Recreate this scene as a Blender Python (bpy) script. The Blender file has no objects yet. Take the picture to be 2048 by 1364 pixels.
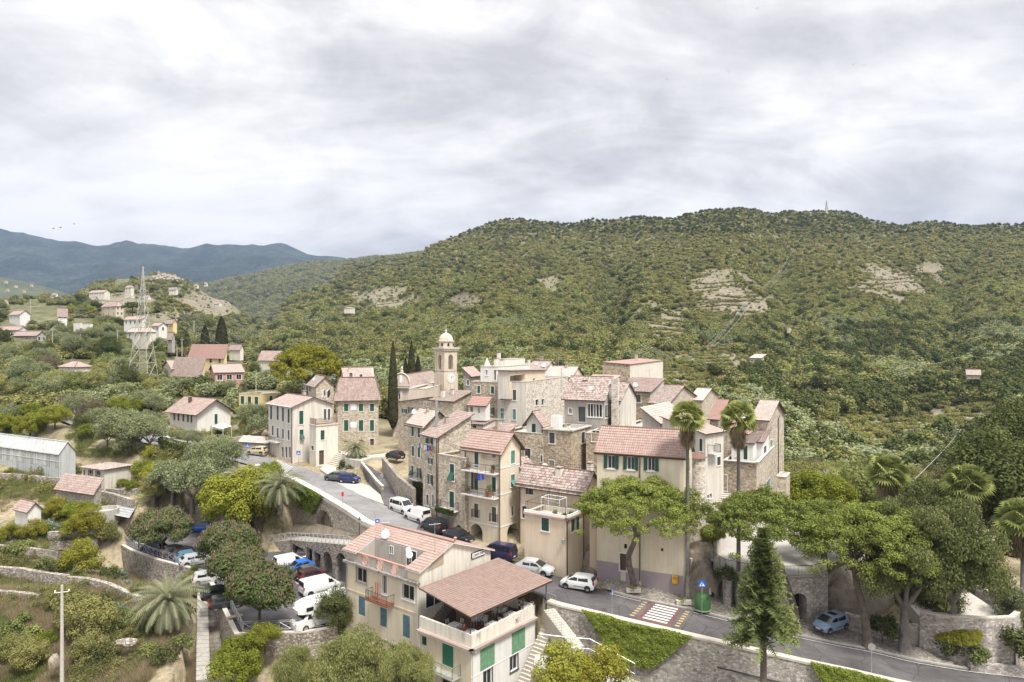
import bpy,bmesh,math,random
import numpy as np
from mathutils import Vector
random.seed(7); rng = np.random.default_rng(7)
SC = bpy.context.scene; COL = SC.collection
R = math.radians
F = 1365.33; CZ = 26.0
# -- camera, light, sky
cam_d = bpy.data.cameras.new('camera'); cam = bpy.data.objects.new('camera',cam_d); COL.objects.link(cam)
cam.location = (0,0,CZ); cam.rotation_euler = (R(90),0,0)
cam_d.lens = 24; cam_d.sensor_width = 36; cam_d.clip_start = 0.5; cam_d.clip_end = 30000
SC.camera = cam
SUN_EL,SUN_AZ = 60,146          # azimuth: clockwise from +Y (the view direction)
sun_d = bpy.data.lights.new('sun','SUN'); sun = bpy.data.objects.new('sun',sun_d); COL.objects.link(sun)
sun_d.energy = 3.0; sun_d.angle = R(14); sun_d.color = (1.0,0.955,0.88)
sun.rotation_euler = Vector((math.sin(R(SUN_AZ))*math.cos(R(SUN_EL)),math.cos(R(SUN_AZ))*math.cos(R(SUN_EL)),math.sin(R(SUN_EL)))).to_track_quat('Z','Y').to_euler()
SC.view_settings.view_transform = 'Standard'; SC.view_settings.look = 'None'
SC.view_settings.exposure = 0.84; SC.view_settings.gamma = 1; SC.view_settings.use_curve_mapping = False
cy = SC.cycles
cy.max_bounces = 5; cy.diffuse_bounces = 2; cy.glossy_bounces = 2; cy.transmission_bounces = 3; cy.volume_bounces = 0; cy.transparent_max_bounces = 4
cy.caustics_reflective = False; cy.caustics_refractive = False; cy.use_denoising = True
cy.sample_clamp_indirect = 4
class NT:
 def __init__(s,tree): s.t = tree; s.n = tree.nodes; s.l = tree.links
 def new(s,typ,**kw):
  nd = s.n.new(typ)
  for k,v in kw.items():
   if k.startswith('i_'):
    key = k[2:]; key = int(key) if key.isdigit() else key.replace('_',' ')
    if hasattr(v,'is_output'): s.l.new(v,nd.inputs[key])
    else: nd.inputs[key].default_value = v
   else: setattr(nd,k,v)
  return nd
 def link(s,a,b): s.l.new(a,b)
 def noise(s,vec,scale,detail=3,rough=.55,dist=0):
  n = s.new('ShaderNodeTexNoise'); n.inputs['Scale'].default_value = scale; n.inputs['Detail'].default_value = detail
  n.inputs['Roughness'].default_value = rough; n.inputs['Distortion'].default_value = dist
  if vec is not None: s.link(vec,n.inputs['Vector'])
  return n.outputs['Fac']
 def ramp(s,fac,stops,hard=False):
  r = s.new('ShaderNodeValToRGB'); e = r.color_ramp.elements
  while len(e) > len(stops): e.remove(e[-1])
  while len(e) < len(stops): e.new(0.5)
  if hard: r.color_ramp.interpolation = 'CONSTANT'
  for i,(p,c) in enumerate(stops):
   e[i].position = p; e[i].color = (c,c,c,1) if isinstance(c,(int,float)) else (*c,1)
  s.link(fac,r.inputs[0]); return r.outputs[0]
 def mix(s,fac,a,b,mode='MIX'):
  m = s.new('ShaderNodeMix',data_type='RGBA',blend_type=mode)
  for sock,v in ((m.inputs[0],fac),(m.inputs[6],a),(m.inputs[7],b)):
   if hasattr(v,'is_output'): s.link(v,sock)
   elif isinstance(v,(int,float)): sock.default_value = v if sock.type == 'VALUE' else (v,v,v,1)
   else: sock.default_value = (*v,1) if len(v) == 3 else v
  return m.outputs[2]
 def math(s,op,a,b=None,c=None,clamp=False):
  m = s.new('ShaderNodeMath',operation=op,use_clamp=clamp)
  for i,v in enumerate((a,b,c)):
   if v is None: continue
   if hasattr(v,'is_output'): s.link(v,m.inputs[i])
   else: m.inputs[i].default_value = v
  return m.outputs[0]
 def mapping(s,vec,scale=(1,1,1),rot=(0,0,0),loc=(0,0,0)):
  m = s.new('ShaderNodeMapping'); s.link(vec,m.inputs[0])
  m.inputs['Scale'].default_value = scale; m.inputs['Rotation'].default_value = rot; m.inputs['Location'].default_value = loc
  return m.outputs[0]
world = bpy.data.worlds.new('World'); SC.world = world; world.use_nodes = True
w = NT(world.node_tree)
for n in list(w.n): w.n.remove(n)
tc = w.new('ShaderNodeTexCoord').outputs['Generated']
sep = w.new('ShaderNodeSeparateXYZ',i_0=tc)
# project the view direction on a cloud layer so that clouds flatten towards the horizon
zc = w.math('ADD',w.math('MAXIMUM',sep.outputs[2],0.0),0.30)
pl = w.new('ShaderNodeCombineXYZ',i_0=w.math('DIVIDE',sep.outputs[0],zc),i_1=w.math('DIVIDE',sep.outputs[1],zc),i_2=0.0).outputs[0]
n1 = w.noise(w.mapping(pl,(.8,1.15,1),(0,0,R(38)),(6.2,2.2,0)),1.1,8,.55,.7)
n2 = w.noise(w.mapping(pl,(.8,1.6,1),(0,0,R(40)),(9.3,4.0,2)),2.2,9,.6,.9)
n3 = w.noise(w.mapping(tc,(1,1,1.9),(0,0,0),(3.1,.4,1)),5.5,9,.62,.5)
mx = w.math('ADD',w.math('MULTIPLY_ADD',n1,.52,w.math('MULTIPLY',n2,.26)),w.math('MULTIPLY',n3,.22))
glow = w.new('ShaderNodeVectorMath',operation='DOT_PRODUCT',i_0=tc,i_1=(-.33,.90,.26)).outputs['Value']
mx = w.math('ADD',mx,w.math('MULTIPLY',w.ramp(glow,[(.80,0),(1.0,1)]),.045))
cl = w.ramp(mx,[(.415,(.325,.314,.32)),(.465,(.405,.393,.394)),(.505,(.485,.471,.466)),(.545,(.56,.545,.536)),(.60,(.64,.624,.612))])
cl = w.mix(1.0,cl,w.math('MULTIPLY_ADD',w.math('POWER',w.math('MAXIMUM',sep.outputs[2],0.0),1.6),1.1,.97),'MULTIPLY')   # overcast skies brighten towards the zenith
sky = w.new('ShaderNodeTexSky',sky_type='NISHITA'); sky.sun_disc = False
sky.sun_elevation = R(SUN_EL); sky.sun_rotation = R(SUN_AZ)
bg1 = w.new('ShaderNodeBackground',i_Color=sky.outputs[0],i_Strength=0.08)
bg2 = w.new('ShaderNodeBackground',i_Color=cl,i_Strength=1.0)
ms = w.new('ShaderNodeMixShader',i_0=0.96,i_1=bg1.outputs[0],i_2=bg2.outputs[0])
w.link(ms.outputs[0],w.new('ShaderNodeOutputWorld').inputs[0])
# -- picture <-> place helpers (a survey of the photograph)
def W(u,v,Y): return Vector(((u-1024)/F*Y,Y,CZ-(v-682)/F*Y))
def G(u,v,z):
 Y = (CZ-z)*F/(v-682); return Vector(((u-1024)/F*Y,Y,z))
# -- mesh helpers
class MB:
 def __init__(s): s.v = []; s.f = []; s.m = []; s.uv = []
 def face(s,pts,mi=0,uv=None):
  b = len(s.v); s.v += [tuple(p) for p in pts]; s.f.append(tuple(range(b,b+len(pts)))); s.m.append(mi)
  s.uv.append(uv or [(0,0)]*len(pts)); return s
 def hexa(s,p,mi=0):
  # p: 8 points, bottom 4 then top 4 in the same turn
  b = len(s.v); s.v += [tuple(q) for q in p]
  for f in ((3,2,1,0),(4,5,6,7),(0,1,5,4),(1,2,6,5),(2,3,7,6),(3,0,4,7)):
   s.f.append(tuple(b+i for i in f)); s.m.append(mi); s.uv.append([(0,0),(1,0),(1,1),(0,1)])
  return s
 def box(s,x0,x1,y0,y1,z0,z1,mi=0):
  return s.hexa([(x0,y0,z0),(x1,y0,z0),(x1,y1,z0),(x0,y1,z0),(x0,y0,z1),(x1,y0,z1),(x1,y1,z1),(x0,y1,z1)],mi)
 def obox(s,o,a,b,la,lb,z0,z1,mi=0):
  # box from corner o along unit vectors a and b (2-D), lengths la, lb
  o = Vector((o[0],o[1])); a = Vector(a[:2])*la; b = Vector(b[:2])*lb
  q = [o,o+a,o+a+b,o+b]
  if a.x*b.y-a.y*b.x < 0: q = q[::-1]
  return s.hexa([(p.x,p.y,z0) for p in q]+[(p.x,p.y,z1) for p in q],mi)
 def tube(s,pts,r,n=6,mi=0,cap=True):
  pts = [Vector(p) for p in pts]; rs = r if isinstance(r,(list,tuple)) else [r]*len(pts)
  b0 = len(s.v)
  for i,p in enumerate(pts):
   d = (pts[min(i+1,len(pts)-1)]-pts[max(i-1,0)]); d = d.normalized() if d.length > 1e-9 else Vector((0,0,1))
   a = d.cross(Vector((0,0,1)) if abs(d.z) < .9 else Vector((1,0,0))).normalized(); c = d.cross(a)
   for k in range(n):
    t = 2*math.pi*k/n; s.v.append(tuple(p+(a*math.cos(t)+c*math.sin(t))*rs[i]))
  for i in range(len(pts)-1):
   for k in range(n):
    s.f.append((b0+i*n+k,b0+(i+1)*n+k,b0+(i+1)*n+(k+1) % n,b0+i*n+(k+1) % n)); s.m.append(mi); s.uv.append([(0,0)]*4)
  if cap:
   for e in (0,len(pts)-1):
    f = tuple(b0+e*n+k for k in range(n)); s.f.append(f if e else f[::-1]); s.m.append(mi); s.uv.append([(0,0)]*n)
  return s
 def lathe(s,prof,n=16,c=(0,0,0),mi=0):
  b0 = len(s.v)
  for r_,z in prof:
   for k in range(n):
    t = 2*math.pi*k/n; s.v.append((c[0]+r_*math.cos(t),c[1]+r_*math.sin(t),c[2]+z))
  for i in range(len(prof)-1):
   for k in range(n):
    s.f.append((b0+i*n+k,b0+i*n+(k+1) % n,b0+(i+1)*n+(k+1) % n,b0+(i+1)*n+k)); s.m.append(mi); s.uv.append([(0,0)]*4)
  return s
 def mesh(s,name,mats,base=None,smooth=False):
  me = bpy.data.meshes.new(name)
  v = s.v if base is None else [(a-base[0],b-base[1],c-base[2]) for a,b,c in s.v]
  me.from_pydata(v,[],s.f)
  for m in (mats if isinstance(mats,(list,tuple)) else [mats]): me.materials.append(m)
  if any(s.m): me.polygons.foreach_set('material_index',s.m)
  if any(any(c != (0,0) for c in q) for q in s.uv[:40]):
   uvl = me.uv_layers.new(name='UVMap'); flat = []
   for q in s.uv:
    for c in q: flat += [c[0],c[1]]
   uvl.data.foreach_set('uv',flat)
  if smooth: me.polygons.foreach_set('use_smooth',[True]*len(me.polygons))
  me.update(); return me
def link(name,me,parent=None,loc=None):
 o = bpy.data.objects.new(name,me); COL.objects.link(o)
 if parent is not None: o.parent = parent
 if loc is not None: o.location = loc
 return o
def tag(o,label=None,cat=None,group=None,kind=None):
 if label: o['label'] = label
 if cat: o['category'] = cat
 if group: o['group'] = group
 if kind: o['kind'] = kind
 return o
def thing(name,label,cat,loc=(0,0,0),rz=0,group=None):
 o = bpy.data.objects.new(name,None); COL.objects.link(o); o.empty_display_size = .3
 o.location = loc; o.rotation_euler = (0,0,rz); return tag(o,label,cat,group)
def wpart(T,name,mb,mats,parent=None,smooth=False):
 """a part modelled in world coordinates, hung under thing T (never rotated)"""
 return link(name,mb.mesh(name,mats,T.location,smooth),parent or T)
def structure(name,mb,mats,smooth=False,kind='structure'):
 return tag(link(name,mb.mesh(name,mats,None,smooth)),kind=kind)
def copy_tree(o,loc=None,rz=None,sc=None,label=None,group=None,parent=None):
 c = o.copy(); COL.objects.link(c)
 if parent is not None: c.parent = parent
 if loc is not None: c.location = loc
 if rz is not None: c.rotation_euler = (0,0,rz)
 if sc is not None: c.scale = (sc,sc,sc) if isinstance(sc,(int,float)) else sc
 if label: c['label'] = label
 if group: c['group'] = group
 for ch in o.children: copy_tree(ch,parent=c)
 return c
# -- materials
MATS = {}
def newmat(name):
 m = bpy.data.materials.new(name); m.use_nodes = True; t = NT(m.node_tree)
 for n in list(t.n): t.n.remove(n)
 b = t.new('ShaderNodeBsdfPrincipled'); out = t.new('ShaderNodeOutputMaterial'); t.link(b.outputs[0],out.inputs[0])
 t.b = b; t.out = out
 return m,t
def setc(t,sock,v):
 s = t.b.inputs[sock]
 if hasattr(v,'is_output'): t.link(v,s)
 else: s.default_value = (*v,1) if isinstance(v,tuple) and len(v) == 3 else v
def bump(t,h,strength=.3,dist=.05):
 b = t.new('ShaderNodeBump',i_Height=h); b.inputs['Strength'].default_value = strength; b.inputs['Distance'].default_value = dist
 t.link(b.outputs[0],t.b.inputs['Normal'])
def plain(name,c,rough=.6,metal=0,vary=.08,scale=3):
 if name in MATS: return MATS[name]
 m,t = newmat(name); pos = t.new('ShaderNodeNewGeometry').outputs['Position']
 n = t.noise(pos,scale,4)
 col = t.mix(t.ramp(n,[(.3,0),(.7,1)]),tuple(x*(1-vary*1.6) for x in c),tuple(min(1,x*(1+vary)) for x in c))
 setc(t,'Base Color',col); setc(t,'Roughness',rough); setc(t,'Metallic',metal); MATS[name] = m; return m
def paint(name,c,rough=.28):
 if name in MATS: return MATS[name]
 m,t = newmat(name); setc(t,'Base Color',c); setc(t,'Roughness',rough); setc(t,'Coat Weight',.5); setc(t,'Coat Roughness',.1)
 MATS[name] = m; return m
def glass(name='window glass',c=(.025,.03,.035)):
 if name in MATS: return MATS[name]
 m,t = newmat(name); setc(t,'Base Color',c); setc(t,'Roughness',.08); setc(t,'Specular IOR Level',.6); MATS[name] = m; return m
def plaster(name,c,dirt=.35,dc=(.33,.30,.26)):
 if name in MATS: return MATS[name]
 m,t = newmat(name); pos = t.new('ShaderNodeNewGeometry').outputs['Position']
 big = t.ramp(t.noise(pos,.45,5,.6),[(.35,0),(.75,1)])
 streak = t.ramp(t.noise(t.mapping(pos,(2.2,2.2,.18)),1.1,5,.65),[(.46,0),(.72,1)])
 fine = t.noise(pos,9,4,.6)
 col = t.mix(t.math('MULTIPLY',big,.55),c,tuple(x*.86 for x in c))
 col = t.mix(t.math('MULTIPLY',streak,min(1,dirt*1.5)),col,dc); crk = t.noise(t.mapping(pos,(1,1,.6)),1.6,7,.75); col = t.mix(t.ramp(crk,[(.60,0),(.66,min(.8,dirt*1.6))]),col,tuple(x*.72 for x in c))
 col = t.mix(t.math('MULTIPLY',t.ramp(fine,[(.55,0),(.75,1)]),dirt*.45),col,tuple(x*.6 for x in c))
 setc(t,'Base Color',col); setc(t,'Roughness',.92); bump(t,fine,.25,.03); MATS[name] = m; return m
def stone(name,cols,mortar=(.42,.38,.32),scale=2.9,mw=.05,patch=None,flat=1.7):
 """rubble masonry: cells of unequal colour with recessed joints"""
 if name in MATS: return MATS[name]
 m,t = newmat(name); pos = t.new('ShaderNodeNewGeometry').outputs['Position']
 warp = t.new('ShaderNodeTexNoise',i_Vector=pos,i_Scale=1.3)
 p2 = t.new('ShaderNodeVectorMath',operation='MULTIPLY_ADD',i_0=warp.outputs['Color'],i_1=(.35,.35,.35),i_2=pos).outputs[0]
 p3 = t.mapping(p2,(1,1,flat))
 v = t.new('ShaderNodeTexVoronoi',i_Vector=p3,i_Scale=scale); e = t.new('ShaderNodeTexVoronoi',feature='DISTANCE_TO_EDGE',i_Vector=p3,i_Scale=scale)
 s = t.new('ShaderNodeSeparateColor',i_0=v.outputs['Color'])
 st = [(i/len(cols),c) for i,c in enumerate(cols)]
 col = t.ramp(s.outputs[0],st,True)
 col = t.mix(t.math('MULTIPLY',t.ramp(s.outputs[1],[(.84,0),(.87,1)]),.6),col,(.15,.11,.08))
 col = t.mix(t.ramp(e.outputs['Distance'],[(mw*.5,1),(mw*1.6,0)]),col,mortar)
 wash = t.ramp(t.noise(pos,.35,5,.6),[(.4,0),(.72,1)])
 col = t.mix(t.math('MULTIPLY',wash,.28),col,patch or mortar)
 blot = t.noise(pos,1.1,5,.75); col = t.mix(t.ramp(blot,[(.34,.6),(.44,0)]),col,tuple(x*.5 for x in cols[0])); col = t.mix(t.ramp(blot,[(.56,0),(.70,.4)]),col,tuple(min(.8,x*1.25) for x in mortar))
 col = t.mix(t.math('MULTIPLY',t.ramp(t.noise(t.mapping(pos,(1.6,1.6,.2)),.9,5,.6),[(.5,0),(.75,1)]),.18),col,(.2,.17,.14))
 setc(t,'Base Color',col); setc(t,'Roughness',.95)
 bump(t,t.ramp(e.outputs['Distance'],[(0,0),(mw*2.4,1)]),.6,.06); MATS[name] = m; return m
def rooftile(name,cols,old=.3):
 if name in MATS: return MATS[name]
 m,t = newmat(name); uv = t.new('ShaderNodeUVMap').outputs[0]; pos = t.new('ShaderNodeNewGeometry').outputs['Position']
 s = t.new('ShaderNodeSeparateXYZ',i_0=uv)
 cu = t.math('FLOOR',t.math('DIVIDE',s.outputs[0],.25)); rv = t.math('FLOOR',t.math('DIVIDE',s.outputs[1],.38))
 wn = t.new('ShaderNodeTexWhiteNoise',noise_dimensions='2D',i_Vector=t.new('ShaderNodeCombineXYZ',i_0=cu,i_1=rv).outputs[0])
 col = t.ramp(wn.outputs[0],[(i/max(1,len(cols)-1),c) for i,c in enumerate(cols)])
 lich = t.ramp(t.noise(pos,.8,6,.7),[(.48,0),(.72,1)])
 col = t.mix(t.math('MULTIPLY',lich,old),col,(.36,.31,.27))
 dark = t.ramp(t.noise(pos,2.6,5,.7),[(.60,0),(.72,1)])
 col = t.mix(t.math('MULTIPLY',dark,old*.9),col,(.14,.11,.095))
 fr = t.math('FRACT',t.math('DIVIDE',s.outputs[1],.38)); fu = t.math('FRACT',t.math('DIVIDE',s.outputs[0],.25))
 joint = t.ramp(fr,[(0,1),(.14,0),(1,0)])
 col = t.mix(t.math('MULTIPLY',joint,.75),col,(.13,.07,.05))
 barrel = t.math('SINE',t.math('MULTIPLY',fu,math.pi))
 h = t.math('ADD',t.math('MULTIPLY',barrel,.6),t.math('MULTIPLY',fr,.4))
 setc(t,'Base Color',col); setc(t,'Roughness',.88); bump(t,h,.5,.05); MATS[name] = m; return m
def ground_mat(name,cols,scale=.35,fine=4.0):
 if name in MATS: return MATS[name]
 m,t = newmat(name); pos = t.new('ShaderNodeNewGeometry').outputs['Position']
 a = t.noise(pos,scale,7,.65); b = t.noise(pos,fine,5,.7)
 f = t.math('ADD',t.math('MULTIPLY',a,.7),t.math('MULTIPLY',b,.3))
 k = len(cols)-1
 col = t.ramp(f,[(.32+.36*i/k,c) for i,c in enumerate(cols)])
 setc(t,'Base Color',col); setc(t,'Roughness',.97); bump(t,b,.6,.12); MATS[name] = m; return m
def foliage(name,dark,light,alt=None,transl=.3,hue=.25):
 if name in MATS: return MATS[name]
 m,t = newmat(name); tone = t.new('ShaderNodeAttribute',attribute_name='tone').outputs['Fac']
 oi = t.new('ShaderNodeObjectInfo').outputs['Random']
 col = t.mix(tone,dark,light)
 pz = t.noise(t.new('ShaderNodeNewGeometry').outputs['Position'],.022,4,.6); tone = t.math('MULTIPLY',t.math('ADD',t.math('MULTIPLY',tone,.75),t.math('MULTIPLY',oi,.25)),t.ramp(pz,[(.36,.55),(.64,1.0)])); col = t.mix(tone,dark,light)
 if alt: col = t.mix(t.math('MULTIPLY',oi,hue*2,clamp=True),col,t.mix(tone,tuple(x*.6 for x in alt),alt))
 t.n.remove(t.b)
 d = t.new('ShaderNodeBsdfDiffuse',i_Color=col); tr = t.new('ShaderNodeBsdfTranslucent',i_Color=col)
 mx = t.new('ShaderNodeMixShader',i_0=transl,i_1=d.outputs[0],i_2=tr.outputs[0]); t.link(mx.outputs[0],t.out.inputs[0])
 MATS[name] = m; return m
TILE = rooftile('terracotta tiles',[(0.302,0.208,0.175),(0.359,0.262,0.228),(0.402,0.307,0.273),(0.445,0.361,0.333),(0.316,0.223,0.191)],.45)
TILE_BROWN = rooftile('brownish worn tiles',[(0.295,0.208,0.176),(0.357,0.275,0.238),(0.419,0.349,0.317),(0.256,0.191,0.167)],.6)
TILE_NEW = rooftile('new terracotta tiles',[(0.339,0.226,0.188),(0.387,0.269,0.231),(0.421,0.313,0.277),(0.367,0.247,0.208)],.3)
TILE_OLD = rooftile('old mossy tiles',[(0.286,0.222,0.189),(0.413,0.332,0.298),(0.493,0.426,0.397),(0.366,0.272,0.243),(0.239,0.179,0.153)],.5)
TILE_PALE = rooftile('pale weathered tiles',[(0.447,0.354,0.310),(0.516,0.421,0.378),(0.568,0.480,0.439)],.4)
TILE_RED = rooftile('red tiles',[(0.363,0.218,0.180),(0.401,0.251,0.215),(0.378,0.227,0.194)],.3)
ST_A = stone('tan rubble stone',[(0.351,0.292,0.222),(0.444,0.373,0.280),(0.525,0.449,0.344),(0.606,0.530,0.425),(0.664,0.600,0.500),(0.409,0.339,0.257)],(0.605,0.540,0.443),scale=3.3)
ST_B = stone('grey brown stone',[(0.259,0.222,0.181),(0.340,0.294,0.239),(0.422,0.370,0.308),(0.491,0.436,0.372),(0.306,0.262,0.216)],(0.410,0.367,0.313),scale=3.3)
ST_C = stone('ochre stone',[(0.286,0.228,0.165),(0.384,0.306,0.217),(0.460,0.376,0.272),(0.541,0.451,0.336),(0.344,0.271,0.194),(0.587,0.509,0.400)],(0.454,0.389,0.302),scale=3.0)
ST_W = stone('whitewashed stone',[(0.56,0.49,0.40),(0.67,0.62,0.54),(0.74,0.68,0.60),(0.47,0.40,0.32)],(0.74,0.69,0.62),scale=2.7,patch=(0.78,0.74,0.67))
ST_WALL = stone('dry stone wall',[(0.21,0.18,0.15),(0.34,0.30,0.25),(0.46,0.42,0.36),(0.56,0.51,0.45)],(0.19,0.16,0.14),scale=3.6,mw=.045,patch=(0.38,0.33,0.28))
ST_PALE = stone('pale grey retaining wall',[(0.36,0.32,0.28),(0.48,0.44,0.40),(0.60,0.56,0.52),(0.41,0.37,0.34)],(0.31,0.29,0.25),scale=3.4,mw=.04,patch=(0.50,0.47,0.42))
PL_CREAM = plaster('cream plaster',(.70,.62,.48),.28,(.45,.38,.28))
PL_WARM = plaster('warm cream plaster',(.68,.57,.43),.25,(.42,.34,.25))
PL_PALE = plaster('pale ivory plaster',(.74,.69,.60),.34)
PL_WHITE = plaster('white plaster',(.76,.74,.70),.32,(.5,.46,.42))
PL_GREY = plaster('grey cement render',(.42,.39,.35),.4,(.24,.22,.2))
PL_AGED = plaster('aged whitewash',(.66,.62,.55),.45,(.36,.31,.26))
PL_YEL = plaster('yellow plaster',(.72,.58,.30),.12)
PL_PINK = plaster('pink plaster',(.52,.27,.24),.12)
PL_CHURCH = plaster('church pink stucco',(.62,.53,.46),.3)
PL_TOWER = plaster('belfry stucco',(.64,.55,.45),.5,(.33,.27,.21))
CONC = plaster('concrete',(.45,.43,.39),.5,(.25,.23,.2))
CAP = plaster('pale coping stone',(.58,.53,.46),.35)
WHITE = plain('white paint',(.78,.77,.75),.55,0,.04)
GREEN = plain('dark green shutter paint',(.018,.085,.055),.5,0,.2)
TEAL = plain('faded teal shutter paint',(.12,.27,.235),.6,0,.2)
LGREEN = plain('light green shutter paint',(.17,.33,.20),.6,0,.15)
BLUE_SH = plain('faded blue shutter paint',(.10,.20,.25),.6,0,.2)
BROWN = plain('brown painted wood',(.10,.065,.045),.6)
DGREY = plain('dark grey shutter paint',(.07,.08,.085),.5)
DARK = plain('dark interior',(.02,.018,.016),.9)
IRON = plain('dark iron',(.05,.045,.04),.5,.6)
GALV = plain('galvanised steel',(.42,.43,.44),.4,.6)
PIPE = plain('copper brown pipe',(.12,.075,.055),.5,.3)
def asphalt(name,cols):
 m,t = newmat(name); pos = t.new('ShaderNodeNewGeometry').outputs['Position']; a = t.noise(pos,.3,6,.6); b = t.noise(pos,9,4,.7)
 f = t.math('ADD',t.math('MULTIPLY',a,.75),t.math('MULTIPLY',b,.25)); k = len(cols)-1; col = t.ramp(f,[(.34+.3*i/k,c) for i,c in enumerate(cols)])
 v = t.new('ShaderNodeTexVoronoi',i_Vector=t.mapping(pos,(1,.55,1),(0,0,R(-22))),i_Scale=.16); s_ = t.new('ShaderNodeSeparateColor',i_0=v.outputs['Color']); col = t.mix(t.ramp(s_.outputs[0],[(.62,0),(.66,.45)]),col,cols[0])
 col = t.mix(t.ramp(t.noise(t.mapping(pos,(.25,1.6,1),(0,0,R(20))),.8,4,.6),[(.52,0),(.7,.4)]),col,cols[-1])
 e = t.new('ShaderNodeTexVoronoi',feature='DISTANCE_TO_EDGE',i_Vector=t.mapping(pos,(1,1,1)),i_Scale=.28); col = t.mix(t.ramp(e.outputs['Distance'],[(.004,.6),(.012,0)]),col,tuple(x*.45 for x in cols[0]))
 col = t.mix(t.ramp(t.noise(pos,1.7,5,.8),[(.62,0),(.72,.35)]),col,tuple(x*.5 for x in cols[0])); setc(t,'Base Color',col); setc(t,'Roughness',.9); bump(t,b,.4,.03); MATS[name] = m; return m
ASPH = asphalt('worn asphalt',[(.17,.166,.165),(.225,.22,.218),(.285,.28,.277)])
ASPH_D = asphalt('fresh asphalt',[(.065,.058,.06),(.10,.092,.095),(.16,.152,.152)])
COBBLE = stone('cobbled forecourt',[(.26,.235,.205),(.36,.335,.30),(.44,.41,.37)],(.20,.18,.15),scale=4.5,mw=.05,flat=1,patch=(.34,.31,.27))
PAVE = plaster('pale paving',(.52,.48,.43),.5,(.3,.27,.23))
GLASS = glass()
BARK = ground_mat('bark',[(.07,.055,.045),(.13,.105,.085),(.20,.165,.135)],2,9)
BARK_G = ground_mat('grey bark',[(.10,.09,.08),(.17,.155,.14),(.24,.22,.2)],2,9)
CLOTH_W = plain('white cloth',(.75,.75,.75),.9); CLOTH_B = plain('blue cloth',(.03,.07,.45),.9); CLOTH_R = plain('red cloth',(.5,.03,.03),.9)
RUBBER = plain('tyre rubber',(.02,.02,.02),.8); RIM = plain('alloy rim',(.45,.46,.47),.35,.8)
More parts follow.
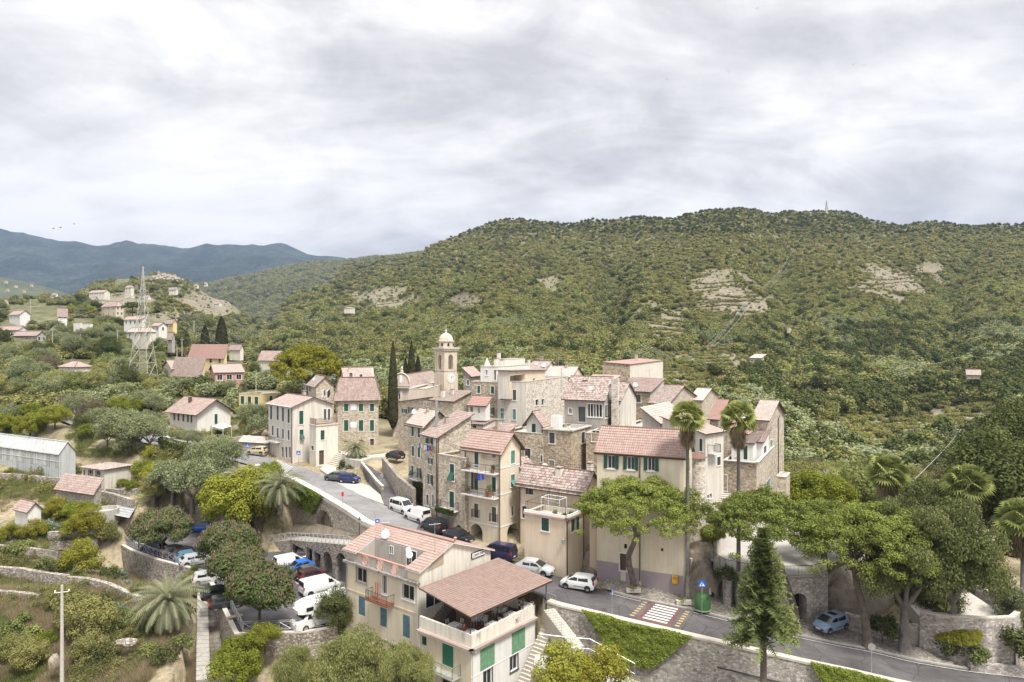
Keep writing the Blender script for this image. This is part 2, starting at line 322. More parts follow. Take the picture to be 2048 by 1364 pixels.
# -- terrain
# per picture column: (distance Y, height z) near by, (Y, picture row >= 400) further off
COLS = {
 -300: [(40,-14),(60,-11),(69,-8.5),(80,-7.5),(93,-6),(108,-3),(119,0),(132,3),(152,6.5),(180,10.5),(220,16),(270,22),(360,34),(520,49),(700,66),(1000,60)],
 0: [(40,-14),(60,-11),(69,1364),(80,1250),(93,1150),(108,1050),(119,980),(132,920),(152,860),(180,800),(220,745),(270,702),(360,655),(520,625),(700,606),(1000,640)],
 100: [(40,-14),(60,-11),(69,1364),(80,1250),(93,1150),(108,1050),(119,980),(132,920),(152,860),(180,800),(220,745),(270,702),(360,655),(520,622),(800,598),(1100,640)],
 200: [(40,-14),(60,-11),(69,1364),(79,1250),(92,1150),(108,1050),(119,980),(132,915),(152,860),(180,800),(220,745),(280,702),(370,655),(520,622),(800,590),(1200,562),(1700,640)],
 330: [(40,-14),(60,-11),(66,1364),(78,1260),(88,1180),(105,1070),(115,990),(130,915),(150,865),(166,832),(215,765),(285,704),(370,660),(480,625),(800,592),(1400,552),(1900,620)],
 450: [(40,-14),(60,-11),(66,1364),(78,1260),(95,-2),(115,2),(133,5.5),(150,868),(165,835),(210,765),(260,727),(330,700),(480,665),(800,630),(1150,610),(1500,650)],
 520: [(40,-14),(60,-11),(80,-6),(110,1.5),(128,4.5),(145,7.5),(170,10),(210,765),(260,742),(330,722),(480,698),(700,672),(900,655),(1300,700)],
 600: [(40,-14),(60,-11),(80,-6),(110,2.5),(130,4.6),(150,8),(170,10),(230,750),(300,728),(420,700),(600,662),(850,622),(1150,588),(1500,640)],
 700: [(40,-14),(100,3),(117,4.9),(124,5.6),(140,5.6),(165,8),(260,738),(400,705),(560,662),(750,618),(1000,580),(1400,532),(1800,600)],
 780: [(40,-14),(95,3),(117,5),(124,5.6),(150,6),(170,7),(250,745),(380,702),(520,652),(700,602),(950,560),(1400,518),(1800,590)],
 900: [(40,-14),(85,2),(105,5),(120,8),(140,8),(170,5),(220,765),(300,722),(400,680),(600,600),(850,520),(1150,470),(1600,560)],
 1000:[(40,-14),(80,1.5),(98,5),(115,8),(140,8),(170,4),(220,775),(300,722),(390,680),(560,600),(760,520),(1050,453),(1500,560)],
 1120:[(40,-14),(76,1.2),(92,5),(110,9),(140,8),(170,4),(215,785),(270,742),(330,705),(430,655),(560,595),(700,540),(900,470),(1050,442),(1400,540)],
 1200:[(40,-14),(73,1.2),(90,6),(110,9),(140,8),(170,4),(215,788),(270,745),(330,705),(440,652),(590,590),(720,535),(880,460),(980,424),(1400,540)],
 1300:[(40,-14),(70,.8),(85,4),(105,8),(130,8),(165,3),(215,795),(270,745),(330,700),(410,650),(500,595),(620,535),(760,475),(920,425),(1300,520)],
 1450:[(40,-14),(66,-.6),(75,.5),(90,3),(110,5),(130,2),(165,-1),(210,805),(270,742),(330,700),(395,652),(460,600),(550,545),(660,490),(800,440),(880,422),(1300,520)],
 1600:[(40,-14),(64.5,-2),(70,-1),(95,1),(110,-3),(150,-6),(210,850),(250,800),(310,742),(370,700),(430,652),(510,600),(620,540),(760,480),(930,422),(1300,500)],
 1800:[(40,-14),(63,-2.8),(70,-1),(90,0),(115,-6),(160,960),(205,900),(235,850),(270,800),(315,750),(370,700),(440,650),(520,600),(610,550),(720,500),(920,438),(1300,520)],
 2048:[(40,-14),(62,-4),(72,-2),(90,-2.5),(130,1050),(160,960),(190,900),(225,850),(265,800),(305,750),(350,700),(420,650),(490,600),(580,550),(690,500),(880,452),(1300,540)],
 2500:[(40,-14),(62,-6),(72,-4),(90,-4),(130,-9),(160,-7),(190,-5),(225,0),(265,4),(305,12),(350,22),(420,38),(490,55),(580,80),(690,115),(880,170),(1300,130)],
}
UK = sorted(COLS); LY = np.linspace(math.log(20),math.log(2400),420)
TAB = []
for k in UK:
 ys = [math.log(p[0]) for p in COLS[k]]; zs = [CZ-(p[1]-682)/F*p[0] if p[1] >= 400 else p[1] for p in COLS[k]]
 zz = np.interp(LY,ys,zs); ker = np.hanning(9); ker /= ker.sum()
 zz = np.convolve(np.pad(zz,4,mode='edge'),ker,'valid'); TAB.append(zz)
TAB = np.array(TAB); UKa = np.array(UK,float)
def vnoise(x,y,seed=0):
 xi = np.floor(x).astype(np.int64); yi = np.floor(y).astype(np.int64); fx = x-xi; fy = y-yi
 fx = fx*fx*(3-2*fx); fy = fy*fy*(3-2*fy)
 def h(a,b):
  n = (a*374761393+b*668265263+seed*1442695041) & 0x7fffffff; n = ((n ^ (n >> 13))*1274126177) & 0x7fffffff
  return ((n ^ (n >> 16)) & 0xffff)/65535.0
 return (h(xi,yi)*(1-fx)+h(xi+1,yi)*fx)*(1-fy)+(h(xi,yi+1)*(1-fx)+h(xi+1,yi+1)*fx)*fy
def fbm(x,y,seed=0,o=4):
 s = 0; a = .5
 for i in range(o): s = s+a*(vnoise(x*2**i,y*2**i,seed+i)-.5); a *= .5
 return s
def table(X,Y):
 u = np.clip(1024+F*X/np.maximum(Y,20),UK[0],UK[-1]); ly = np.log(np.maximum(Y,20))
 j = np.clip(np.searchsorted(UKa,u)-1,0,len(UK)-2); t = (u-UKa[j])/(UKa[j+1]-UKa[j]); t = t*t*(3-2*t)
 q = np.clip((ly-LY[0])/(LY[1]-LY[0]),0,len(LY)-1.001); i = q.astype(int); f = q-i
 a = TAB[j,i]*(1-f)+TAB[j,i+1]*f; b = TAB[j+1,i]*(1-f)+TAB[j+1,i+1]*f
 return a*(1-t)+b*t
# road edges, left to right: (u, v, z)
NEAR_E = [G(*p) for p in ((-260,745,13.5),(-80,778,12.2),(60,819,9.4),(175,860,7.4),(300,888,6),(420,908,5.2),(520,935,4.2),(600,965,3.5),(645,990,3.0),(700,1022,2.5),(738,1048,2.0),(830,1085,1.3),(930,1120,.8),(1110,1206,-.3),(1250,1239,-.95),(1388,1271,-1.6),(1500,1297,-2.2),(1610,1322,-2.8),(1700,1341,-3.2),(1790,1362,-3.7),(1950,1396,-4.5),(2200,1440,-5.5),(2600,1490,-7))]
FAR_E = [G(*p) for p in ((-260,738,13.5),(-80,768,12.2),(60,804,9.4),(175,843,7.4),(300,870,6),(430,890,5.2),(525,912,4.2),(583,929,3.8),(622,940,3.5),(662,957,3.2),(720,988,2.7),(775,1010,2.3),(845,1045,1.7),(925,1083,1.0),(1000,1112,.7),(1125,1156,.2),(1190,1176,-.1),(1278,1199,-.5),(1400,1224,-1.2),(1536,1259,-2.1),(1674,1288,-2.9),(1736,1299,-3.2),(1826,1321,-3.6),(1927,1338,-4.1),(2048,1352,-4.6),(2250,1368,-5.5),(2700,1400,-7))]
NX = np.array([p.x for p in NEAR_E]); NY = np.array([p.y for p in NEAR_E]); NZ = np.array([p.z for p in NEAR_E])
FX = np.array([p.x for p in FAR_E]); FY = np.array([p.y for p in FAR_E]); FZ = np.array([p.z for p in FAR_E])
CARPARK = [(-61,105.5),(-49.5,96.4),(-40.8,91.6),(-35.5,83),(-28.9,72.2),(-22.3,72.6),(-17.6,75.2),(-20.4,85.3),(-25.5,91.4),(-32.3,99.5),(-37,102),(-45,113),(-52,119),(-60,113)]
CPZ = -5.0
RAMPP = [(-43.0,93),(-38.6,93),(-34,83),(-28.2,71),(-26,60),(-31.5,60),(-34.2,71),(-39,83)]
def in_poly(X,Y,poly):
 ins = np.zeros(np.shape(X),bool); n = len(poly)
 for i in range(n):
  x0,y0 = poly[i][:2]; x1,y1 = poly[(i+1) % n][:2]
  c = ((y0 > Y) != (y1 > Y)) & (X < (x1-x0)*(Y-y0)/((y1-y0) if y1 != y0 else 1e-9)+x0); ins ^= c
 return ins
def pdist(X,Y,pl,closed=False):
 d = np.full(np.shape(X),1e9); n = len(pl)
 for i in range(n if closed else n-1):
  x0,y0 = pl[i][:2]; x1,y1 = pl[(i+1) % n][:2]; dx,dy = x1-x0,y1-y0
  t = np.clip(((X-x0)*dx+(Y-y0)*dy)/(dx*dx+dy*dy),0,1); d = np.minimum(d,np.hypot(X-x0-t*dx,Y-y0-t*dy))
 return d
def sm(x): x = np.clip(x,0,1); return x*x*(3-2*x)
BIG_PLAZA = [(21,69),(26,67),(33.5,68.2),(38,71),(42,78),(42,92),(26,96),(20,82)]
def zt(X,Y):
 X = np.asarray(X,float); Y = np.asarray(Y,float)
 z = table(X,Y)
 far = sm((Y-150)/250)
 u_ = 1024+F*X/np.maximum(Y,20); mid = np.exp(-((Y-560)/230)**2)
 rav = sum(a*np.exp(-((u_-(c+k*(Y-500)/10+18*np.sin(Y/55)))/w_)**2) for c,k,w_,a in ((1215,1.4,34,26),(1575,-.6,40,18),(880,2.2,40,18),(1890,1.5,45,20),(1060,2.0,30,12)))
 z = z+far*(fbm(X/130,Y/130,3)*38+fbm(X/38,Y/38,9)*10)-far*mid*rav+sm((Y-60)/40)*(1-far)*fbm(X/9,Y/9,5)*1.1
 ny = np.interp(X,NX,NY); nz = np.interp(X,NX,NZ); fy = np.interp(X,FX,FY); fz = np.interp(X,FX,FZ)
 right = sm((X+42)/10)                       # the high retaining wall begins here
 upper = nz*(1-sm((Y-fy-1.0)/12))+z*sm((Y-fy-1.0)/12)
 lowz = -9.5+np.clip(60-Y,-20,20)*-.05+fbm(X/6,Y/6,8)*.6
 lowz = np.where(X < -24,np.minimum(z,np.minimum(-5.6,CPZ-.6)),lowz)
 below = Y < ny
 z = np.where(below,z*(1-right)+np.minimum(lowz,z)*right,np.where(Y > fy,upper,nz-.15))
 z = np.where(~below & (Y <= fy+1.5),np.minimum(z,np.interp(X,FX,FZ)-.1),z)
 # road further left simply lies in the slope
 dl = pdist(X,Y,[(p.x,p.y) for p in NEAR_E[:8]]); k = (1-sm((dl-3)/5))*(1-right)*below
 z = z*(1-k)+(nz-.25)*k
 cp = in_poly(X,Y,CARPARK); z = np.where(cp,CPZ-.12,z)
 dc = pdist(X,Y,CARPARK,True)
 z = np.where(~cp & (dc < 1.2) & (Y < 100),np.minimum(z,CPZ-3.2+dc*.3),z)
 ro = in_poly(X,Y,RAMPP); z = np.where(ro,np.minimum(z,-5.9-np.clip((91-Y)/20,0,2)**.8*4.3),z)
 z = np.where(~cp & ~ro & (dc < 9) & (Y < 103) & (X < -43),np.minimum(z,CPZ-3.4+np.maximum(dc-3,0)*.42),z)
 bp = in_poly(X,Y,BIG_PLAZA); z = np.where(bp,np.minimum(z,1.5),z)
 return z
def zp(x,y): return float(zt(np.array([x]),np.array([y]))[0])
def hit(u,v,y0=45,y1=2300):
 """first meeting of the sight line through a pixel with the terrain"""
 Y = np.exp(np.linspace(math.log(y0),math.log(y1),900)); X = (u-1024)/F*Y; Z = CZ-(v-682)/F*Y
 g = zt(X,Y) > Z
 if not g.any(): return None
 i = int(np.argmax(g)); return Vector((X[i],Y[i],zp(X[i],Y[i])))
uu = np.concatenate([np.linspace(-5000,-500,24),np.linspace(-480,2560,390),np.linspace(2600,7000,24)])
YY = np.concatenate([[8,20,30,40,48],np.exp(np.arange(math.log(54),math.log(2350),.0105))])
UG,YG = np.meshgrid(uu,YY); XG = (UG-1024)/F*YG; ZG = zt(XG,YG)
DRY = []   # (u, v, ru, rv) clearings on the hill where bare terraces show
DRY = [(1900,855,160,46),(1680,925,100,22),(1420,722,95,30),(1620,800,60,14),(430,603,75,26),(360,640,50,10),(250,600,60,9),(755,600,62,20),(1440,575,52,26),(1455,612,72,22),(1790,565,75,32),(1795,860,120,38),(1380,760,80,22),(925,603,28,16),(1100,565,22,10),(1330,660,60,50),(800,715,60,8),(1770,780,60,9),(1720,895,150,14),(1100,575,18,8),(1850,540,30,12),(330,690,30,10),(430,625,50,18),(1390,745,110,16)]
def dryness(X,Y,Z):
 u = 1024+F*X/Y; v = 682+F*(CZ-Z)/Y; d = np.zeros(np.shape(X))
 n = fbm(X/24,Y/24,21)*2.2+fbm(X/7,Y/7,22)*.9
 for a,b,c,e in DRY: d = np.maximum(d,np.clip(1.42-np.sqrt(((u-a)/c)**2+((v-b)/e)**2)+n,0,1)*(Y > 190))
 return d
nr,nc = ZG.shape
vs = np.stack([XG.ravel(),YG.ravel(),ZG.ravel()],1)
idx = np.arange(nr*nc).reshape(nr,nc)
fs = np.stack([idx[:-1,:-1].ravel(),idx[:-1,1:].ravel(),idx[1:,1:].ravel(),idx[1:,:-1].ravel()],1)
def npmesh(name,vs,fs,mats,smooth=True,attrs=None):
 me = bpy.data.meshes.new(name); k = fs.shape[1]
 me.vertices.add(len(vs)); me.vertices.foreach_set('co',np.ascontiguousarray(vs,dtype=np.float32).ravel())
 me.loops.add(fs.size); me.loops.foreach_set('vertex_index',np.ascontiguousarray(fs,dtype=np.int32).ravel())
 me.polygons.add(len(fs)); me.polygons.foreach_set('loop_start',np.arange(0,fs.size,k,dtype=np.int32))
 me.polygons.foreach_set('loop_total',np.full(len(fs),k,dtype=np.int32))
 me.polygons.foreach_set('use_smooth',np.full(len(fs),smooth))
 for n_,a in (attrs or {}).items():
  at = me.attributes.new(n_,'FLOAT','POINT'); at.data.foreach_set('value',np.ascontiguousarray(a,dtype=np.float32))
 for m in (mats if isinstance(mats,(list,tuple)) else [mats]): me.materials.append(m)
 me.update(calc_edges=True); return me
gm,t = newmat('hillside ground'); pos = t.new('ShaderNodeNewGeometry').outputs['Position']
a = t.noise(pos,.16,7,.68); b_ = t.noise(pos,1.6,6,.7)
near = t.ramp(t.math('ADD',t.math('MULTIPLY',a,.55),t.math('MULTIPLY',b_,.45)),[(.32,(.085,.10,.035)),(.40,(.15,.145,.065)),(.46,(.25,.21,.13)),(.53,(.36,.30,.20)),(.64,(.46,.39,.27))])
farc = t.ramp(t.noise(pos,.12,7,.7),[(.35,(.06,.065,.028)),(.5,(.115,.115,.05)),(.66,(.20,.18,.10))])
dryc = t.ramp(t.noise(pos,.35,7,.75),[(.34,(.11,.11,.055)),(.46,(.19,.165,.11)),(.6,(.27,.23,.175)),(.72,(.34,.30,.24))])
sy = t.new('ShaderNodeSeparateXYZ',i_0=pos)
fd = t.new('ShaderNodeMapRange',i_0=sy.outputs[1],i_1=120.0,i_2=190.0).outputs[0]
col = t.mix(fd,near,farc); col = t.mix(t.new('ShaderNodeAttribute',attribute_name='dry').outputs['Fac'],col,dryc)
setc(t,'Base Color',col); setc(t,'Roughness',1.0); bump(t,b_,.7,.3)
ground = tag(link('ground',npmesh('ground',vs,fs,gm,True,{'dry': dryness(XG,YG,ZG).ravel()})),kind='structure')
# -- far mountains
def ridge(name,pts,y0,y1,zb,mat,seed,rows=60,amp=60):
 us = np.linspace(-1500,3300,420); vc = np.interp(us,[p[0] for p in pts],[p[1] for p in pts])
 T_ = np.linspace(0,1.25,rows); V = []
 for t_ in T_:
  Y = y0+(y1-y0)*t_; X = (us-1024)/F*Y
  zc = CZ-(vc-682)/F*y1
  prof = (1-(1-min(t_,1))**1.5) if t_ <= 1 else 1-(t_-1)*1.2
  z = zb+(zc-zb)*prof
  k = math.sin(math.pi*min(t_,1))
  z = z+(fbm(X/500,Y/500+0*X,seed)*4*amp*k+fbm(X/150,Y/150+0*X,seed+5)*amp*1.3*k)+fbm(X/60,Y/60+0*X,seed+9)*16
  V.append(np.stack([X,Y+0*X,z],1))
 V = np.array(V); n_,m_ = V.shape[:2]; ix = np.arange(n_*m_).reshape(n_,m_)
 f = np.stack([ix[:-1,:-1].ravel(),ix[:-1,1:].ravel(),ix[1:,1:].ravel(),ix[1:,:-1].ravel()],1)
 o = tag(link(name,npmesh(name,V.reshape(-1,3),f,mat)),kind='structure'); return o,V,us
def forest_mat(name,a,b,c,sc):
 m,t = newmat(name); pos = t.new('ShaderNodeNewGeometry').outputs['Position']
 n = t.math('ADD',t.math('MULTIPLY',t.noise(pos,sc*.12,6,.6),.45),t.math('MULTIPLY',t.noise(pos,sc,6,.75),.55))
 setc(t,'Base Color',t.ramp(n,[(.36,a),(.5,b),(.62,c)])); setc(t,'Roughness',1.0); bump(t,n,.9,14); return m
FM1 = forest_mat('haze tinted forest',(.008,.016,.022),(.022,.038,.042),(.062,.082,.068),.05)  # forest colours tinted blue to carry part of the distance haze
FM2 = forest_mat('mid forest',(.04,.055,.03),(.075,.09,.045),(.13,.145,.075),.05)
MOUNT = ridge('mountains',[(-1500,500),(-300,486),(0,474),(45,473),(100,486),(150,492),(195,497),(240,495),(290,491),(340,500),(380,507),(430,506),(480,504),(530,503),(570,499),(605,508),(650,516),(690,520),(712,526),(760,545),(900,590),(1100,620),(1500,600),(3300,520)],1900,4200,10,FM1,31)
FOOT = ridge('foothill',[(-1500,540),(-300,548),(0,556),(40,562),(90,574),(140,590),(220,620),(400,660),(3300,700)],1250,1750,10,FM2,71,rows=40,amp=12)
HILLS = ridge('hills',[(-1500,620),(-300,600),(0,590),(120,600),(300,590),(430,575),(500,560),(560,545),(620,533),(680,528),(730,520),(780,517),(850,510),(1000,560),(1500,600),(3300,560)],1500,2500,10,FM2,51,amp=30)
# -- road, car park, kerbs and markings
def sheet(name,A,B,mat,dz=0,n=1,kind='structure'):
 mb = MB(); m = 60
 def along(P,t):
  L = [0]
  for i in range(1,len(P)): L.append(L[-1]+(P[i]-P[i-1]).length)
  s = t*L[-1]
  for i in range(1,len(P)):
   if s <= L[i] or i == len(P)-1:
    f = (s-L[i-1])/max(1e-6,L[i]-L[i-1]); return P[i-1].lerp(P[i],min(1,f))
 for i in range(m):
  a0,a1,b0,b1 = along(A,i/m),along(A,(i+1)/m),along(B,i/m),along(B,(i+1)/m)
  d = Vector((0,0,dz)); mb.face([a0+d,a1+d,b1+d,b0+d])
 return structure(name,mb,mat,kind=kind)
LN = list(NEAR_E); LF = list(FAR_E)
def resample(P,xs): return [Vector((x,np.interp(x,[p.x for p in P],[p.y for p in P]),np.interp(x,[p.x for p in P],[p.z for p in P]))) for x in xs]
xsr = list(np.linspace(-150,-60,30))+list(np.linspace(-59,70,120))
RN = resample(NEAR_E,xsr); RF = resample(FAR_E,xsr)
mb = MB(); mb2 = MB()
for i in range(len(xsr)-1):
 (mb if xsr[i] < -13 else mb2).face([RN[i],RN[i+1],RF[i+1],RF[i]])
structure('road',mb,ASPH); structure('road',mb2,ASPH_D)
NEAR_W = [p for p in RN if -47 < p.x < 62]
def offs(P,d):
 out = []
 for i,p in enumerate(P):
  t_ = (P[min(i+1,len(P)-1)]-P[max(i-1,0)]); t_.z = 0; t_.normalize(); out.append(p+Vector((t_.y,-t_.x,0))*d)
 return out
def wall_run(mb,P,d0,d1,zb,zt_,mi=0,absolute=False):
 A = offs(P,d0); B = offs(P,d1)
 for i in range(len(P)-1):
  z0 = [zb(P[i]),zb(P[i+1])] if callable(zb) else ([zb,zb] if absolute else [P[i].z+zb,P[i+1].z+zb])
  z1 = [P[i].z+zt_,P[i+1].z+zt_]
  mb.hexa([(B[i].x,B[i].y,z0[0]),(B[i+1].x,B[i+1].y,z0[1]),(A[i+1].x,A[i+1].y,z0[1]),(A[i].x,A[i].y,z0[0]),
     (B[i].x,B[i].y,z1[0]),(B[i+1].x,B[i+1].y,z1[1]),(A[i+1].x,A[i+1].y,z1[1]),(A[i].x,A[i].y,z1[0])],mi)
# retaining wall under the road, right half, with its coping
T = thing('retaining_wall','long grey stone retaining wall with pale coping below the road at bottom right','wall',(20,62,-4))
RW = [p for p in RN if p.x >= 3.2]
mb = MB(); wall_run(mb,RW,0.02,.65,-11,.02); wpart(T,'masonry',mb,ST_PALE)
mb = MB(); wall_run(mb,RW,-.05,.72,.02,.22); wpart(T,'coping',mb,CAP)
mb = MB()
for i in range(0,len(RW)-1,1):
 if RW[i].x > 18:
  a_,b2 = offs(RW,.72)[i],offs(RW,.72)[i+1]; mb.tube([a_+Vector((0,0,-2.1)),b2+Vector((0,0,-2.1))],.06,5)
wpart(T,'pipe',mb,IRON)
# left half above the ramp, with a big arch
T = thing('arched_retaining_wall','rubble stone retaining wall with a wide arch below the upper road','wall',(-24,98,0))
LW = [p for p in RN if -44 <= p.x <= -11]
mb = MB(); A0,A1 = offs(LW,0.0),offs(LW,.9)
arch_c = G(651,1068,-2.9);
best = min(range(len(LW)),key=lambda i: (A1[i].x/A1[i].y-(651-1024)/F)**2); s_acc = [0]
for i in range(1,len(A1)): s_acc.append(s_acc[-1]+(A1[i]-A1[i-1]).xy.length)
sc_ = s_acc[best]; AR = 3.2; zspr = -1.6
def P1(s):
 for i in range(1,len(A1)):
  if s <= s_acc[i] or i == len(A1)-1:
   f = (s-s_acc[i-1])/(s_acc[i]-s_acc[i-1]); return A1[i-1].lerp(A1[i],f),A0[i-1].lerp(A0[i],f)
ss = sorted(set([0,s_acc[-1]]+s_acc+[sc_+AR*math.cos(math.pi*k/14) for k in range(15)]))
for i in range(len(ss)-1):
 a_,aa = P1(ss[i]); c_,cc = P1(ss[i+1])
 def lo(s): d = abs(s-sc_); return zspr+math.sqrt(max(0,AR*AR-d*d))*.95 if d <= AR+1e-6 else -7
 m0 = (ss[i]+ss[i+1])/2; inside = abs(m0-sc_) < AR
 z0 = lo(ss[i]) if inside else -7; z1 = lo(ss[i+1]) if inside else -7
 if inside: z0 = max(z0,zspr); z1 = max(z1,zspr)
 mb.face([(a_.x,a_.y,z0),(c_.x,c_.y,z1),(c_.x,c_.y,c_.z),(a_.x,a_.y,a_.z)])
 mb.face([(a_.x,a_.y,a_.z),(c_.x,c_.y,c_.z),(cc.x,cc.y,cc.z),(aa.x,aa.y,aa.z)])
 if inside:
  n_ = (aa-a_).xy.normalized()*3.5
  mb.face([(a_.x,a_.y,z0),(a_.x+n_.x,a_.y+n_.y,z0),(c_.x+n_.x,c_.y+n_.y,z1),(c_.x,c_.y,z1)])
  mb.face([(a_.x+n_.x,a_.y+n_.y,-7),(c_.x+n_.x,c_.y+n_.y,-7),(c_.x+n_.x,c_.y+n_.y,z1),(a_.x+n_.x,a_.y+n_.y,z0)],0)
a_,aa = P1(sc_-AR); c_,cc = P1(sc_+AR); n_ = (aa-a_).xy.normalized()*3.5
mb.face([(a_.x,a_.y,-7),(a_.x,a_.y,zspr),(a_.x+n_.x,a_.y+n_.y,zspr),(a_.x+n_.x,a_.y+n_.y,-7)])
mb.face([(c_.x,c_.y,-7),(c_.x,c_.y,zspr),(c_.x+n_.x,c_.y+n_.y,zspr),(c_.x+n_.x,c_.y+n_.y,-7)])
wpart(T,'masonry',mb,ST_B)
mb = MB(); wall_run(mb,LW,-.1,.98,0.0,.55); wpart(T,'coping',mb,CAP)
for k in range(15):
 t0,t1 = math.pi*k/15,math.pi*(k+1)/15-.02; mb = MB(); q = []
 for rr in (AR,AR+.5):
  for t_ in (t0,t1):
   p,pp = P1(sc_-rr*math.cos(t_)); q.append((p,zspr+rr*.95*math.sin(t_)))
 d = (A1[best]-A0[best]).xy.normalized()*.07
 fr = [(p.x+d.x,p.y+d.y,z) for p,z in (q[0],q[1],q[3],q[2])]; bk = [(p.x-d.x,p.y-d.y,z) for p,z in (q[0],q[1],q[3],q[2])]
 mb.hexa(bk+fr); wpart(T,'arch_stone',mb,ST_WALL)
# kerb and painted line on the village side
KF = [p for p in RF if p.x > 10.2]
mb = MB(); wall_run(mb,KF,-.28,.0,-.3,.13); structure('kerb',mb,CONC)
def stripe(name,P,d0,d1,z=.012,mat=WHITE):
 mb = MB(); A,B = offs(P,d0),offs(P,d1)
 for i in range(len(P)-1): mb.face([B[i]+Vector((0,0,z)),B[i+1]+Vector((0,0,z)),A[i+1]+Vector((0,0,z)),A[i]+Vector((0,0,z))])
 structure(name,mb,mat)
RPAINT = plain('worn road paint',(.62,.61,.59),.8,0,.2,5); YPAINT = plain('yellow road paint',(.52,.38,.17),.8,0,.15,5); REDP = plain('dull red crossing paint',(.16,.085,.08),.85,0,.2,4)
stripe('edge_line',[p for p in RF if 9.8 < p.x < 18.5 or p.x > 26],.35,.47,.012,RPAINT)
stripe('edge_line',[p for p in RF if -29.5 < p.x < -21.5],.1,.25,.012,RPAINT)
# raised zebra crossing
def roadz(x,y):
 n0,n1,f0,f1 = np.interp(x,NX,NY),np.interp(x,NX,NZ),np.interp(x,FX,FY),np.interp(x,FX,FZ); return n1+(f1-n1)*(y-n0)/(f0-n0)
cA,cB = G(1285,1201,-.55),G(1388,1223,-1.1)
nA,nB = G(1250,1237,-1.0),G(1362,1263,-1.5)
def zq(a,b): p = cA.lerp(cB,a).lerp(nA.lerp(nB,a),b); p.z = roadz(p.x,p.y); return p
mb = MB()
u3 = Vector((0,0,.085))
for i in range(8):
 for j in range(8): p4 = [zq(i/8,j/8),zq(i/8,(j+1)/8),zq((i+1)/8,(j+1)/8),zq((i+1)/8,j/8)]; mb.hexa([p-Vector((0,0,.3)) for p in p4]+[p+u3 for p in p4])
structure('speed_table',mb,ASPH_D)
mb = MB(); u3 = Vector((0,0,.097))
for i in range(8):
 for j in range(8): q = lambda a,b: zq(.2+.6*a/8,b/8)+u3; mb.face([q(i,j),q(i,j+1),q(i+1,j+1),q(i+1,j)])
structure('crossing_paint',mb,REDP)
mb = MB(); u3 = Vector((0,0,.110))
for k in range(7):
 b0 = .07+k*.125; q = lambda a,b: zq(.28+.44*a/6,b)+u3; [mb.face([q(i,b0),q(i,b0+.062),q(i+1,b0+.062),q(i+1,b0)]) for i in range(6)]
structure('crossing_stripes',mb,WHITE)
mb = MB()
for a0 in (.05,.86):
 for k in range(7):
  b0 = .09+k*.125; mb.face([zq(a0,b0)+u3,zq(a0,b0+.055)+u3,zq(a0+.08,b0+.055)+u3,zq(a0+.08,b0)+u3])
structure('crossing_blocks',mb,YPAINT)
# zebra further up the road by the white house
mb = MB(); a0,a1,b0,b1 = G(543,930,4.0),G(572,947,3.8),G(556,920,4.1),G(588,935,3.8)
for k in range(6):
 t0,t1 = k/6,(k+.5)/6; mb.face([a0.lerp(b0,t0)+u3,a1.lerp(b1,t0)+u3,a1.lerp(b1,t1)+u3,a0.lerp(b0,t1)+u3])
structure('upper_crossing',mb,RPAINT)
# village forecourt, side street, piazza
def drape(name,pix,mat,dz=.06,kind='structure',n=14):
 q = [hit(u,v,60) for u,v in pix]; us_ = [p.x for p in q]; ys_ = [p.y for p in q]; X,Y = np.meshgrid(np.linspace(min(us_),max(us_),n*2),np.linspace(min(ys_),max(ys_),n*2)); Z = zt(X,Y)+dz; C_ = in_poly(X,Y,[(p.x,p.y) for p in q]); mb = MB()
 for i in range(n*2-1):
  for j in range(n*2-1):
   if C_[i,j] or C_[i+1,j+1]: mb.face([(X[a,b_],Y[a,b_],Z[a,b_]) for a,b_ in ((i,j),(i,j+1),(i+1,j+1),(i+1,j))])
 return structure(name,mb,mat,True,kind)
def slab(name,pts,mat,th=.25,kind='structure'):
 mb = MB(); mb.face(pts)
 for i in range(len(pts)):
  a_,b2 = Vector(pts[i]),Vector(pts[(i+1) % len(pts)]); mb.face([a_-Vector((0,0,th)),b2-Vector((0,0,th)),b2,a_])
 return structure(name,mb,mat)
fc = [p+Vector((0,0,.10)) for p in RF if 8.3 < p.x < 41]
def up(p,d,z): return Vector((p.x+d*.36,p.y+d*.93,p.z+z))
mb = MB()
for i in range(len(fc)-1):
 for j,(d0,z0,d1,z1) in enumerate(((0.28,0,3,.15),(3,.15,7,.5),(7,.5,12,1.0))):
  mb.face([up(fc[i],d0,z0),up(fc[i+1],d0,z0),up(fc[i+1],d1,z1),up(fc[i],d1,z1)])
structure('forecourt',mb,COBBLE)
slab('side_street',[G(768,1008,2.45),G(800,1022,2.25),G(868,1062,1.75),G(880,1040,1.9),G(852,1010,2.3),G(812,975,3.2),G(760,935,4.6),G(724,912,5.3),G(715,918,5.2),G(735,950,4.4),G(762,985,3.1)],ASPH_D,3)
slab('parking_bay',[G(655,952,3.24),G(720,990,2.75),G(768,1008,2.43),G(766,988,2.75),G(724,955,3.3),G(690,945,3.35)],PAVE,.5)
slab('piazza',[G(640,938,5.62-1.9),G(660,952,3.5),G(700,950,3.5),G(722,935,3.8),G(700,930,4.0),G(650,928,4.0)],PAVE,.5)
slab('piazza',[G(690,917,5.6),G(722,922,5.6),G(745,915,5.6),G(800,912,5.6),G(850,925,5.6),G(850,895,5.6),G(800,880,5.6),G(672,892,5.6)],PAVE,4)
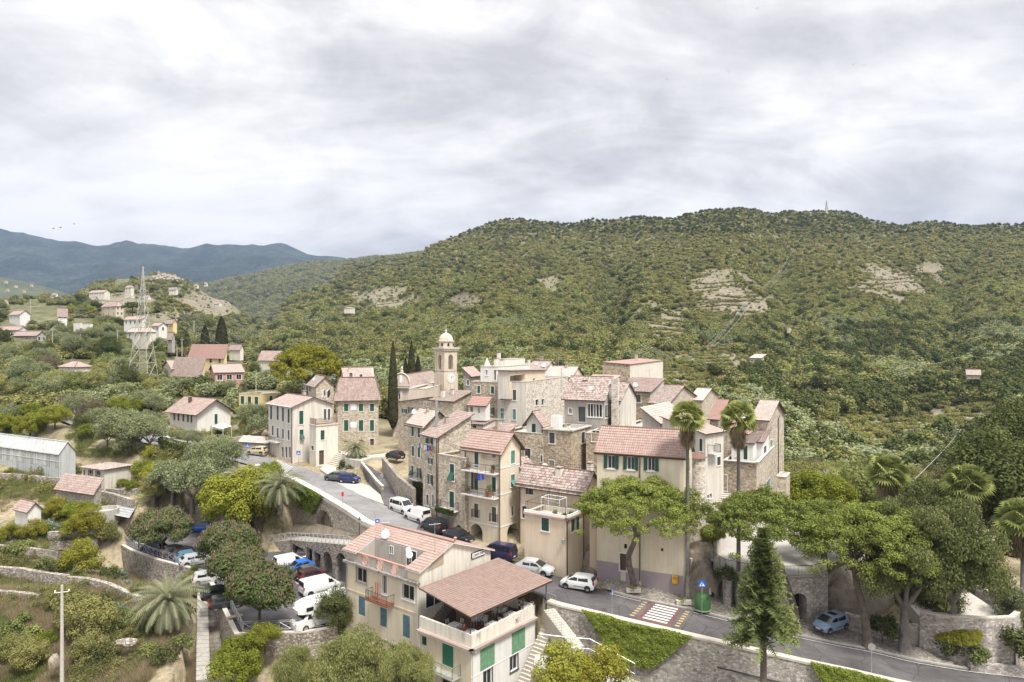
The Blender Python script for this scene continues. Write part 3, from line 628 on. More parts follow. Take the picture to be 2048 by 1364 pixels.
# broad steps up to the piazza
s0a,s0b,s1a,s1b = G(655,931,3.9),G(718,946,3.6),G(676,905,5.6),G(722,921,5.6)
T = thing('stone_stairs','broad flight of pale stone steps climbing to the piazza beside the palm','stairs',s0a)
for k in range(8):
 f0,f1 = k/8,(k+1)/8; mb = MB(); a_,b2,c_,d_ = s0a.lerp(s1a,f0),s0b.lerp(s1b,f0),s0b.lerp(s1b,f1),s0a.lerp(s1a,f1)
 zt0 = c_.z*.5+d_.z*.5; mb.hexa([(p.x,p.y,2.6) for p in (a_,b2,c_,d_)]+[(p.x,p.y,zt0) for p in (a_,b2,c_,d_)]); wpart(T,'step',mb,CAP)
# car park
mb = MB(); mb.face([(x,y,CPZ) for x,y in CARPARK]); structure('car_park',mb,ASPH_D)
mb = MB()
for u0,v0,u1,v1 in ((567,1143,606,1176),(545,1118,560,1132),(606,1176,640,1207),(396,1118,420,1090),(270,1085,330,1095)):
 a_,b2 = G(u0,v0,CPZ+.01),G(u1,v1,CPZ+.01); d = (b2-a_).normalized(); n_ = Vector((-d.y,d.x,0))*.07
 mb.face([a_-n_,b2-n_,b2+n_,a_+n_])
structure('bay_lines',mb,RPAINT)
# -- buildings
def cutface(mb,O,d,n,L,z0,z1,holes,mi=0,depth=.2,back=None):
 """wall rectangle with real openings; O corner (2-D), d along, n outward"""
 def P(s,z,o=0): return (O.x+d.x*s+n.x*o,O.y+d.y*s+n.y*o,z)
 hs = [h for h in holes if h[0] > .02 and h[1] < L-.02 and h[2] >= z0-.001 and h[3] < z1-.02]
 S = sorted(set([0,L]+[x for h in hs for x in h[:2]])); Z = sorted(set([z0,z1]+[x for h in hs for x in h[2:4]]))
 for i in range(len(S)-1):
  for j in range(len(Z)-1):
   sm_,zm_ = (S[i]+S[i+1])/2,(Z[j]+Z[j+1])/2
   if any(h[0] < sm_ < h[1] and h[2] < zm_ < h[3] for h in hs): continue
   mb.face([P(S[i],Z[j]),P(S[i+1],Z[j]),P(S[i+1],Z[j+1]),P(S[i],Z[j+1])],mi)
 for h in hs:
  s0,s1,a,b,arch = h[:5]; dp = h[5] if len(h) > 5 else depth
  mb.face([P(s0,a),P(s1,a),P(s1,a,-dp),P(s0,a,-dp)],mi)
  if arch:
   r = (s1-s0)/2; rz = min(r,b-a); zs = b-rz; K = 12; c = (s0+s1)/2
   cv = [(c-r*math.cos(math.pi*k/K),zs+rz*math.sin(math.pi*k/K)) for k in range(K+1)]
   for k in range(K):
    p,q = cv[k],cv[k+1]
    mb.face([P(p[0],p[1]),P(q[0],q[1]),P(q[0],b),P(p[0],b)],mi)
    mb.face([P(p[0],p[1]),P(q[0],q[1]),P(q[0],q[1],-dp),P(p[0],p[1],-dp)],mi)
   top = zs
  else:
   mb.face([P(s0,b),P(s1,b),P(s1,b,-dp),P(s0,b,-dp)],mi); top = b
  for s_ in (s0,s1): mb.face([P(s_,a),P(s_,top),P(s_,top,-dp),P(s_,a,-dp)],mi)
def tileplane(mb,E0,E1,R1,R0,fine=True,w=.25,l=.38):
 E0,E1,R1,R0 = map(Vector,(E0,E1,R1,R0))
 L = (E1-E0).length; S = ((R0+R1)/2-(E0+E1)/2).length
 if not fine or L < .5 or S < .4:
  return mb.face([E0,E1,R1,R0],0,[(0,S),(L,S),(L,0),(0,0)])
 n = ((E1-E0).cross(R0-E0)).normalized(); n = n if n.z > 0 else -n
 nb = max(2,round(L/w)); nr = max(1,round(S/l)); prof = [0,.05,.062,.05]
 us = [i/(4*nb) for i in range(4*nb+1)]
 for j in range(nr):
  t0,t1 = j/nr,(j+1)/nr; base = len(mb.v)
  for t_,lift in ((t0,.045),(t1,.005)):
   a,b = E0.lerp(R0,t_),E1.lerp(R1,t_)
   for i,u_ in enumerate(us):
    p = a.lerp(b,u_)+n*(prof[i % 4]+lift); mb.v.append((p.x,p.y,p.z))
  m = len(us)
  for i in range(m-1):
   mb.f.append((base+i,base+i+1,base+m+i+1,base+m+i)); mb.m.append(0)
   a,b = us[i]*L,us[i+1]*L; mb.uv.append([(a,(1-t0)*S-.01),(b,(1-t0)*S-.01),(b,(1-t1)*S+.01),(a,(1-t1)*S+.01)])
 return mb
class House:
 def __init__(s,name,label,u,v,Y,th,uL,uR,vb=None,zb=None,wall=PL_CREAM,wallR=None,cat='house',group=None,Lm=99,Sm=99):
  s.name = name; C = W(u,v,Y); s.C = C.xy; s.ze = C.z; th = R(th)
  s.dL = Vector((-math.cos(th),math.sin(th))); s.dR = Vector((math.sin(th),math.cos(th)))
  kL,kR = (uL-1024)/F,(uR-1024)/F
  s.L = max(1.2,(C.x-kL*C.y)/(math.cos(th)+kL*math.sin(th))); s.S = max(1.2,(kR*C.y-C.x)/(math.sin(th)-kR*math.cos(th)))
  s.L = min(s.L,Lm); s.S = min(s.S,Sm); s.zb = zb if zb is not None else CZ-(vb-682)/F*Y
  s.mats = [wall,wallR or wall]; s.T = thing(name,label,cat,(C.x,C.y,s.zb),0,group)
  s.h = {'L': [],'R': []}; s.todo = []; s.depth = .2; s.mid = None
 def fr(s,f):   # origin, direction, outward normal, length
  if f == 'L': return s.C,s.dL,-s.dR,s.L
  return s.C,s.dR,-s.dL,s.S
 def pt(s,f,a,z,o=0):
  O,d,n,L = s.fr(f); return Vector((O.x+d.x*a+n.x*o,O.y+d.y*a+n.y*o,z))
 def ab(s,a,b,z): p = s.C+s.dL*a+s.dR*b; return Vector((p.x,p.y,z))
 def uv(s,f,u,v):
  O,d,n,L = s.fr(f); k = (u-1024)/F; a = (k*O.y-O.x)/(d.x-k*d.y); Y = O.y+d.y*a; return a,CZ-(v-682)/F*Y
 def win(s,f,u,v,w,h,kind='c',mat=None,arch=False,sur=WHITE,depth=None,n=None):
  a0,_ = s.uv(f,u-w/2,v); a1,_ = s.uv(f,u+w/2,v); _,z1 = s.uv(f,u,v-h/2); _,z0 = s.uv(f,u,v+h/2)
  return s.winm(f,min(a0,a1),max(a0,a1),z0,z1,kind,mat,arch,sur,depth)
 def winm(s,f,a0,a1,z0,z1,kind='c',mat=None,arch=False,sur=WHITE,depth=None):
  dp = depth or .2
  s.h[f].append((a0,a1,z0,z1,arch,dp)); s.todo.append((f,a0,a1,z0,z1,kind,mat or GREEN,arch,sur,dp)); return s
 def grid(s,f,cols,rows,w=.9,h=1.35,kind='c',mat=None,top=.9,m=.9,step=3.0,sur=WHITE):
  O,d,n,L = s.fr(f)
  for i in range(cols):
   c = L*(i+.5)/cols if cols > 1 else L/2
   for j in range(rows):
    z1 = s.ze-top-j*step; k = kind if isinstance(kind,str) and len(kind) == 1 else kind[(i*3+j*5) % len(kind)]
    if z1-h > s.zb+.2: s.winm(f,c-w/2,c+w/2,z1-h,z1,k,mat,False,sur)
  return s
 def _win(s,f,a0,a1,z0,z1,kind,mat,arch,sur,dp):
  P = lambda a,z,o: s.pt(f,a,z,o)
  def bx(mb,a,b,c,d,o0,o1,mi=0): mb.hexa([P(a,c,o1),P(b,c,o1),P(b,c,o0),P(a,c,o0),P(a,d,o1),P(b,d,o1),P(b,d,o0),P(a,d,o0)],mi)
  mb = MB(); t = .09
  if sur and not arch:
   bx(mb,a0-t,a0,z0-t,z1+t,-.02,.035); bx(mb,a1,a1+t,z0-t,z1+t,-.02,.035); bx(mb,a0,a1,z1,z1+t,-.02,.03); bx(mb,a0-t*1.5,a1+t*1.5,z0-t*1.2,z0,-.02,.09)
  mats = [sur or WHITE,WHITE]
  if kind in 'ogt' and kind != 'k':
   fr = .055; c = (a0+a1)/2
   for q in ((a0,a0+fr,z0,z1),(a1-fr,a1,z0,z1),(c-fr/2,c+fr/2,z0+fr,z1-fr)): bx(mb,*q,-dp+.012,-dp+.06,1)
   bx(mb,a0+fr,a1-fr,z0,z0+fr,-dp+.012,-dp+.06,1); bx(mb,a0+fr,a1-fr,z1-fr,z1,-dp+.012,-dp+.06,1)
  if not mb.f: bx(mb,a0,a1,z0,z0+.03,-dp+.01,-.01)
  nm = 'door' if kind in 'd' else 'window'
  if kind == 'a': nm = 'archway'
  wnd = wpart(s.T,nm,mb,mats)
  mb = MB()
  if kind == 'a':
   mb.face([P(a0-.01,z0,-dp),P(a1+.01,z0,-dp),P(a1+.01,z1,-dp),P(a0-.01,z1,-dp)]); wpart(s.T,'inner_wall',mb,s.mats[0 if f == 'L' else 1],wnd); return
  mb.face([P(a0-.01,z0,-dp),P(a1+.01,z0,-dp),P(a1+.01,z1,-dp),P(a0-.01,z1,-dp)])
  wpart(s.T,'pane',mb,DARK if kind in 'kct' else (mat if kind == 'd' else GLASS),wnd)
  c = (a0+a1)/2
  def leaf(a,b,c_,d,o0,o1):
   mb = MB(); bx(mb,a,b,c_,d,o0,o1)
   k = max(3,int((d-c_)/.16))
   if s.C.y < 96:
    for i in range(k):
     zz = c_+.06+(d-c_-.12)*i/k; bx(mb,a+.05,b-.05,zz,zz+.075,o1,o1+.03)
   wpart(s.T,'shutter',mb,mat,wnd)
  if kind == 'c': leaf(a0+.005,c-.008,z0,z1,-.07,-.03); leaf(c+.008,a1-.005,z0,z1,-.07,-.03)
  elif kind == 'o': q = (a1-a0)/2; leaf(a0-q-.02,a0-.02,z0,z1,.04,.08); leaf(a1+.02,a1+q+.02,z0,z1,.04,.08)
  elif kind == 'h': leaf(a0+.005,c,z0,z1,-.07,-.03); q = (a1-a0)/2; leaf(a1+.02,a1+q,z0,z1,.04,.08)
  elif kind == 't':
   zm = z0+(z1-z0)*.5; leaf(a0,a1,zm,z1,-.07,-.03)
   mb = MB(); e = .55; mb.hexa([P(a0,z0+.1,e),P(a1,z0+.1,e),P(a1,zm,-.04),P(a0,zm,-.04),P(a0,z0+.13,e+.04),P(a1,z0+.13,e+.04),P(a1,zm+.03,0),P(a0,zm+.03,0)]); wpart(s.T,'shutter',mb,mat,wnd)
 def build(s,roof='gableL',rise=1.2,o=.4,tile=TILE,fine=None,para=.5,ridge=.5,rmat=None,zbe=None):
  L,S,ze,zb = s.L,s.S,s.ze,s.zb; mb = MB(); fine = s.C.y < 118 if fine is None else fine
  zb2 = zb-2.5 if zbe is None else zbe
  cutface(mb,s.C,s.dL,-s.dR,L,zb2,ze,s.h['L'],0); cutface(mb,s.C,s.dR,-s.dL,S,zb2,ze,s.h['R'],1)
  A = lambda a,b,z: s.ab(a,b,z)
  mb.face([A(0,S,zb2),A(L,S,zb2),A(L,S,ze),A(0,S,ze)],0); mb.face([A(L,0,zb2),A(L,S,zb2),A(L,S,ze),A(L,0,ze)],1)
  rf = MB(); und = MB(); cap = MB()
  def plane(E0,E1,R1,R0):
   tileplane(rf,E0,E1,R1,R0,fine); d = Vector((0,0,-.09)); und.face([E0+d,E1+d,R1+d,R0+d])
   for p,q in ((E0,E1),(E1,R1),(R1,R0),(R0,E0)): und.face([p+d,q+d,q+Vector((0,0,-.005)),p+Vector((0,0,-.005))])
  if roof in ('gableL','gableR'):
   m = S if roof == 'gableL' else L; rd = m*ridge; k1 = rise/rd; k2 = rise/(m-rd)
   if roof == 'gableL':
    Q = lambda a,b,z: A(a,b,z)
    mb.face([A(0,0,ze),A(0,S,ze),A(0,rd,ze+rise)],1); mb.face([A(L,0,ze),A(L,S,ze),A(L,rd,ze+rise)],1); n_ = L
   else:
    Q = lambda a,b,z: A(b,a,z)
    mb.face([A(0,0,ze),A(L,0,ze),A(rd,0,ze+rise)],0); mb.face([A(0,S,ze),A(L,S,ze),A(rd,S,ze+rise)],0); n_ = S
   e = .06
   plane(Q(-o,-o,ze-k1*o+e),Q(n_+o,-o,ze-k1*o+e),Q(n_+o,rd,ze+rise+e),Q(-o,rd,ze+rise+e))
   plane(Q(-o,m+o,ze-k2*o+e),Q(n_+o,m+o,ze-k2*o+e),Q(n_+o,rd,ze+rise+e),Q(-o,rd,ze+rise+e))
   cap.tube([Q(-o,rd,ze+rise+e+.05),Q(n_+o,rd,ze+rise+e+.05)],.11,6)
  elif roof == 'hip':
   h = min(L,S)/2; e = .06; k = rise/h
   if L >= S: R0,R1 = A(h,S/2,ze+rise+e),A(L-h,S/2,ze+rise+e)
   else: R0,R1 = A(L/2,h,ze+rise+e),A(L/2,S-h,ze+rise+e)
   z_ = ze-k*o+e; c = [A(-o,-o,z_),A(L+o,-o,z_),A(L+o,S+o,z_),A(-o,S+o,z_)]
   tris = [(c[0],c[1],R1,R0),(c[2],c[3],R0,R1),(c[3],c[0],R0,R0),(c[1],c[2],R1,R1)] if L >= S else [(c[3],c[0],R0,R1),(c[1],c[2],R1,R0),(c[0],c[1],R0,R0),(c[2],c[3],R1,R1)]
   fine0 = fine
   for q in tris: tileplane(rf,*q,fine=False)
   for q in ((c[0],R0),(c[1],R1 if L >= S else R0),(c[2],R1),(c[3],R0 if L >= S else R1),(R0,R1)): cap.tube([q[0]+Vector((0,0,.04)),q[1]+Vector((0,0,.04))],.1,5)
   d = Vector((0,0,-.09)); und.face([p+d for p in c])
   for i in range(4): und.face([c[i]+d,c[(i+1) % 4]+d,c[(i+1) % 4]-Vector((0,0,.005)),c[i]-Vector((0,0,.005))])
  elif roof in ('shedL','shedR','shedLr','shedRr'):
   e = .06; m = S if 'L' in roof else L; n_ = L if 'L' in roof else S; k = rise/m; Q = (lambda a,b,z: A(a,b,z)) if 'L' in roof else (lambda a,b,z: A(b,a,z))
   rev = roof.endswith('r')
   za,zc = (ze,ze+rise) if not rev else (ze+rise,ze)
   if 'L' in roof:
    mb.face([A(0,0,ze),A(0,S,ze),A(0,S,zc)] if not rev else [A(0,0,ze),A(0,S,ze),A(0,0,za)],1); mb.face([A(L,0,ze),A(L,S,ze),A(L,S,zc)] if not rev else [A(L,0,ze),A(L,S,ze),A(L,0,za)],1)
    (mb.face([A(0,S,ze),A(L,S,ze),A(L,S,zc),A(0,S,zc)],0) if not rev else mb.face([A(0,0,ze),A(L,0,ze),A(L,0,za),A(0,0,za)],0))
   else:
    mb.face([A(0,0,ze),A(L,0,ze),A(L,0,zc)] if not rev else [A(0,0,ze),A(L,0,ze),A(0,0,za)],0); mb.face([A(0,S,ze),A(L,S,ze),A(L,S,zc)] if not rev else [A(0,S,ze),A(L,S,ze),A(0,S,za)],0)
    (mb.face([A(L,0,ze),A(L,S,ze),A(L,S,zc),A(L,0,zc)],1) if not rev else mb.face([A(0,0,ze),A(0,S,ze),A(0,S,za),A(0,0,za)],1))
   kk = k if not rev else -k
   E = [Q(-o,-o,za-kk*o+e),Q(n_+o,-o,za-kk*o+e),Q(n_+o,m+o,zc+kk*o+e),Q(-o,m+o,zc+kk*o+e)]
   if rev: plane(E[3],E[2],E[1],E[0])
   else: plane(*E)
  elif roof == 'flat':
   p = para; t = .25
   rf.face([A(t,t,ze-p),A(L-t,t,ze-p),A(L-t,S-t,ze-p),A(t,S-t,ze-p)])
   for q in ((0,L,0,t),(0,L,S-t,S),(0,t,t,S-t),(L-t,L,t,S-t)):
    und.hexa([A(q[0]-(.05 if q[0] == 0 else 0),q[2]-(.05 if q[2] == 0 else 0),ze),A(q[1]+(.05 if q[1] == L else 0),q[2]-(.05 if q[2] == 0 else 0),ze),A(q[1]+(.05 if q[1] == L else 0),q[3]+(.05 if q[3] == S else 0),ze),A(q[0]-(.05 if q[0] == 0 else 0),q[3]+(.05 if q[3] == S else 0),ze),
       A(q[0]-(.05 if q[0] == 0 else 0),q[2]-(.05 if q[2] == 0 else 0),ze+.1),A(q[1]+(.05 if q[1] == L else 0),q[2]-(.05 if q[2] == 0 else 0),ze+.1),A(q[1]+(.05 if q[1] == L else 0),q[3]+(.05 if q[3] == S else 0),ze+.1),A(q[0]-(.05 if q[0] == 0 else 0),q[3]+(.05 if q[3] == S else 0),ze+.1)])
    und.face([A(q[0],q[2]+(t if q[2] == 0 else 0),ze-p),A(q[1],q[2]+(t if q[2] == 0 else 0),ze-p),A(q[1],q[2]+(t if q[2] == 0 else 0),ze),A(q[0],q[2]+(t if q[2] == 0 else 0),ze)])
   tile = rmat or CONC
  wpart(s.T,'wall',mb,s.mats); s.roof = wpart(s.T,'roof',rf,tile)
  if und.f: wpart(s.T,'coping' if roof == 'flat' else 'eaves',und,(CAP if roof == 'flat' else BROWN),s.roof)
  if cap.f: wpart(s.T,'ridge_tiles',cap,tile,s.roof)
  for w_ in s.todo: s._win(*w_)
  if s.T['category'] == 'house' and 80 < s.C.y < 140 and roof[:3] in ('gab','she') and L > 3 and S > 3:
   rq = random.Random(int(s.C.x*7+s.C.y))
   if rq.random() < .65: s.chimney(L*rq.uniform(.2,.7),S*rq.uniform(.3,.6),s.ze+rise*.3,rq.uniform(1.1,1.7),rq.uniform(.4,.65),rq.choice([PL_PALE,PL_GREY,ST_A]))
   if rq.random() < .6: aerial(s.T,s.ab(L*rq.uniform(.2,.8),S*.5,s.ze+rise*.5),rq.uniform(1.8,3.2))
   if rq.random() < .3: dish(s.T,s.ab(L*rq.uniform(.2,.8),S*.2,s.ze+rise*.3),.38,WHITE,rq.uniform(-40,30),.5)
  return s
 def pipe(s,f,a,z0=None,z1=None,mat=None,r=.06):
  z0 = s.zb if z0 is None else z0; z1 = s.ze-.05 if z1 is None else z1
  mb = MB(); mb.tube([s.pt(f,a,z1+.02,.35),s.pt(f,a,z1-.35,.09),s.pt(f,a,z0,.09)],r,6); wpart(s.T,'drainpipe',mb,mat or PIPE); return s
 def gutter(s,f,mat=None,o=.45,dz=-.1):
  O,d,n,L = s.fr(f); mb = MB(); mb.tube([s.pt(f,-o+.1,s.ze+dz,o),s.pt(f,L+o-.1,s.ze+dz,o)],.075,6); wpart(s.T,'gutter',mb,mat or PIPE); return s
 def balcony(s,f,a0,a1,z,dep=1.1,mat=IRON,slab=WHITE,h=1.0,step=.13):
  mb = MB(); P = lambda a,z_,o: s.pt(f,a,z_,o)
  mb.hexa([P(a0,z-.14,dep),P(a1,z-.14,dep),P(a1,z-.14,0),P(a0,z-.14,0),P(a0,z,dep),P(a1,z,dep),P(a1,z,0),P(a0,z,0)]); b = wpart(s.T,'balcony',mb,slab)
  rail(s.T,b,[P(a0+.05,z,0),P(a0+.05,z,dep-.06),P(a1-.05,z,dep-.06),P(a1-.05,z,0)],h,mat,step); return s
 def chimney(s,a,b,z0,h=1.2,w=.55,mat=None,capm=None):
  mb = MB(); o = s.C+s.dL*a+s.dR*b; mb.obox(o,s.dL,s.dR,w,w,z0,z0+h); c = wpart(s.T,'chimney',mb,mat or PL_PALE,s.roof)
  mb = MB(); mb.obox(o-s.dL*.06-s.dR*.06,s.dL,s.dR,w+.12,w+.12,z0+h+.16,z0+h+.24)
  for i in (0,1):
   for j in (0,1): mb.obox(o+s.dL*(i*(w-.1))+s.dR*(j*(w-.1)),s.dL,s.dR,.1,.1,z0+h,z0+h+.16)
  wpart(s.T,'chimney_cap',mb,capm or TILE,s.roof); return s
 def band(s,f,z,h=.12,o=.05,mat=None,name='string_course'):
  O,d,n,L = s.fr(f); mb = MB(); P = lambda a,z_,o_: s.pt(f,a,z_,o_)
  mb.hexa([P(-o,z,o),P(L,z,o),P(L,z,-.01),P(-o,z,-.01),P(-o,z+h,o),P(L,z+h,o),P(L,z+h,-.01),P(-o,z+h,-.01)]); wpart(s.T,name,mb,mat or WHITE); return s
def rail(T,parent,pts,h,mat,step=.13,r=.011,cross=False):
 """posts, top and bottom rail and balusters along a polyline"""
 mb = MB(); pts = [Vector(p) for p in pts]; up_ = Vector((0,0,1))
 for p,q in zip(pts,pts[1:]):
  mb.tube([p+up_*h,q+up_*h],.025,4); mb.tube([p+up_*.1,q+up_*.1],.016,4); n = max(1,int((q-p).length/step))
  for i in range(n+1):
   b = p.lerp(q,i/n); rr = .028 if i in (0,n) or i % 10 == 0 else r; mb.tube([b,b+up_*h],rr,3,cap=False)
 return wpart(T,'railing',mb,mat,parent)
def fence_x(name,label,pts,h,mat=GALV,bay=1.3):
 """street fence with crossed bars in every bay"""
 pts = [Vector(p) for p in pts]; T = thing(name,label,'railing',pts[0]); mb = MB(); up_ = Vector((0,0,1)); pm = MB()
 for p,q in zip(pts,pts[1:]):
  n = max(1,round((q-p).length/bay))
  for i in range(n):
   a,b = p.lerp(q,i/n),p.lerp(q,(i+1)/n)
   for z in (h,h-.18,.12): mb.tube([a+up_*z,b+up_*z],.03,4)
   mb.tube([a+up_*.12,b+up_*(h-.18)],.022,4); mb.tube([b+up_*.12,a+up_*(h-.18)],.022,4); pm.tube([a-up_*.1,a+up_*(h+.03)],.045,5)
 pm.tube([pts[-1]-up_*.1,pts[-1]+up_*(h+.03)],.045,5)
 wpart(T,'bars',mb,mat); wpart(T,'post',pm,mat); return T
def dish(T,p,r=.4,mat=None,az=-30,pole=.8):
 mb = MB(); p = Vector(p); mb.tube([p,p+Vector((0,0,pole))],.03,5); c = p+Vector((0,0,pole)); n = Vector((math.sin(R(az)),-math.cos(R(az)),.45)).normalized()
 a = n.cross(Vector((0,0,1))).normalized(); b = n.cross(a); K = 14; ring0 = None
 for k,(rr,dd) in enumerate(((0.02,0),(r*.6,r*.08),(r,r*.25))):
  ring = []
  for i in range(K):
   t = 2*math.pi*i/K; q = c+n*dd+(a*math.cos(t)+b*math.sin(t))*rr; ring.append(len(mb.v)); mb.v.append(tuple(q))
  if ring0:
   for i in range(K): mb.f.append((ring0[i],ring0[(i+1) % K],ring[(i+1) % K],ring[i])); mb.m.append(0); mb.uv.append([(0,0)]*4)
  ring0 = ring
 mb.tube([c-b*r*.8,c+n*r*1.1],.015,4); return wpart(T,'satellite_dish',mb,mat or WHITE)
def aerial(T,p,h=2.5):
 mb = MB(); p = Vector(p); mb.tube([p,p+Vector((0,0,h))],.022,4); t = p+Vector((0,0,h-.15)); d = Vector((.8,.3,0)).normalized(); n = Vector((-d.y,d.x,0))
 mb.tube([t-d*.6,t+d*.6],.015,4)
 for i in range(6): q = t+d*(-.55+i*.22); mb.tube([q-n*.25,q+n*.25],.01,3)
 return wpart(T,'aerial',mb,GALV)
def laundry(label,p,q,cols,h=.7,mats=None):
 p,q = Vector(p),Vector(q); T = thing('washing_line',label,'washing',p); mb = MB(); mb.tube([p,q],.012,3); wpart(T,'line',mb,IRON)
 n = len(cols); d = (q-p)/n
 for i,c in enumerate(cols):
  a = p+d*(i+.1); b = p+d*(i+.85); mb = MB(); hh = h*random.uniform(.7,1.1); o = Vector((.02,-.03,0))
  mb.face([a,b,b-Vector((0,0,hh))+o*2,a-Vector((0,0,hh*.93))+o*3]); mb.face([a+o,b+o,b+o-Vector((0,0,hh*.5)),a+o-Vector((0,0,hh*.5))]); wpart(T,'garment',mb,c)
# ---- the village, left to right
H = House
h = H('corner_house','pale ivory three storey house with grey shutters beside the upper road crossing',585,813,124,47,537,664,vb=930,wall=PL_AGED)
for u,v0,v1 in ((542.5,825,826),(555.5,826,0),(566,829,0),(577.5,832,0)): h.win('L',u,v0,4.2,28,'c',DGREY if u < 575 else GREEN)
for u,v0 in ((545.5,861),(555.5,866),(566,868),(577.5,870)): h.win('L',u,v0,3.8,20,'c',DGREY)
h.win('R',602.5,835,8.5,27,'c'); h.win('R',603,869,8,20,'t'); h.win('R',650,829,5,22,'c',DGREY); h.win('R',658,829,5,22,'c',DGREY)
for u in (565,572,579): h.win('L',u,905,4,22,'k',sur=None)
h.build('gableL',1.5,.45); h.gutter('L',WHITE); h.pipe('L',.15); h.balcony('L',5.2,9.6,h.uv('L',560,884)[1],1.0)
h = H('annex','ivory annex with a roof terrace and brown railing against the corner house',632,851,121.5,47,619,676,vb=934,wall=PL_PALE)
h.win('R',645,870,8,19,'c'); h.win('R',643,915,10,29,'d',BROWN); h.win('L',625,896,5,9,'k')
h.build('flat',para=.2,rmat=CONC)
rail(h.T,h.roof,[h.ab(h.L-.1,.1,h.ze+.1),h.ab(.1,.1,h.ze+.1),h.ab(.1,h.S-.1,h.ze+.1)],1.05,plain('rusty rail',(.22,.11,.07)),.1,.02)
h.band('L',h.ze-.15,.2,.12,CAP); h.band('R',h.ze-.15,.2,.12,CAP)
h = H('stone_palazzo','four storey stone house with white framed green shutters and hipped tile roof above the piazza',672,779,132,78,636,757,vb=897,wall=ST_A,Lm=7)
for u,w_ in ((692.5,9),(722,9),(744,8.5)):
 h.win('R',u,785,7.5,9,'k'); h.win('R',u,815,w_,15,'c'); h.win('R',u,851,w_,22,'c')
h.win('R',692,889,8,16,'a',arch=True,sur=None); h.win('R',723,888,9,18,'a',arch=True,sur=None); h.win('R',744,886,8,17,'d',BROWN)
h.win('L',656,787,4,12,'c',DGREY); h.win('L',646,786,3,10,'k'); h.build('hip',2.2,.6,TILE)
for u,v in ((707,814),(707,849.5)):
 a0,z0 = h.uv('R',u-6,v+6); a1,z1 = h.uv('R',u+6,v-6); mb = MB(); P_ = h.pt
 mb.hexa([P_('R',a0,z0,.05),P_('R',a1,z0,.05),P_('R',a1,z0,-.01),P_('R',a0,z0,-.01),P_('R',a0,z1,.05),P_('R',a1,z1,.05),P_('R',a1,z1,-.01),P_('R',a0,z1,-.01)]); wpart(h.T,'plaque',mb,WHITE)
h.pipe('R',.2)
h = H('stone_house','stone house with tall shutters left behind the palazzo',632,771,139,62,603,668,vb=860,wall=ST_A,Lm=8,Sm=6)
for u in (610,620,627): h.win('L',u,776,3.6,15,'c',DGREY if u < 622 else GREEN)
h.build('gableL',1.8,.4,TILE_BROWN,fine=False)
h = H('rooftop_house','stone house with paired shallow gables and a roof terrace behind the palazzo',690,757,143,68,636,744,vb=800,wall=ST_B,Lm=7)
h.win('L',668,753,4,8,'k'); h.win('R',702,750,7,10,'g'); h.win('R',722,753,6,9,'c',DGREY); h.build('gableR',2.1,.3,TILE,fine=False); aerial(h.T,h.ab(1,1,h.ze+1),3)
h.chimney(2,1,h.ze+.4,1.6)
h = H('terrace_house','low stone house with pale gable behind the roof terrace',712,753,150,76,690,745,vb=790,wall=ST_B,Lm=5); h.win('R',722,750,6,10,'k'); h.build('gableR',1.8,.3,TILE_PALE,fine=False)
# church
h = H('church','pink stuccoed church with a curved pediment front, cornice and terracotta nave roof',822,776,142,8,785,880,vb=905,wall=PL_CHURCH,cat='church')
h.win('L',800,763+30,6,12,'g',arch=True,sur=None); h.build('gableR',2.6,.2,TILE_BROWN,fine=False)
mb = MB(); c = h.L/2; K = 16; zc = h.ze+.35; rr = h.L*.43; pts = [(c-rr,zc)]+[(c-rr*math.cos(math.pi*k/K),zc+.8+rr*1.12*math.sin(math.pi*k/K)) for k in range(K+1)]+[(c+rr,zc)]
fr_ = [h.pt('L',a,z,.3) for a,z in pts]; bk = [h.pt('L',a,z,-.5) for a,z in pts]
mb.face(fr_); mb.face(bk[::-1])
for i in range(len(pts)-1): mb.face([fr_[i],fr_[i+1],bk[i+1],bk[i]])
wpart(h.T,'pediment',mb,PL_CHURCH)
mb = MB(); mb.tube([h.pt('L',a,z+.05,.35) for a,z in pts[1:-1]],.16,6); wpart(h.T,'pediment_moulding',mb,CAP)
mb = MB(); mb.lathe([(.3,0),(.35,.5),(.15,.7),(.3,1.0),(.05,1.5),(0,1.6)],8,h.pt('L',c,zc+.8+rr*1.12,-.1)); wpart(h.T,'finial',mb,CAP)
mb = MB()
for f in 'LR':
 Ln = h.fr(f)[3]
 for dz,o_ in ((0,.55),(-.22,.35),(-.5,.2)):
  P_ = lambda a,z,o: h.pt(f,a,z,o); z = h.ze+dz
  mb.hexa([P_(-o_,z,o_),P_(Ln,z,o_),P_(Ln,z,-.02),P_(-o_ if f == 'L' else 0,z,-.02),P_(-o_,z+.2,o_),P_(Ln,z+.2,o_),P_(Ln,z+.2,-.02),P_(-o_ if f == 'L' else 0,z+.2,-.02)])
wpart(h.T,'cornice',mb,CAP)
mb = MB()
for k in range(3):
 a = .2+k*(h.L-.8)/2; P_ = lambda a_,z,o: h.pt('L',a_,z,o)
 mb.hexa([P_(a,h.zb,.14),P_(a+.5,h.zb,.14),P_(a+.5,h.zb,0),P_(a,h.zb,0),P_(a,h.ze-.5,.14),P_(a+.5,h.ze-.5,.14),P_(a+.5,h.ze-.5,0),P_(a,h.ze-.5,0)])
wpart(h.T,'pilaster',mb,PL_PALE)
mb = MB(); cc = h.pt('L',c,zc+rr*.45,.33); mb.hexa([cc+Vector((-.35,0,0)),cc+Vector((.35,0,0)),cc+Vector((.35,.1,0)),cc+Vector((-.35,.1,0)),cc+Vector((-.35,0,1.6)),cc+Vector((.35,0,1.6)),cc+Vector((.35,.1,1.6)),cc+Vector((-.35,.1,1.6))]); wpart(h.T,'niche',mb,WHITE)
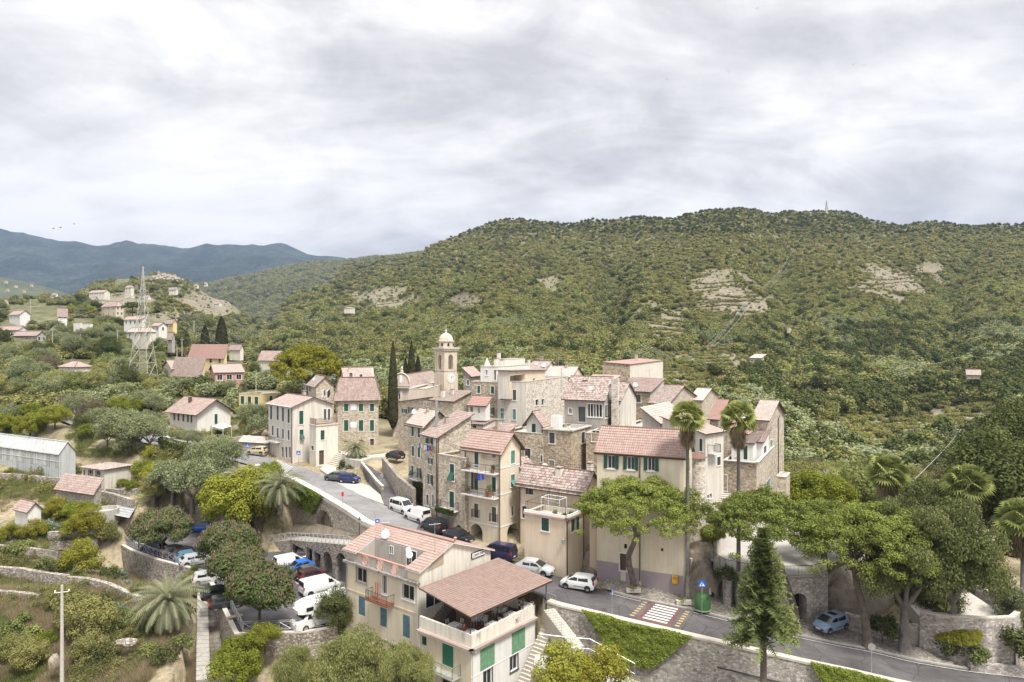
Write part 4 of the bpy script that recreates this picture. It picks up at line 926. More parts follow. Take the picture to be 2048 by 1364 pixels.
h = H('side_chapel','pale church side chapel with corner balls along its parapet',852,778,137,8,818,885,vb=800,wall=PL_CHURCH,cat='chapel'); h.build('flat',para=.3);
# bell tower
TW = thing('bell_tower','old stucco bell tower with clock face, arched belfry and small dome','bell tower',W(892,818,150)); cx,cyy = TW.location.x,TW.location.y
tz = lambda v: CZ-(v-682)/F*150
def sq(hw): return [(cx+hw*math.cos(R(45*0+a)),cyy+hw*math.sin(R(a))) for a in (-93,-3,87,177)]
def shaft(hw,z0,z1,holes=None,mat=PL_TOWER,name='shaft'):
 mb = MB(); q = [Vector(p) for p in sq(hw)]
 for i in range(4):
  a,b = q[i],q[(i+1) % 4]; d = (b-a); L_ = d.length; d.normalize(); n = Vector((d.y,-d.x)); cutface(mb,a,d,n,L_,z0,z1,[(L_/2-x[0],L_/2+x[0],x[1],x[2],True,.7) for x in (holes or [])])
 mb.face([(p.x,p.y,z1) for p in q]); return wpart(TW,name,mb,mat)
hw = 2.62*1.0
shaft(hw,tz(860),tz(748)); shaft(hw*.93,tz(748),tz(702),[(.62,tz(738),tz(709))],name='belfry')
for v,e,t_ in ((750,1.06,.35),(743,1.0,.2),(701,1.16,.3),(698,1.24,.35)):
 mb = MB(); q = sq(hw*.93*e); z = tz(v); mb.hexa([(x,y,z) for x,y in q]+[(x,y,z+t_) for x,y in q]); wpart(TW,'cornice',mb,CAP)
mb = MB(); q8 = [(1.75,0),(1.75,1.25),(1.95,1.3),(1.95,1.5),(1.6,1.55),(1.5,2.1),(1.2,2.65),(.75,3.0),(.25,3.25),(.2,3.5),(.3,3.7),(.06,3.9),(.04,4.9),(0,4.9)]
mb.lathe(q8,16,(cx,cyy,tz(695))); wpart(TW,'dome',mb,PL_TOWER)
mb = MB()
for a in range(8):
 t_ = R(22.5+45*a); p = Vector((cx+1.77*math.cos(t_),cyy+1.77*math.sin(t_),tz(695)+.5)); d = Vector((-math.sin(t_),math.cos(t_),0))*.22; n = Vector((math.cos(t_),math.sin(t_),0))*.03
 mb.face([p-d+n-Vector((0,0,.2)),p+d+n-Vector((0,0,.2)),p+d+n+Vector((0,0,.35)),p+n+Vector((0,0,.5)),p-d+n+Vector((0,0,.35))])
wpart(TW,'lantern_opening',mb,DARK)
q = [Vector(p) for p in sq(hw)]; a_,b2 = q[0],q[1]
m_ = (a_+b2)/2; d = (b2-a_).normalized(); n = Vector((d.y,-d.x));
def disc(mb,c,d,n,r,off,K=24): mb.face([(c.x+d.x*r*math.cos(2*math.pi*k/K)+n.x*off,c.y+d.y*r*math.cos(2*math.pi*k/K)+n.y*off,c.z+r*math.sin(2*math.pi*k/K)) for k in range(K)])
cz_ = tz(755.5); cface = Vector((m_.x,m_.y,cz_)); mb = MB(); disc(mb,cface,d,n,1.05,.06); ck = wpart(TW,'clock_face',mb,WHITE)
mb = MB()
for k in range(12):
 t_ = R(30*k); r0,r1 = (.74,.95); ca,sa = math.sin(t_),math.cos(t_); p = lambda r_,s_: (cface.x+d.x*(r_*ca+s_*sa)+n.x*.08,cface.y+d.y*(r_*ca+s_*sa)+n.y*.08,cface.z+r_*sa-s_*ca)
 mb.face([p(r0,-.035),p(r0,.035),p(r1,.035),p(r1,-.035)])
for t_,ln,wd in ((R(20),.6,.06),(R(55),.85,.04)):
 ca,sa = math.sin(t_),math.cos(t_); p = lambda r_,s_: (cface.x+d.x*(r_*ca+s_*sa)+n.x*.1,cface.y+d.y*(r_*ca+s_*sa)+n.y*.1,cface.z+r_*sa-s_*ca); mb.face([p(-.1,-wd),p(-.1,wd),p(ln,wd*.5),p(ln,-wd*.5)])
wpart(TW,'clock_hands',mb,IRON,ck)
mb = MB()
bm_ = [(.05,.0),(.12,.3),(.35,.5),(.45,.9),(.6,1.1),(.62,1.15)]; mb.lathe([(r_,1.15-z) for r_,z in bm_],12,(cx,cyy,tz(728))); wpart(TW,'bell',mb,plain('bronze',(.10,.08,.05),.5,.8))
# houses round the church foot
h = H('gabled_stone_house','stone house with low dark eaves and dish left of the tall stone row',862,812,118,50,797,885,vb=915,wall=ST_A,Sm=4)
h.win('L',809,822,5,9,'o'); h.win('L',822,820,5,12,'o'); h.win('L',850,810,5,13,'c',DGREY); h.win('L',808,910,5,12,'a',arch=True,sur=None)
h.build('shedRr',1.5,.4,TILE); dish(h.T,h.pt('L',h.uv('L',832,822)[0],h.uv('L',832,826)[1],.3),.5,WHITE,-20,.3); h.pipe('L',.2)
h = H('stone_house','stone house with a red roof and blocked grey opening below the church roof',906,803,112,35,862,942,vb=870,wall=ST_A)
h.win('L',896,800+12,18,22,'d',CONC,sur=None); h.build('shedL',1.3,.3,TILE_BROWN); h.chimney(3,1,h.ze+.2,1.4)
h = H('flat_roofed_house','low plastered house with a planted roof terrace right of the church',938,786,118,25,902,945,vb=830,wall=PL_GREY); h.build('flat')
h = H('stone_house','narrow stone house with one green door tucked right of the bell tower',941,751,124,20,927,962,vb=830,wall=ST_B); h.win('L',936,765,4,10,'c'); h.build('shedR',1.2,.3,TILE,fine=False)
# row along the street
V1 = h = H('stone_row_house','tall stone house with three rows of white framed shutters at the street bend',848,851,97.5,52,817,902,vb=1022,wall=ST_A)
for u,v,k in ((825.5,862,'c'),(838,865,'c'),(826,902,'c'),(838,905,'c'),(825,941,'t'),(838.5,946,'o')): h.win('L',u,v,5 if k != 'o' else 4,20,k)
h.build('gableL',1.9,.5,TILE_PALE); h.gutter('L'); mb = MB()
a_,z_ = h.uv('R',890,839); p = h.pt('R',a_,z_,.2); mb.box(p.x-.4,p.x+.4,p.y-.2,p.y+.2,p.z-.3,p.z+.4); wpart(h.T,'air_conditioner',mb,WHITE)
h.balcony('L',.6,3.0,h.uv('L',838,958)[1],.7)
V2 = h = H('stone_row_house','stone house with washing below its eaves, right of the tallest row house',875,874,91.5,55,846,942,vb=1046,wall=ST_A)
for u,v,w_,hh,k,m in ((853,881,4,11,'c',None),(860.5,882,5,12,'o',None),(870,884,4,13,'c',WHITE),(861.5,922,4,12,'o',None),(861,959,5,20,'o',None),(855,1000,5,22,'d',BROWN),(866,1002,4,26,'g',None)): h.win('L',u,v,w_,hh,k,m)
h.build('shedL',2.6,.4,TILE_BROWN); h.gutter('L'); h.pipe('L',.1); h.pipe('R',.1)
mb = MB(); p = h.ab(3.2,1.6,h.ze+.5); mb.tube([p,p+Vector((0,0,4.2))],.2,8); wpart(h.T,'flue',mb,GALV,h.roof)
h2 = V2; laundry('washing line of white, yellow and blue clothes on the stone row house',h2.pt('L',1.0,h2.uv('L',868,893)[1],.4),h2.pt('L',4.6,h2.uv('L',856,889)[1],.4),[CLOTH_R,CLOTH_B,CLOTH_B,CLOTH_W,CLOTH_W,plain('yellow cloth',(.6,.5,.05)),CLOTH_W,CLOTH_B],.8)
V3 = h = H('stone_row_house','flat topped stone house with tilted green shutter and plant balcony beside the cream tall house',930,917,86.8,42,877,975,vb=1074,wall=ST_A)
h.win('L',904,945,9,34,'t'); h.win('L',903.5,999,9.5,32,'c'); h.win('L',918,1063,13,26,'a',arch=True,sur=None,depth=1.2)
h.build('flat',para=.9,rmat=PAVE); h.balcony('L',1.2,4.6,h.uv('L',903,1018)[1],.8);
mb = MB(); z0 = h.uv('L',903,1022)[1]; P_ = h.pt
a0_ = h.uv('L',909,0)[0]
mb.hexa([P_('L',a0_,h.zb-1,.06),P_('L',h.L,h.zb-1,.06),P_('L',h.L,h.zb-1,0),P_('L',a0_,h.zb-1,0),P_('L',a0_,z0,.06),P_('L',h.L,z0,.06),P_('L',h.L,z0,0),P_('L',a0_,z0,0)])
wpart(h.T,'cement_base',mb,CONC)
h = H('lean_to','small stone lean-to with grey boards behind the flat topped house',905,905,93,42,882,945,vb=930,wall=ST_B,cat='shed'); h.build('shedL',1.1,.3,TILE)
V4 = h = H('tall_cream_house','tall cream house with two balconies, arcade arches and pink tile roof',1001,901,84,38,930,1041,vb=1096,wall=PL_CREAM)
for u,v,w_,hh,k,m in ((953,915,8,38,'c',None),(988,909,8,13,'g',None),(952,962,9,36,'h',None),(988,969,8,30,'c',None),(952.5,1021,8,28,'c',plain('olive shutter paint',(.10,.11,.06))),(988,1029,9,30,'c',plain('olive shutter paint',(.10,.11,.06)))): h.win('L',u,v,w_,hh,k,m)
h.win('L',953,1071,24,46,'a',arch=True,sur=None,depth=2.6); h.win('R',1025.5,1077,22,62,'a',arch=True,sur=None,depth=2.2)
h.win('R',1025.5,914,8,26,'c',TEAL); h.win('R',1025.5,961,8,24,'t',TEAL); h.win('R',1025.5,1022,6,20,'g')
h.build('gableL',1.9,.55,TILE_NEW); h.gutter('L'); h.pipe('L',.12); h.pipe('R',h.S-.12); h.pipe('L',h.L-.1)
for v in (941,989): h.balcony('L',.15,h.L-.4,h.uv('L',968,v)[1],1.15)
for u,v in ((952,1034),(988,1043)):
 a_,z_ = h.uv('L',u,v); rail(h.T,h.T,[h.pt('L',a_-.55,z_,0),h.pt('L',a_-.55,z_,.25),h.pt('L',a_+.55,z_,.25),h.pt('L',a_+.55,z_,0)],.95,IRON,.1)
for f in 'LR':
 for v in (938,991,1056): h.band(f,h.uv(f,1001,v)[1],.14,.04)
laundry('blue and dark washing hung under the upper balcony of the cream house',h.pt('L',1.6,h.uv('L',978,946)[1],1.2),h.pt('L',3.4,h.uv('L',966,945)[1],1.2),[CLOTH_B,CLOTH_B,plain('maroon cloth',(.1,.02,.03))],.9)
mb = MB(); a_,z_ = h.uv('L',941,1073); p = h.pt('L',a_,z_,.25); mb.box(p.x-.3,p.x+.3,p.y-.25,p.y+.1,p.z-.4,p.z+.4); wpart(h.T,'letter_box',mb,plain('faded red metal',(.35,.08,.06)))
def potted(label,p,r=.3,hgt=.5,mat='shrub_green',pot=None):
 T = thing('potted_plant',label,'plant',p); mb = MB(); mb.lathe([(r*.6,0),(r*.85,hgt*.6),(r*.9,hgt*.62),(0,hgt*.6)],10,p); wpart(T,'pot',mb,pot or plain('terracotta pot',(.36,.16,.10)))
 POTS.append((T,p,r,hgt)); return T
POTS = []
b1 = h.uv('L',968,941)[1]; b2_ = h.uv('L',968,989)[1]
potted('red flowered pot on the left end of the upper cream house balcony',h.pt('L',h.L-1.0,b1,.6)); potted('green pot on the right end of the upper cream house balcony',h.pt('L',.7,b1,.7),.35,.8)
potted('large leafy pot on the lower balcony of the tall cream house',h.pt('L',1.3,b2_,.6),.55,1.0); potted('small pot at the left end of the lower cream house balcony',h.pt('L',h.L-1.0,b2_,.7))
T = thing('ladder','wooden ladder leaning on the wall of the upper cream house balcony','ladder',h.pt('L',2.6,b1,.5)); mb = MB()
for da in (0,.4): mb.tube([h.pt('L',2.4+da,b1,.6),h.pt('L',2.4+da,b1+2.7,.08)],.03,5)
wpart(T,'rails',mb,plain('pale wood',(.45,.35,.22)))
for k in range(8): mb = MB(); f_ = (k+.7)/8.5; mb.tube([h.pt('L',2.4,b1+2.7*f_,.6-.52*f_),h.pt('L',2.8,b1+2.7*f_,.6-.52*f_)],.02,4); wpart(T,'rung',mb,plain('pale wood',(.45,.35,.22)))
# between rows
h = H('red_roofed_lean_to','small house with sloping red tile roof right of the tall cream house',1052,950,86.5,35,1030,1076,vb=975,wall=PL_WHITE); h.build('shedR',1.6,.2,TILE_OLD)
h = H('stone_wing','rubble stone wing with a tall dark shutter behind the cream house roof',1086,868,94,28,1008,1120,vb=960,wall=ST_A)
h.win('L',1055.5,909,11,24,'c',DGREY); h.win('L',1083,917,4,13,'c',DGREY); h.build('flat',para=.3,rmat=CONC)
h = H('dormer_house','small white gabled house with one dark shutter on the stone wing',1083,846,95,28,1053,1092,vb=874,wall=PL_WHITE)
h.win('L',1067.5,860,8,25,'c'); h.build('gableR',1.5,.5,TILE,fine=True)
V7 = h = H('stone_tower_house','square stone tower house with flat parapet roof above the red terrace roof',1142,862,92,30,1086,1181,vb=945,wall=ST_C)
h.win('L',1104,876,11,22,'c',DGREY); h.win('R',1166,875,7,22,'c',DGREY); h.win('L',1103.5,932,10,23,'c',plain('weathered grey wood',(.34,.32,.28))); h.build('flat',para=.4,rmat=CONC)
h.band('L',h.ze-.05,.18,.2,CAP); h.band('R',h.ze-.05,.18,.2,CAP)
mb = MB(); p = h.ab(3.0,2.5,h.ze-.4); mb.obox(p.xy,h.dL,h.dR,1.3,1.1,p.z,p.z+2.0); wpart(h.T,'water_tank',mb,WHITE,h.roof); h.chimney(.6,.8,h.ze-.4,1.0,.35,WHITE)
dish(h.T,h.pt('L',h.L-.4,h.uv('L',1088,934)[1],.2),.42,WHITE,-10,.2)
h = H('stone_wing','stone wall house with white double window right of the stone tower',1206,868,93,26,1172,1240,vb=960,wall=ST_C); h.win('L',1191,872,15,22,'g'); h.win('L',1178,929,9,13,'g',arch=True,sur=None); h.build('flat',para=.2)
# lower yellow houses
V5 = h = H('yellow_house','low warm cream house with a patched red terrace roof, chimneys and tile eaves',1167,982,79.5,34,1039,1200,vb=1150,wall=PL_WARM)
for u,v,w_,hh,k,m in ((1062,979,10,20,'h',DGREY),(1097,984,8,32,'c',GREEN),(1107,988,8,30,'g',None),(1116,990,7,30,'c',DGREY),(1049,1024,9,24,'c',None)): h.win('L',u,v,w_,hh,k,m)
h.build('gableL',1.9,.5,TILE_OLD,ridge=.42); h.gutter('L'); h.pipe('L',h.L-.1); h.chimney(3.6,.9,h.ze+.5,1.5,.75); h.chimney(.5,2.9,h.ze+1.3,1.3,.6)
V5b = h = H('terrace_block','cream block with roof terrace, tile coping, street lamp and arched passage at the road',1132,1038,74.4,34,1049,1167,vb=1156,wall=PL_WARM)
h.win('L',1090.5,1049,15,26,'c'); h.win('R',1147,1050,10,25,'h'); h.win('R',1154,1104,26,58,'a',arch=True,sur=None,depth=1.6)
h.build('flat',para=.5,rmat=PAVE); h.band('L',h.ze-.1,.2,.3,TILE,'tile_coping'); h.band('R',h.ze-.1,.2,.3,TILE,'tile_coping'); h.band('L',h.ze+.1,.25,.12,WHITE,'parapet'); h.band('R',h.ze+.1,.25,.12,WHITE,'parapet'); h.pipe('R',.15); h.pipe('R',h.S-.1)
rail(h.T,h.roof,[h.ab(h.L-.1,h.S,h.ze+.1),h.ab(h.L-.1,.1,h.ze+.1),h.ab(.1,.1,h.ze+.1),h.ab(.1,h.S,h.ze+.1)],1.1,IRON,.35)
for k,(a_,b2) in enumerate(((1.2,1.6),(2.6,2.2),(.9,2.8))): potted('potted plant %s on the roof terrace' % ('nearest the parapet','in the middle','beside the wall')[k],h.ab(a_,b2,h.ze-.5),.3,.5)
T = thing('clothes_rack','white clothes frame standing on the cream roof terrace','rack',h.ab(2.5,1.5,h.ze-.5)); mb = MB()
for a_ in (1.4,3.8):
 for b2 in (1.0,2.6): mb.tube([h.ab(a_,b2,h.ze-.5),h.ab(a_,b2,h.ze+1.7)],.03,4)
for q in (((1.4,1.0),(3.8,1.0)),((1.4,2.6),(3.8,2.6)),((1.4,1.0),(1.4,2.6)),((3.8,1.0),(3.8,2.6))): mb.tube([h.ab(*q[0],h.ze+1.7),h.ab(*q[1],h.ze+1.7)],.03,4)
wpart(T,'frame',mb,WHITE)
# big cream house
LOWC = plaster('buff lower plaster',(.64,.53,.40),.3,(.4,.33,.25)); LILAC = plaster('lilac plinth',(.34,.29,.315),.3)
V6 = h = H('large_cream_house','large smooth cream house with three open green shuttered windows behind the umbrella pine',1367,914,71.5,24,1194,1384,vb=1174,wall=PL_CREAM)
for u,v in ((1222.5,924),(1261.5,926.5),(1302.5,928.5)): h.win('L',u,v,14.5,26,'o')
for u,v in ((1376.5,931),(1376.5,985)): h.win('R',u,v,5,27,'c')
h.win('L',1212,973,12,20,'c'); h.win('L',1246.5,1124,14,34,'d',BROWN); h.win('L',1251,1093,6,10,'k',sur=None); h.win('L',1324,1100,5,7,'k',sur=None); h.win('R',1374,1118,7,34,'d',BROWN)
h.build('gableL',2.4,.3,TILE_NEW,ridge=.5); h.gutter('L',o=.35); a_ = h.uv('L',1280,950)[0]; h.pipe('L',a_); h.chimney(1.0,h.S*.62,h.ze+1.5,1.3,.6)
mb = MB(); P_ = h.pt; zt1,zt0 = h.uv('L',1367,1152)[1],h.uv('L',1194,1133)[1]
for a0,a1,z0,z1 in ((0,a_-.15,zt1,zt1),(a_+.15,h.uv('L',1251.5,0)[0],zt1+.15,zt1+.15),(h.uv('L',1241,0)[0],h.L,zt1+.4,zt1+.45)):
 mb.hexa([P_('L',a0,h.zb-2,.03),P_('L',a1,h.zb-2,.03),P_('L',a1,h.zb-2,0),P_('L',a0,h.zb-2,0),P_('L',a0,z0,.03),P_('L',a1,z1,.03),P_('L',a1,z1,0),P_('L',a0,z0,0)])
wpart(h.T,'plinth',mb,LILAC)
h = H('cream_side_block','plain cream lower block joined left of the large cream house',1200,1040,76,24,1188,1215,vb=1135,wall=PL_WARM); h.build('flat',para=.1)
# upper village
V8 = h = H('tall_white_house','tall whitewashed house with faded teal shutters in the middle of the village',1052,764,106,26,995,1136,vb=872,wall=PL_AGED,wallR=ST_W)
for u,v,m in ((1003.5,789,DGREY),(1029,790,DGREY),(1004.5,827,TEAL),(1028.5,829,TEAL),(1011.5,862,TEAL)): h.win('L',u,v,7,21 if v < 850 else 8,'c',m)
h.win('R',1074,805,6,12,'k'); h.win('R',1085.5,804,5,12,'k'); h.build('flat',para=1.0,rmat=PAVE)
h = H('white_top_storey','white loggia storey with pink sloping roof on top of the tall white house',1019,747,106.2,26,996,1090,vb=766,wall=PL_AGED,wallR=PL_WARM)
h.win('R',1035,757,30,14,'a',arch=False,sur=None,depth=2.2); h.win('R',1068,760,4,6,'k',sur=None); h.build('shedLr',.4,.3,TILE_BROWN)
V9 = h = H('stone_and_white_house','stone house with green shutters left of the tall white house',995,765,110,28,944,1010,vb=868,wall=ST_C)
h.win('L',957.5,779,6,15,'c'); h.win('L',985,780,7,15,'c'); h.win('L',983,822,5,15,'o'); h.win('L',983,857,7,11,'c'); h.build('flat',para=.8,rmat=PAVE)
h = H('white_penthouse','white top storey with a thin dark roof edge and two narrow windows',995,734,112,28,961,1060,vb=764,wall=PL_WHITE); h.win('L',973,745,4,11,'g'); h.win('L',990,750,4,20,'d',BROWN); h.build('flat',para=.1)
mb = MB(); mb.lathe([(.6,0),(.5,.3),(.1,1.3),(0,1.5)],6,h.ab(h.L-.8,.8,h.ze)); wpart(h.T,'roof_finial',mb,PL_PALE,h.roof); h.chimney(1.5,2.5,h.ze,1.2,.6); h.chimney(h.L-3,2,h.ze,1.0,.3)
h = H('roof_cabin','pale rooftop cabin with stepped top behind the white penthouse',1010,719,118,28,991,1050,vb=735,wall=PL_PALE); h.build('flat',para=.1,zbe=h.zb); h.chimney(h.L-.6,.3,h.ze,1.1,.5)
h = H('white_bay','white projecting box room with red roof and two small windows',971,811,103,28,937,980,vb=842,wall=PL_WHITE); h.win('L',943,819,6,11,'g',sur=None); h.win('L',957.5,821,4,11,'g',sur=None); h.build('shedL',.9,.25,TILE_RED,zbe=h.zb)
h = H('lower_annex','little white annex with a dark green door under the white bay',966,850,102,28,943,990,vb=872,wall=PL_WHITE); h.win('L',949,859,8,16,'d',GREEN); h.build('shedL',.5,.2,TILE,zbe=h.zb-1.5)
h = H('tiled_house','house with overlapping pink roofs behind the cream house ridge',1000,878,92,36,958,1030,vb=905,wall=ST_A); h.build('shedL',1.4,.3,TILE)
V10 = h = H('veranda_house','grey rendered house with white framed veranda windows and mottled old tile roof',1207,798,98,26,1129,1236,vb=872,wall=PL_GREY)
h.win('L',1163.5,829,14,31,'d',DGREY,sur=None); h.win('L',1189.5,821,29,26,'g'); h.win('L',1140.5,822,6,11,'g'); h.win('R',1219,821,18,26,'g'); h.build('gableL',2.9,.4,TILE_OLD)
mb = MB()
for f,u0,u1,k in (('L',1175,1204,5),('R',1210,1228,4)):
 for i in range(1,k):
  a_,_ = h.uv(f,u0+(u1-u0)*i/k,821); z0,z1 = h.uv(f,u0,834)[1],h.uv(f,u0,808)[1]; P_ = h.pt
  mb.hexa([P_(f,a_-.04,z0,.02),P_(f,a_+.04,z0,.02),P_(f,a_+.04,z0,-.1),P_(f,a_-.04,z0,-.1),P_(f,a_-.04,z1,.02),P_(f,a_+.04,z1,.02),P_(f,a_+.04,z1,-.1),P_(f,a_-.04,z1,-.1)])
wpart(h.T,'mullions',mb,WHITE)
h = H('stone_gable_house','pale stone house with a high chimney shaft right of the veranda house',1240,800,99,30,1232,1272,vb=880,wall=ST_W,wallR=PL_AGED); h.build('gableL',2.3,.3,TILE_OLD)
mb = MB(); mb.obox(h.ab(0.1,-.6,0).xy,h.dL,h.dR,1.0,.6,h.zb,h.ze+3.2); wpart(h.T,'chimney',mb,ST_W)
h = H('stone_house','stone house with a pale red roof and dark shutter right of the chimney shaft',1300,784,112,30,1236,1327,vb=860,wall=ST_C,wallR=PL_AGED); h.win('L',1277,797,9,16,'c',DGREY); h.build('shedL',1.8,.3,TILE_RED and TILE)
h = H('hilltop_stone_house','stone house with a long sloping red roof edge at the top of the village',1260,729,127,24,1205,1326,vb=790,wall=ST_C,wallR=PL_PALE); h.win('R',1303,761,7,10,'g'); h.win('R',1316,761,7,10,'g'); h.build('shedR',.35,.15,TILE_RED,fine=False)
h = H('small_house','small cream house with pink gable roof and aerials near the village top',1143,753,124,28,1098,1166,vb=785,wall=PL_CREAM); h.win('L',1117,761,4,9,'g'); h.win('L',1128,762,4,10,'o'); h.build('gableL',1.7,.3,TILE_PALE,fine=False); aerial(h.T,h.ab(3,1,h.ze+1),3.5)
h = H('small_house','small white house with pink roof behind the loggia roof',1090,738,130,28,1057,1112,vb=765,wall=PL_WHITE); h.build('gableL',1.4,.3,TILE_BROWN,fine=False); aerial(h.T,h.ab(1,1,h.ze),3); dish(h.T,h.ab(.3,.3,h.ze),.5)
h = H('low_house','low red roofed house between the veranda roof and the hilltop house',1215,772,118,26,1160,1240,vb=800,wall=ST_A); h.build('shedL',1.5,.2,TILE,fine=False)
h = H('white_chimney_house','pale roofed house with many chimneys at the village top',1060,729,135,28,1015,1085,vb=750,wall=PL_PALE); h.build('flat',para=.1)
for k in range(4): h.chimney(.6+k*1.5,1.0,h.ze-.1,1.0+.2*(k % 2),.35)
h = H('stone_house','stone gable house with brownish roof behind the left fan palm',1335,808,106,30,1299,1392,vb=870,wall=ST_A,wallR=ST_A); h.build('gableL',2.3,.35,TILE_OLD)
h = H('stone_house','stone house with pale tiled gable behind the two fan palms',1404,800,118,30,1380,1436,vb=840,wall=ST_A); h.build('gableL',1.6,.3,TILE_PALE)
h = H('stone_house','house with pink roof and green shuttered window between the fan palms',1436,838,101,32,1422,1470,vb=880,wall=ST_A); h.win('R',1450,845,5,12,'c',TEAL); h.build('gableL',2.4,.35,TILE_RED)
h = H('low_stone_house','low stone house with flat roof wedged above the large cream roof',1292,858,97,28,1238,1330,vb=905,wall=ST_C,wallR=PL_GREY); h.build('flat',para=.3)
h = H('grey_walled_house','house with grey cement wall and pale weathered roof above the cream roof',1320,846,90,34,1285,1372,vb=905,wall=PL_GREY); h.build('shedR',1.7,.25,TILE_PALE)
V15 = h = H('pale_roofed_house','tall off-white house with a pale roof and small balcony behind the left palm',1411,868,82.5,50,1325,1447,vb=1085,wall=PL_AGED,wallR=PL_AGED)
h.win('L',1402,890,6,25,'c'); h.win('R',1437.5,922,7,17,'c',DGREY); h.win('R',1416,965+28,4,7,'k'); h.win('R',1421,992,5,10,'g'); h.build('shedR',1.5,.3,TILE_PALE)
h.balcony('R',h.uv('R',1415,900)[0],h.uv('R',1430,900)[0],h.uv('R',1420,905)[1],.9)
mb = MB(); p = W(1400,917,79.4); mb.lathe([(1.1,0),(.95,2.0),(.85,p.z+3.5)],18,(p.x,p.y+.9,-3.5)); tw = wpart(h.T,'round_turret',mb,ST_W,smooth=True)
mb = MB(); mb.lathe([(1.1,0),(.1,.7),(0,.7)],18,(p.x,p.y+.9,p.z)); wpart(h.T,'turret_roof',mb,TILE_RED)
V16 = h = H('stone_terrace_house','stone house with a white edged roof terrace behind the right fan palm',1513,927,87,28,1447,1560,vb=1040,wall=ST_C,wallR=ST_A)
h.win('R',1536,972,7,24,'c',TEAL); h.win('L',1450.5,966,7,32,'d',BROWN); h.build('flat',para=.7,rmat=PAVE); h.band('L',h.ze+.1,.12,.25); h.band('R',h.ze+.1,.12,.25)
h = H('terrace_room','small white room with green door on the stone terrace',1506,888,89.5,28,1463,1540,vb=922,wall=PL_WHITE); h.win('L',1475,905,6,15,'g'); h.win('L',1491,905,8,28,'c',GREEN); h.build('shedL',.9,.2,TILE_BROWN)
h = H('white_gable_house','white plastered house with red edged roof left of the tall stone tower',1494,868,95,28,1446,1512,vb=905,wall=ST_A,wallR=PL_WHITE); h.build('shedR',1.0,.3,TILE_RED)
h = H('pink_roof_house','low white house with pink roof against the tall stone tower',1524,885,92,28,1508,1540,vb=918,wall=PL_WHITE); h.win('R',1530,899,5,14,'c',DGREY); h.build('shedL',1.1,.3,TILE)
V17 = h = H('tall_stone_house','tall narrow stone house with gabled roof at the right end of the village',1534,839,97,34,1508,1568,vb=1015,wall=ST_A,wallR=ST_A)
h.win('R',1542,842,4,14,'c',TEAL,arch=True,sur=None); h.win('R',1542.5,888,4.5,16,'c',TEAL); h.build('gableL',2.2,.5,TILE_PALE); h.pipe('R',h.S*.62)
h = H('low_stone_house','stone lean-to house with dark eaves under the fan palm crowns',1524,850,99,28,1480,1532,vb=900,wall=ST_B); h.build('shedL',1.2,.3,TILE_BROWN)
h = H('stone_pillar_house','ruined stone pillar with a pale cap below the tall stone house',1572,955,93,30,1560,1580,vb=1010,wall=ST_A,cat='pillar'); h.build('flat',para=.05)
for k,(p,q,ds) in enumerate([(W(848,858,96),W(1001,920,83),'wires strung along the stone row to the tall cream house'),(W(1123,745,97),W(1206,800,97),'wires from the slim mast to the veranda house'),(W(1041,905,85),W(1194,930,75),'wires from the tall cream house to the large cream house')]): WIRES = globals().get('WIRES',[]); WIRES.append((p,q,ds))
# -- restaurant building in the foreground
h = CM = H('restaurant_building','pale yellow restaurant house with attic terrace and round parapet ornaments in the foreground',839,1167,66.7,39,693,981,zb=-9.5,wall=PL_CREAM,wallR=PL_PALE,cat='building')
GB = plain('grey brown window frame',(.30,.27,.25));
h.win('L',723,1151,20,28,'g',GB,sur=GB); h.win('L',769.5,1170,9,38,'g'); h.win('L',816.5,1185,24,30,'g')
h.win('L',723.5,1212,13,38,'c',BLUE_SH,sur=None); h.win('L',767,1235,13,38,'c',BLUE_SH,sur=None); h.win('L',812.5,1253,14,45,'c',BLUE_SH,sur=None)
h.win('L',788,1305,16,38,'k',arch=True,sur=None); h.win('L',813,1312,12,24,'k',sur=None)
mb = MB(); cutface(mb,h.C,h.dL,-h.dR,h.L,h.zb-2,h.ze,h.h['L'],0); S,L,ze = h.S,h.L,h.ze
zr_e,zr = ze+1.25,ze+2.95; rb = S*.42; cut0,cut1 = h.uv('L',815,1140)[0],h.uv('L',716,1100)[0]; bb = 2.3
def rz(b): return zr_e+(zr-zr_e)*b/rb if b < rb else zr-(zr-zr_e+.5)*(b-rb)/(S-rb)
A = h.ab
mb.face([A(0,0,-12),A(0,S,-12),A(0,S,rz(S)),A(0,rb,zr),A(0,0,rz(0))],1)
mb.face([A(L,0,-12),A(L,S,-12),A(L,S,rz(S)),A(L,rb,zr),A(L,0,rz(0))],1); mb.face([A(0,S,-12),A(L,S,-12),A(L,S,rz(S)),A(0,S,rz(S))])
mb.face([A(0,0,ze),A(cut0,0,ze),A(cut0,0,rz(0)),A(0,0,rz(0))]); mb.face([A(cut1,0,ze),A(L,0,ze),A(L,0,rz(0)),A(cut1,0,rz(0))],2)
for a in (cut0,cut1): mb.face([A(a,0,ze),A(a,bb,ze),A(a,bb,rz(bb)),A(a,0,rz(0))],2)
mb.face([A(0,0,ze),A(L,0,ze),A(L,bb,ze),A(0,bb,ze)],2); mb.face([A(cut0,bb,ze),A(cut1,bb,ze),A(cut1,bb,rz(bb)),A(cut0,bb,rz(bb))],2)
wpart(h.T,'wall',mb,[PL_CREAM,PL_PALE,PL_GREY])
for w_ in h.todo: h._win(*w_)
mb = MB(); e = .08; o = .35
def RP(a,b): return A(a,b,rz(b)+e)
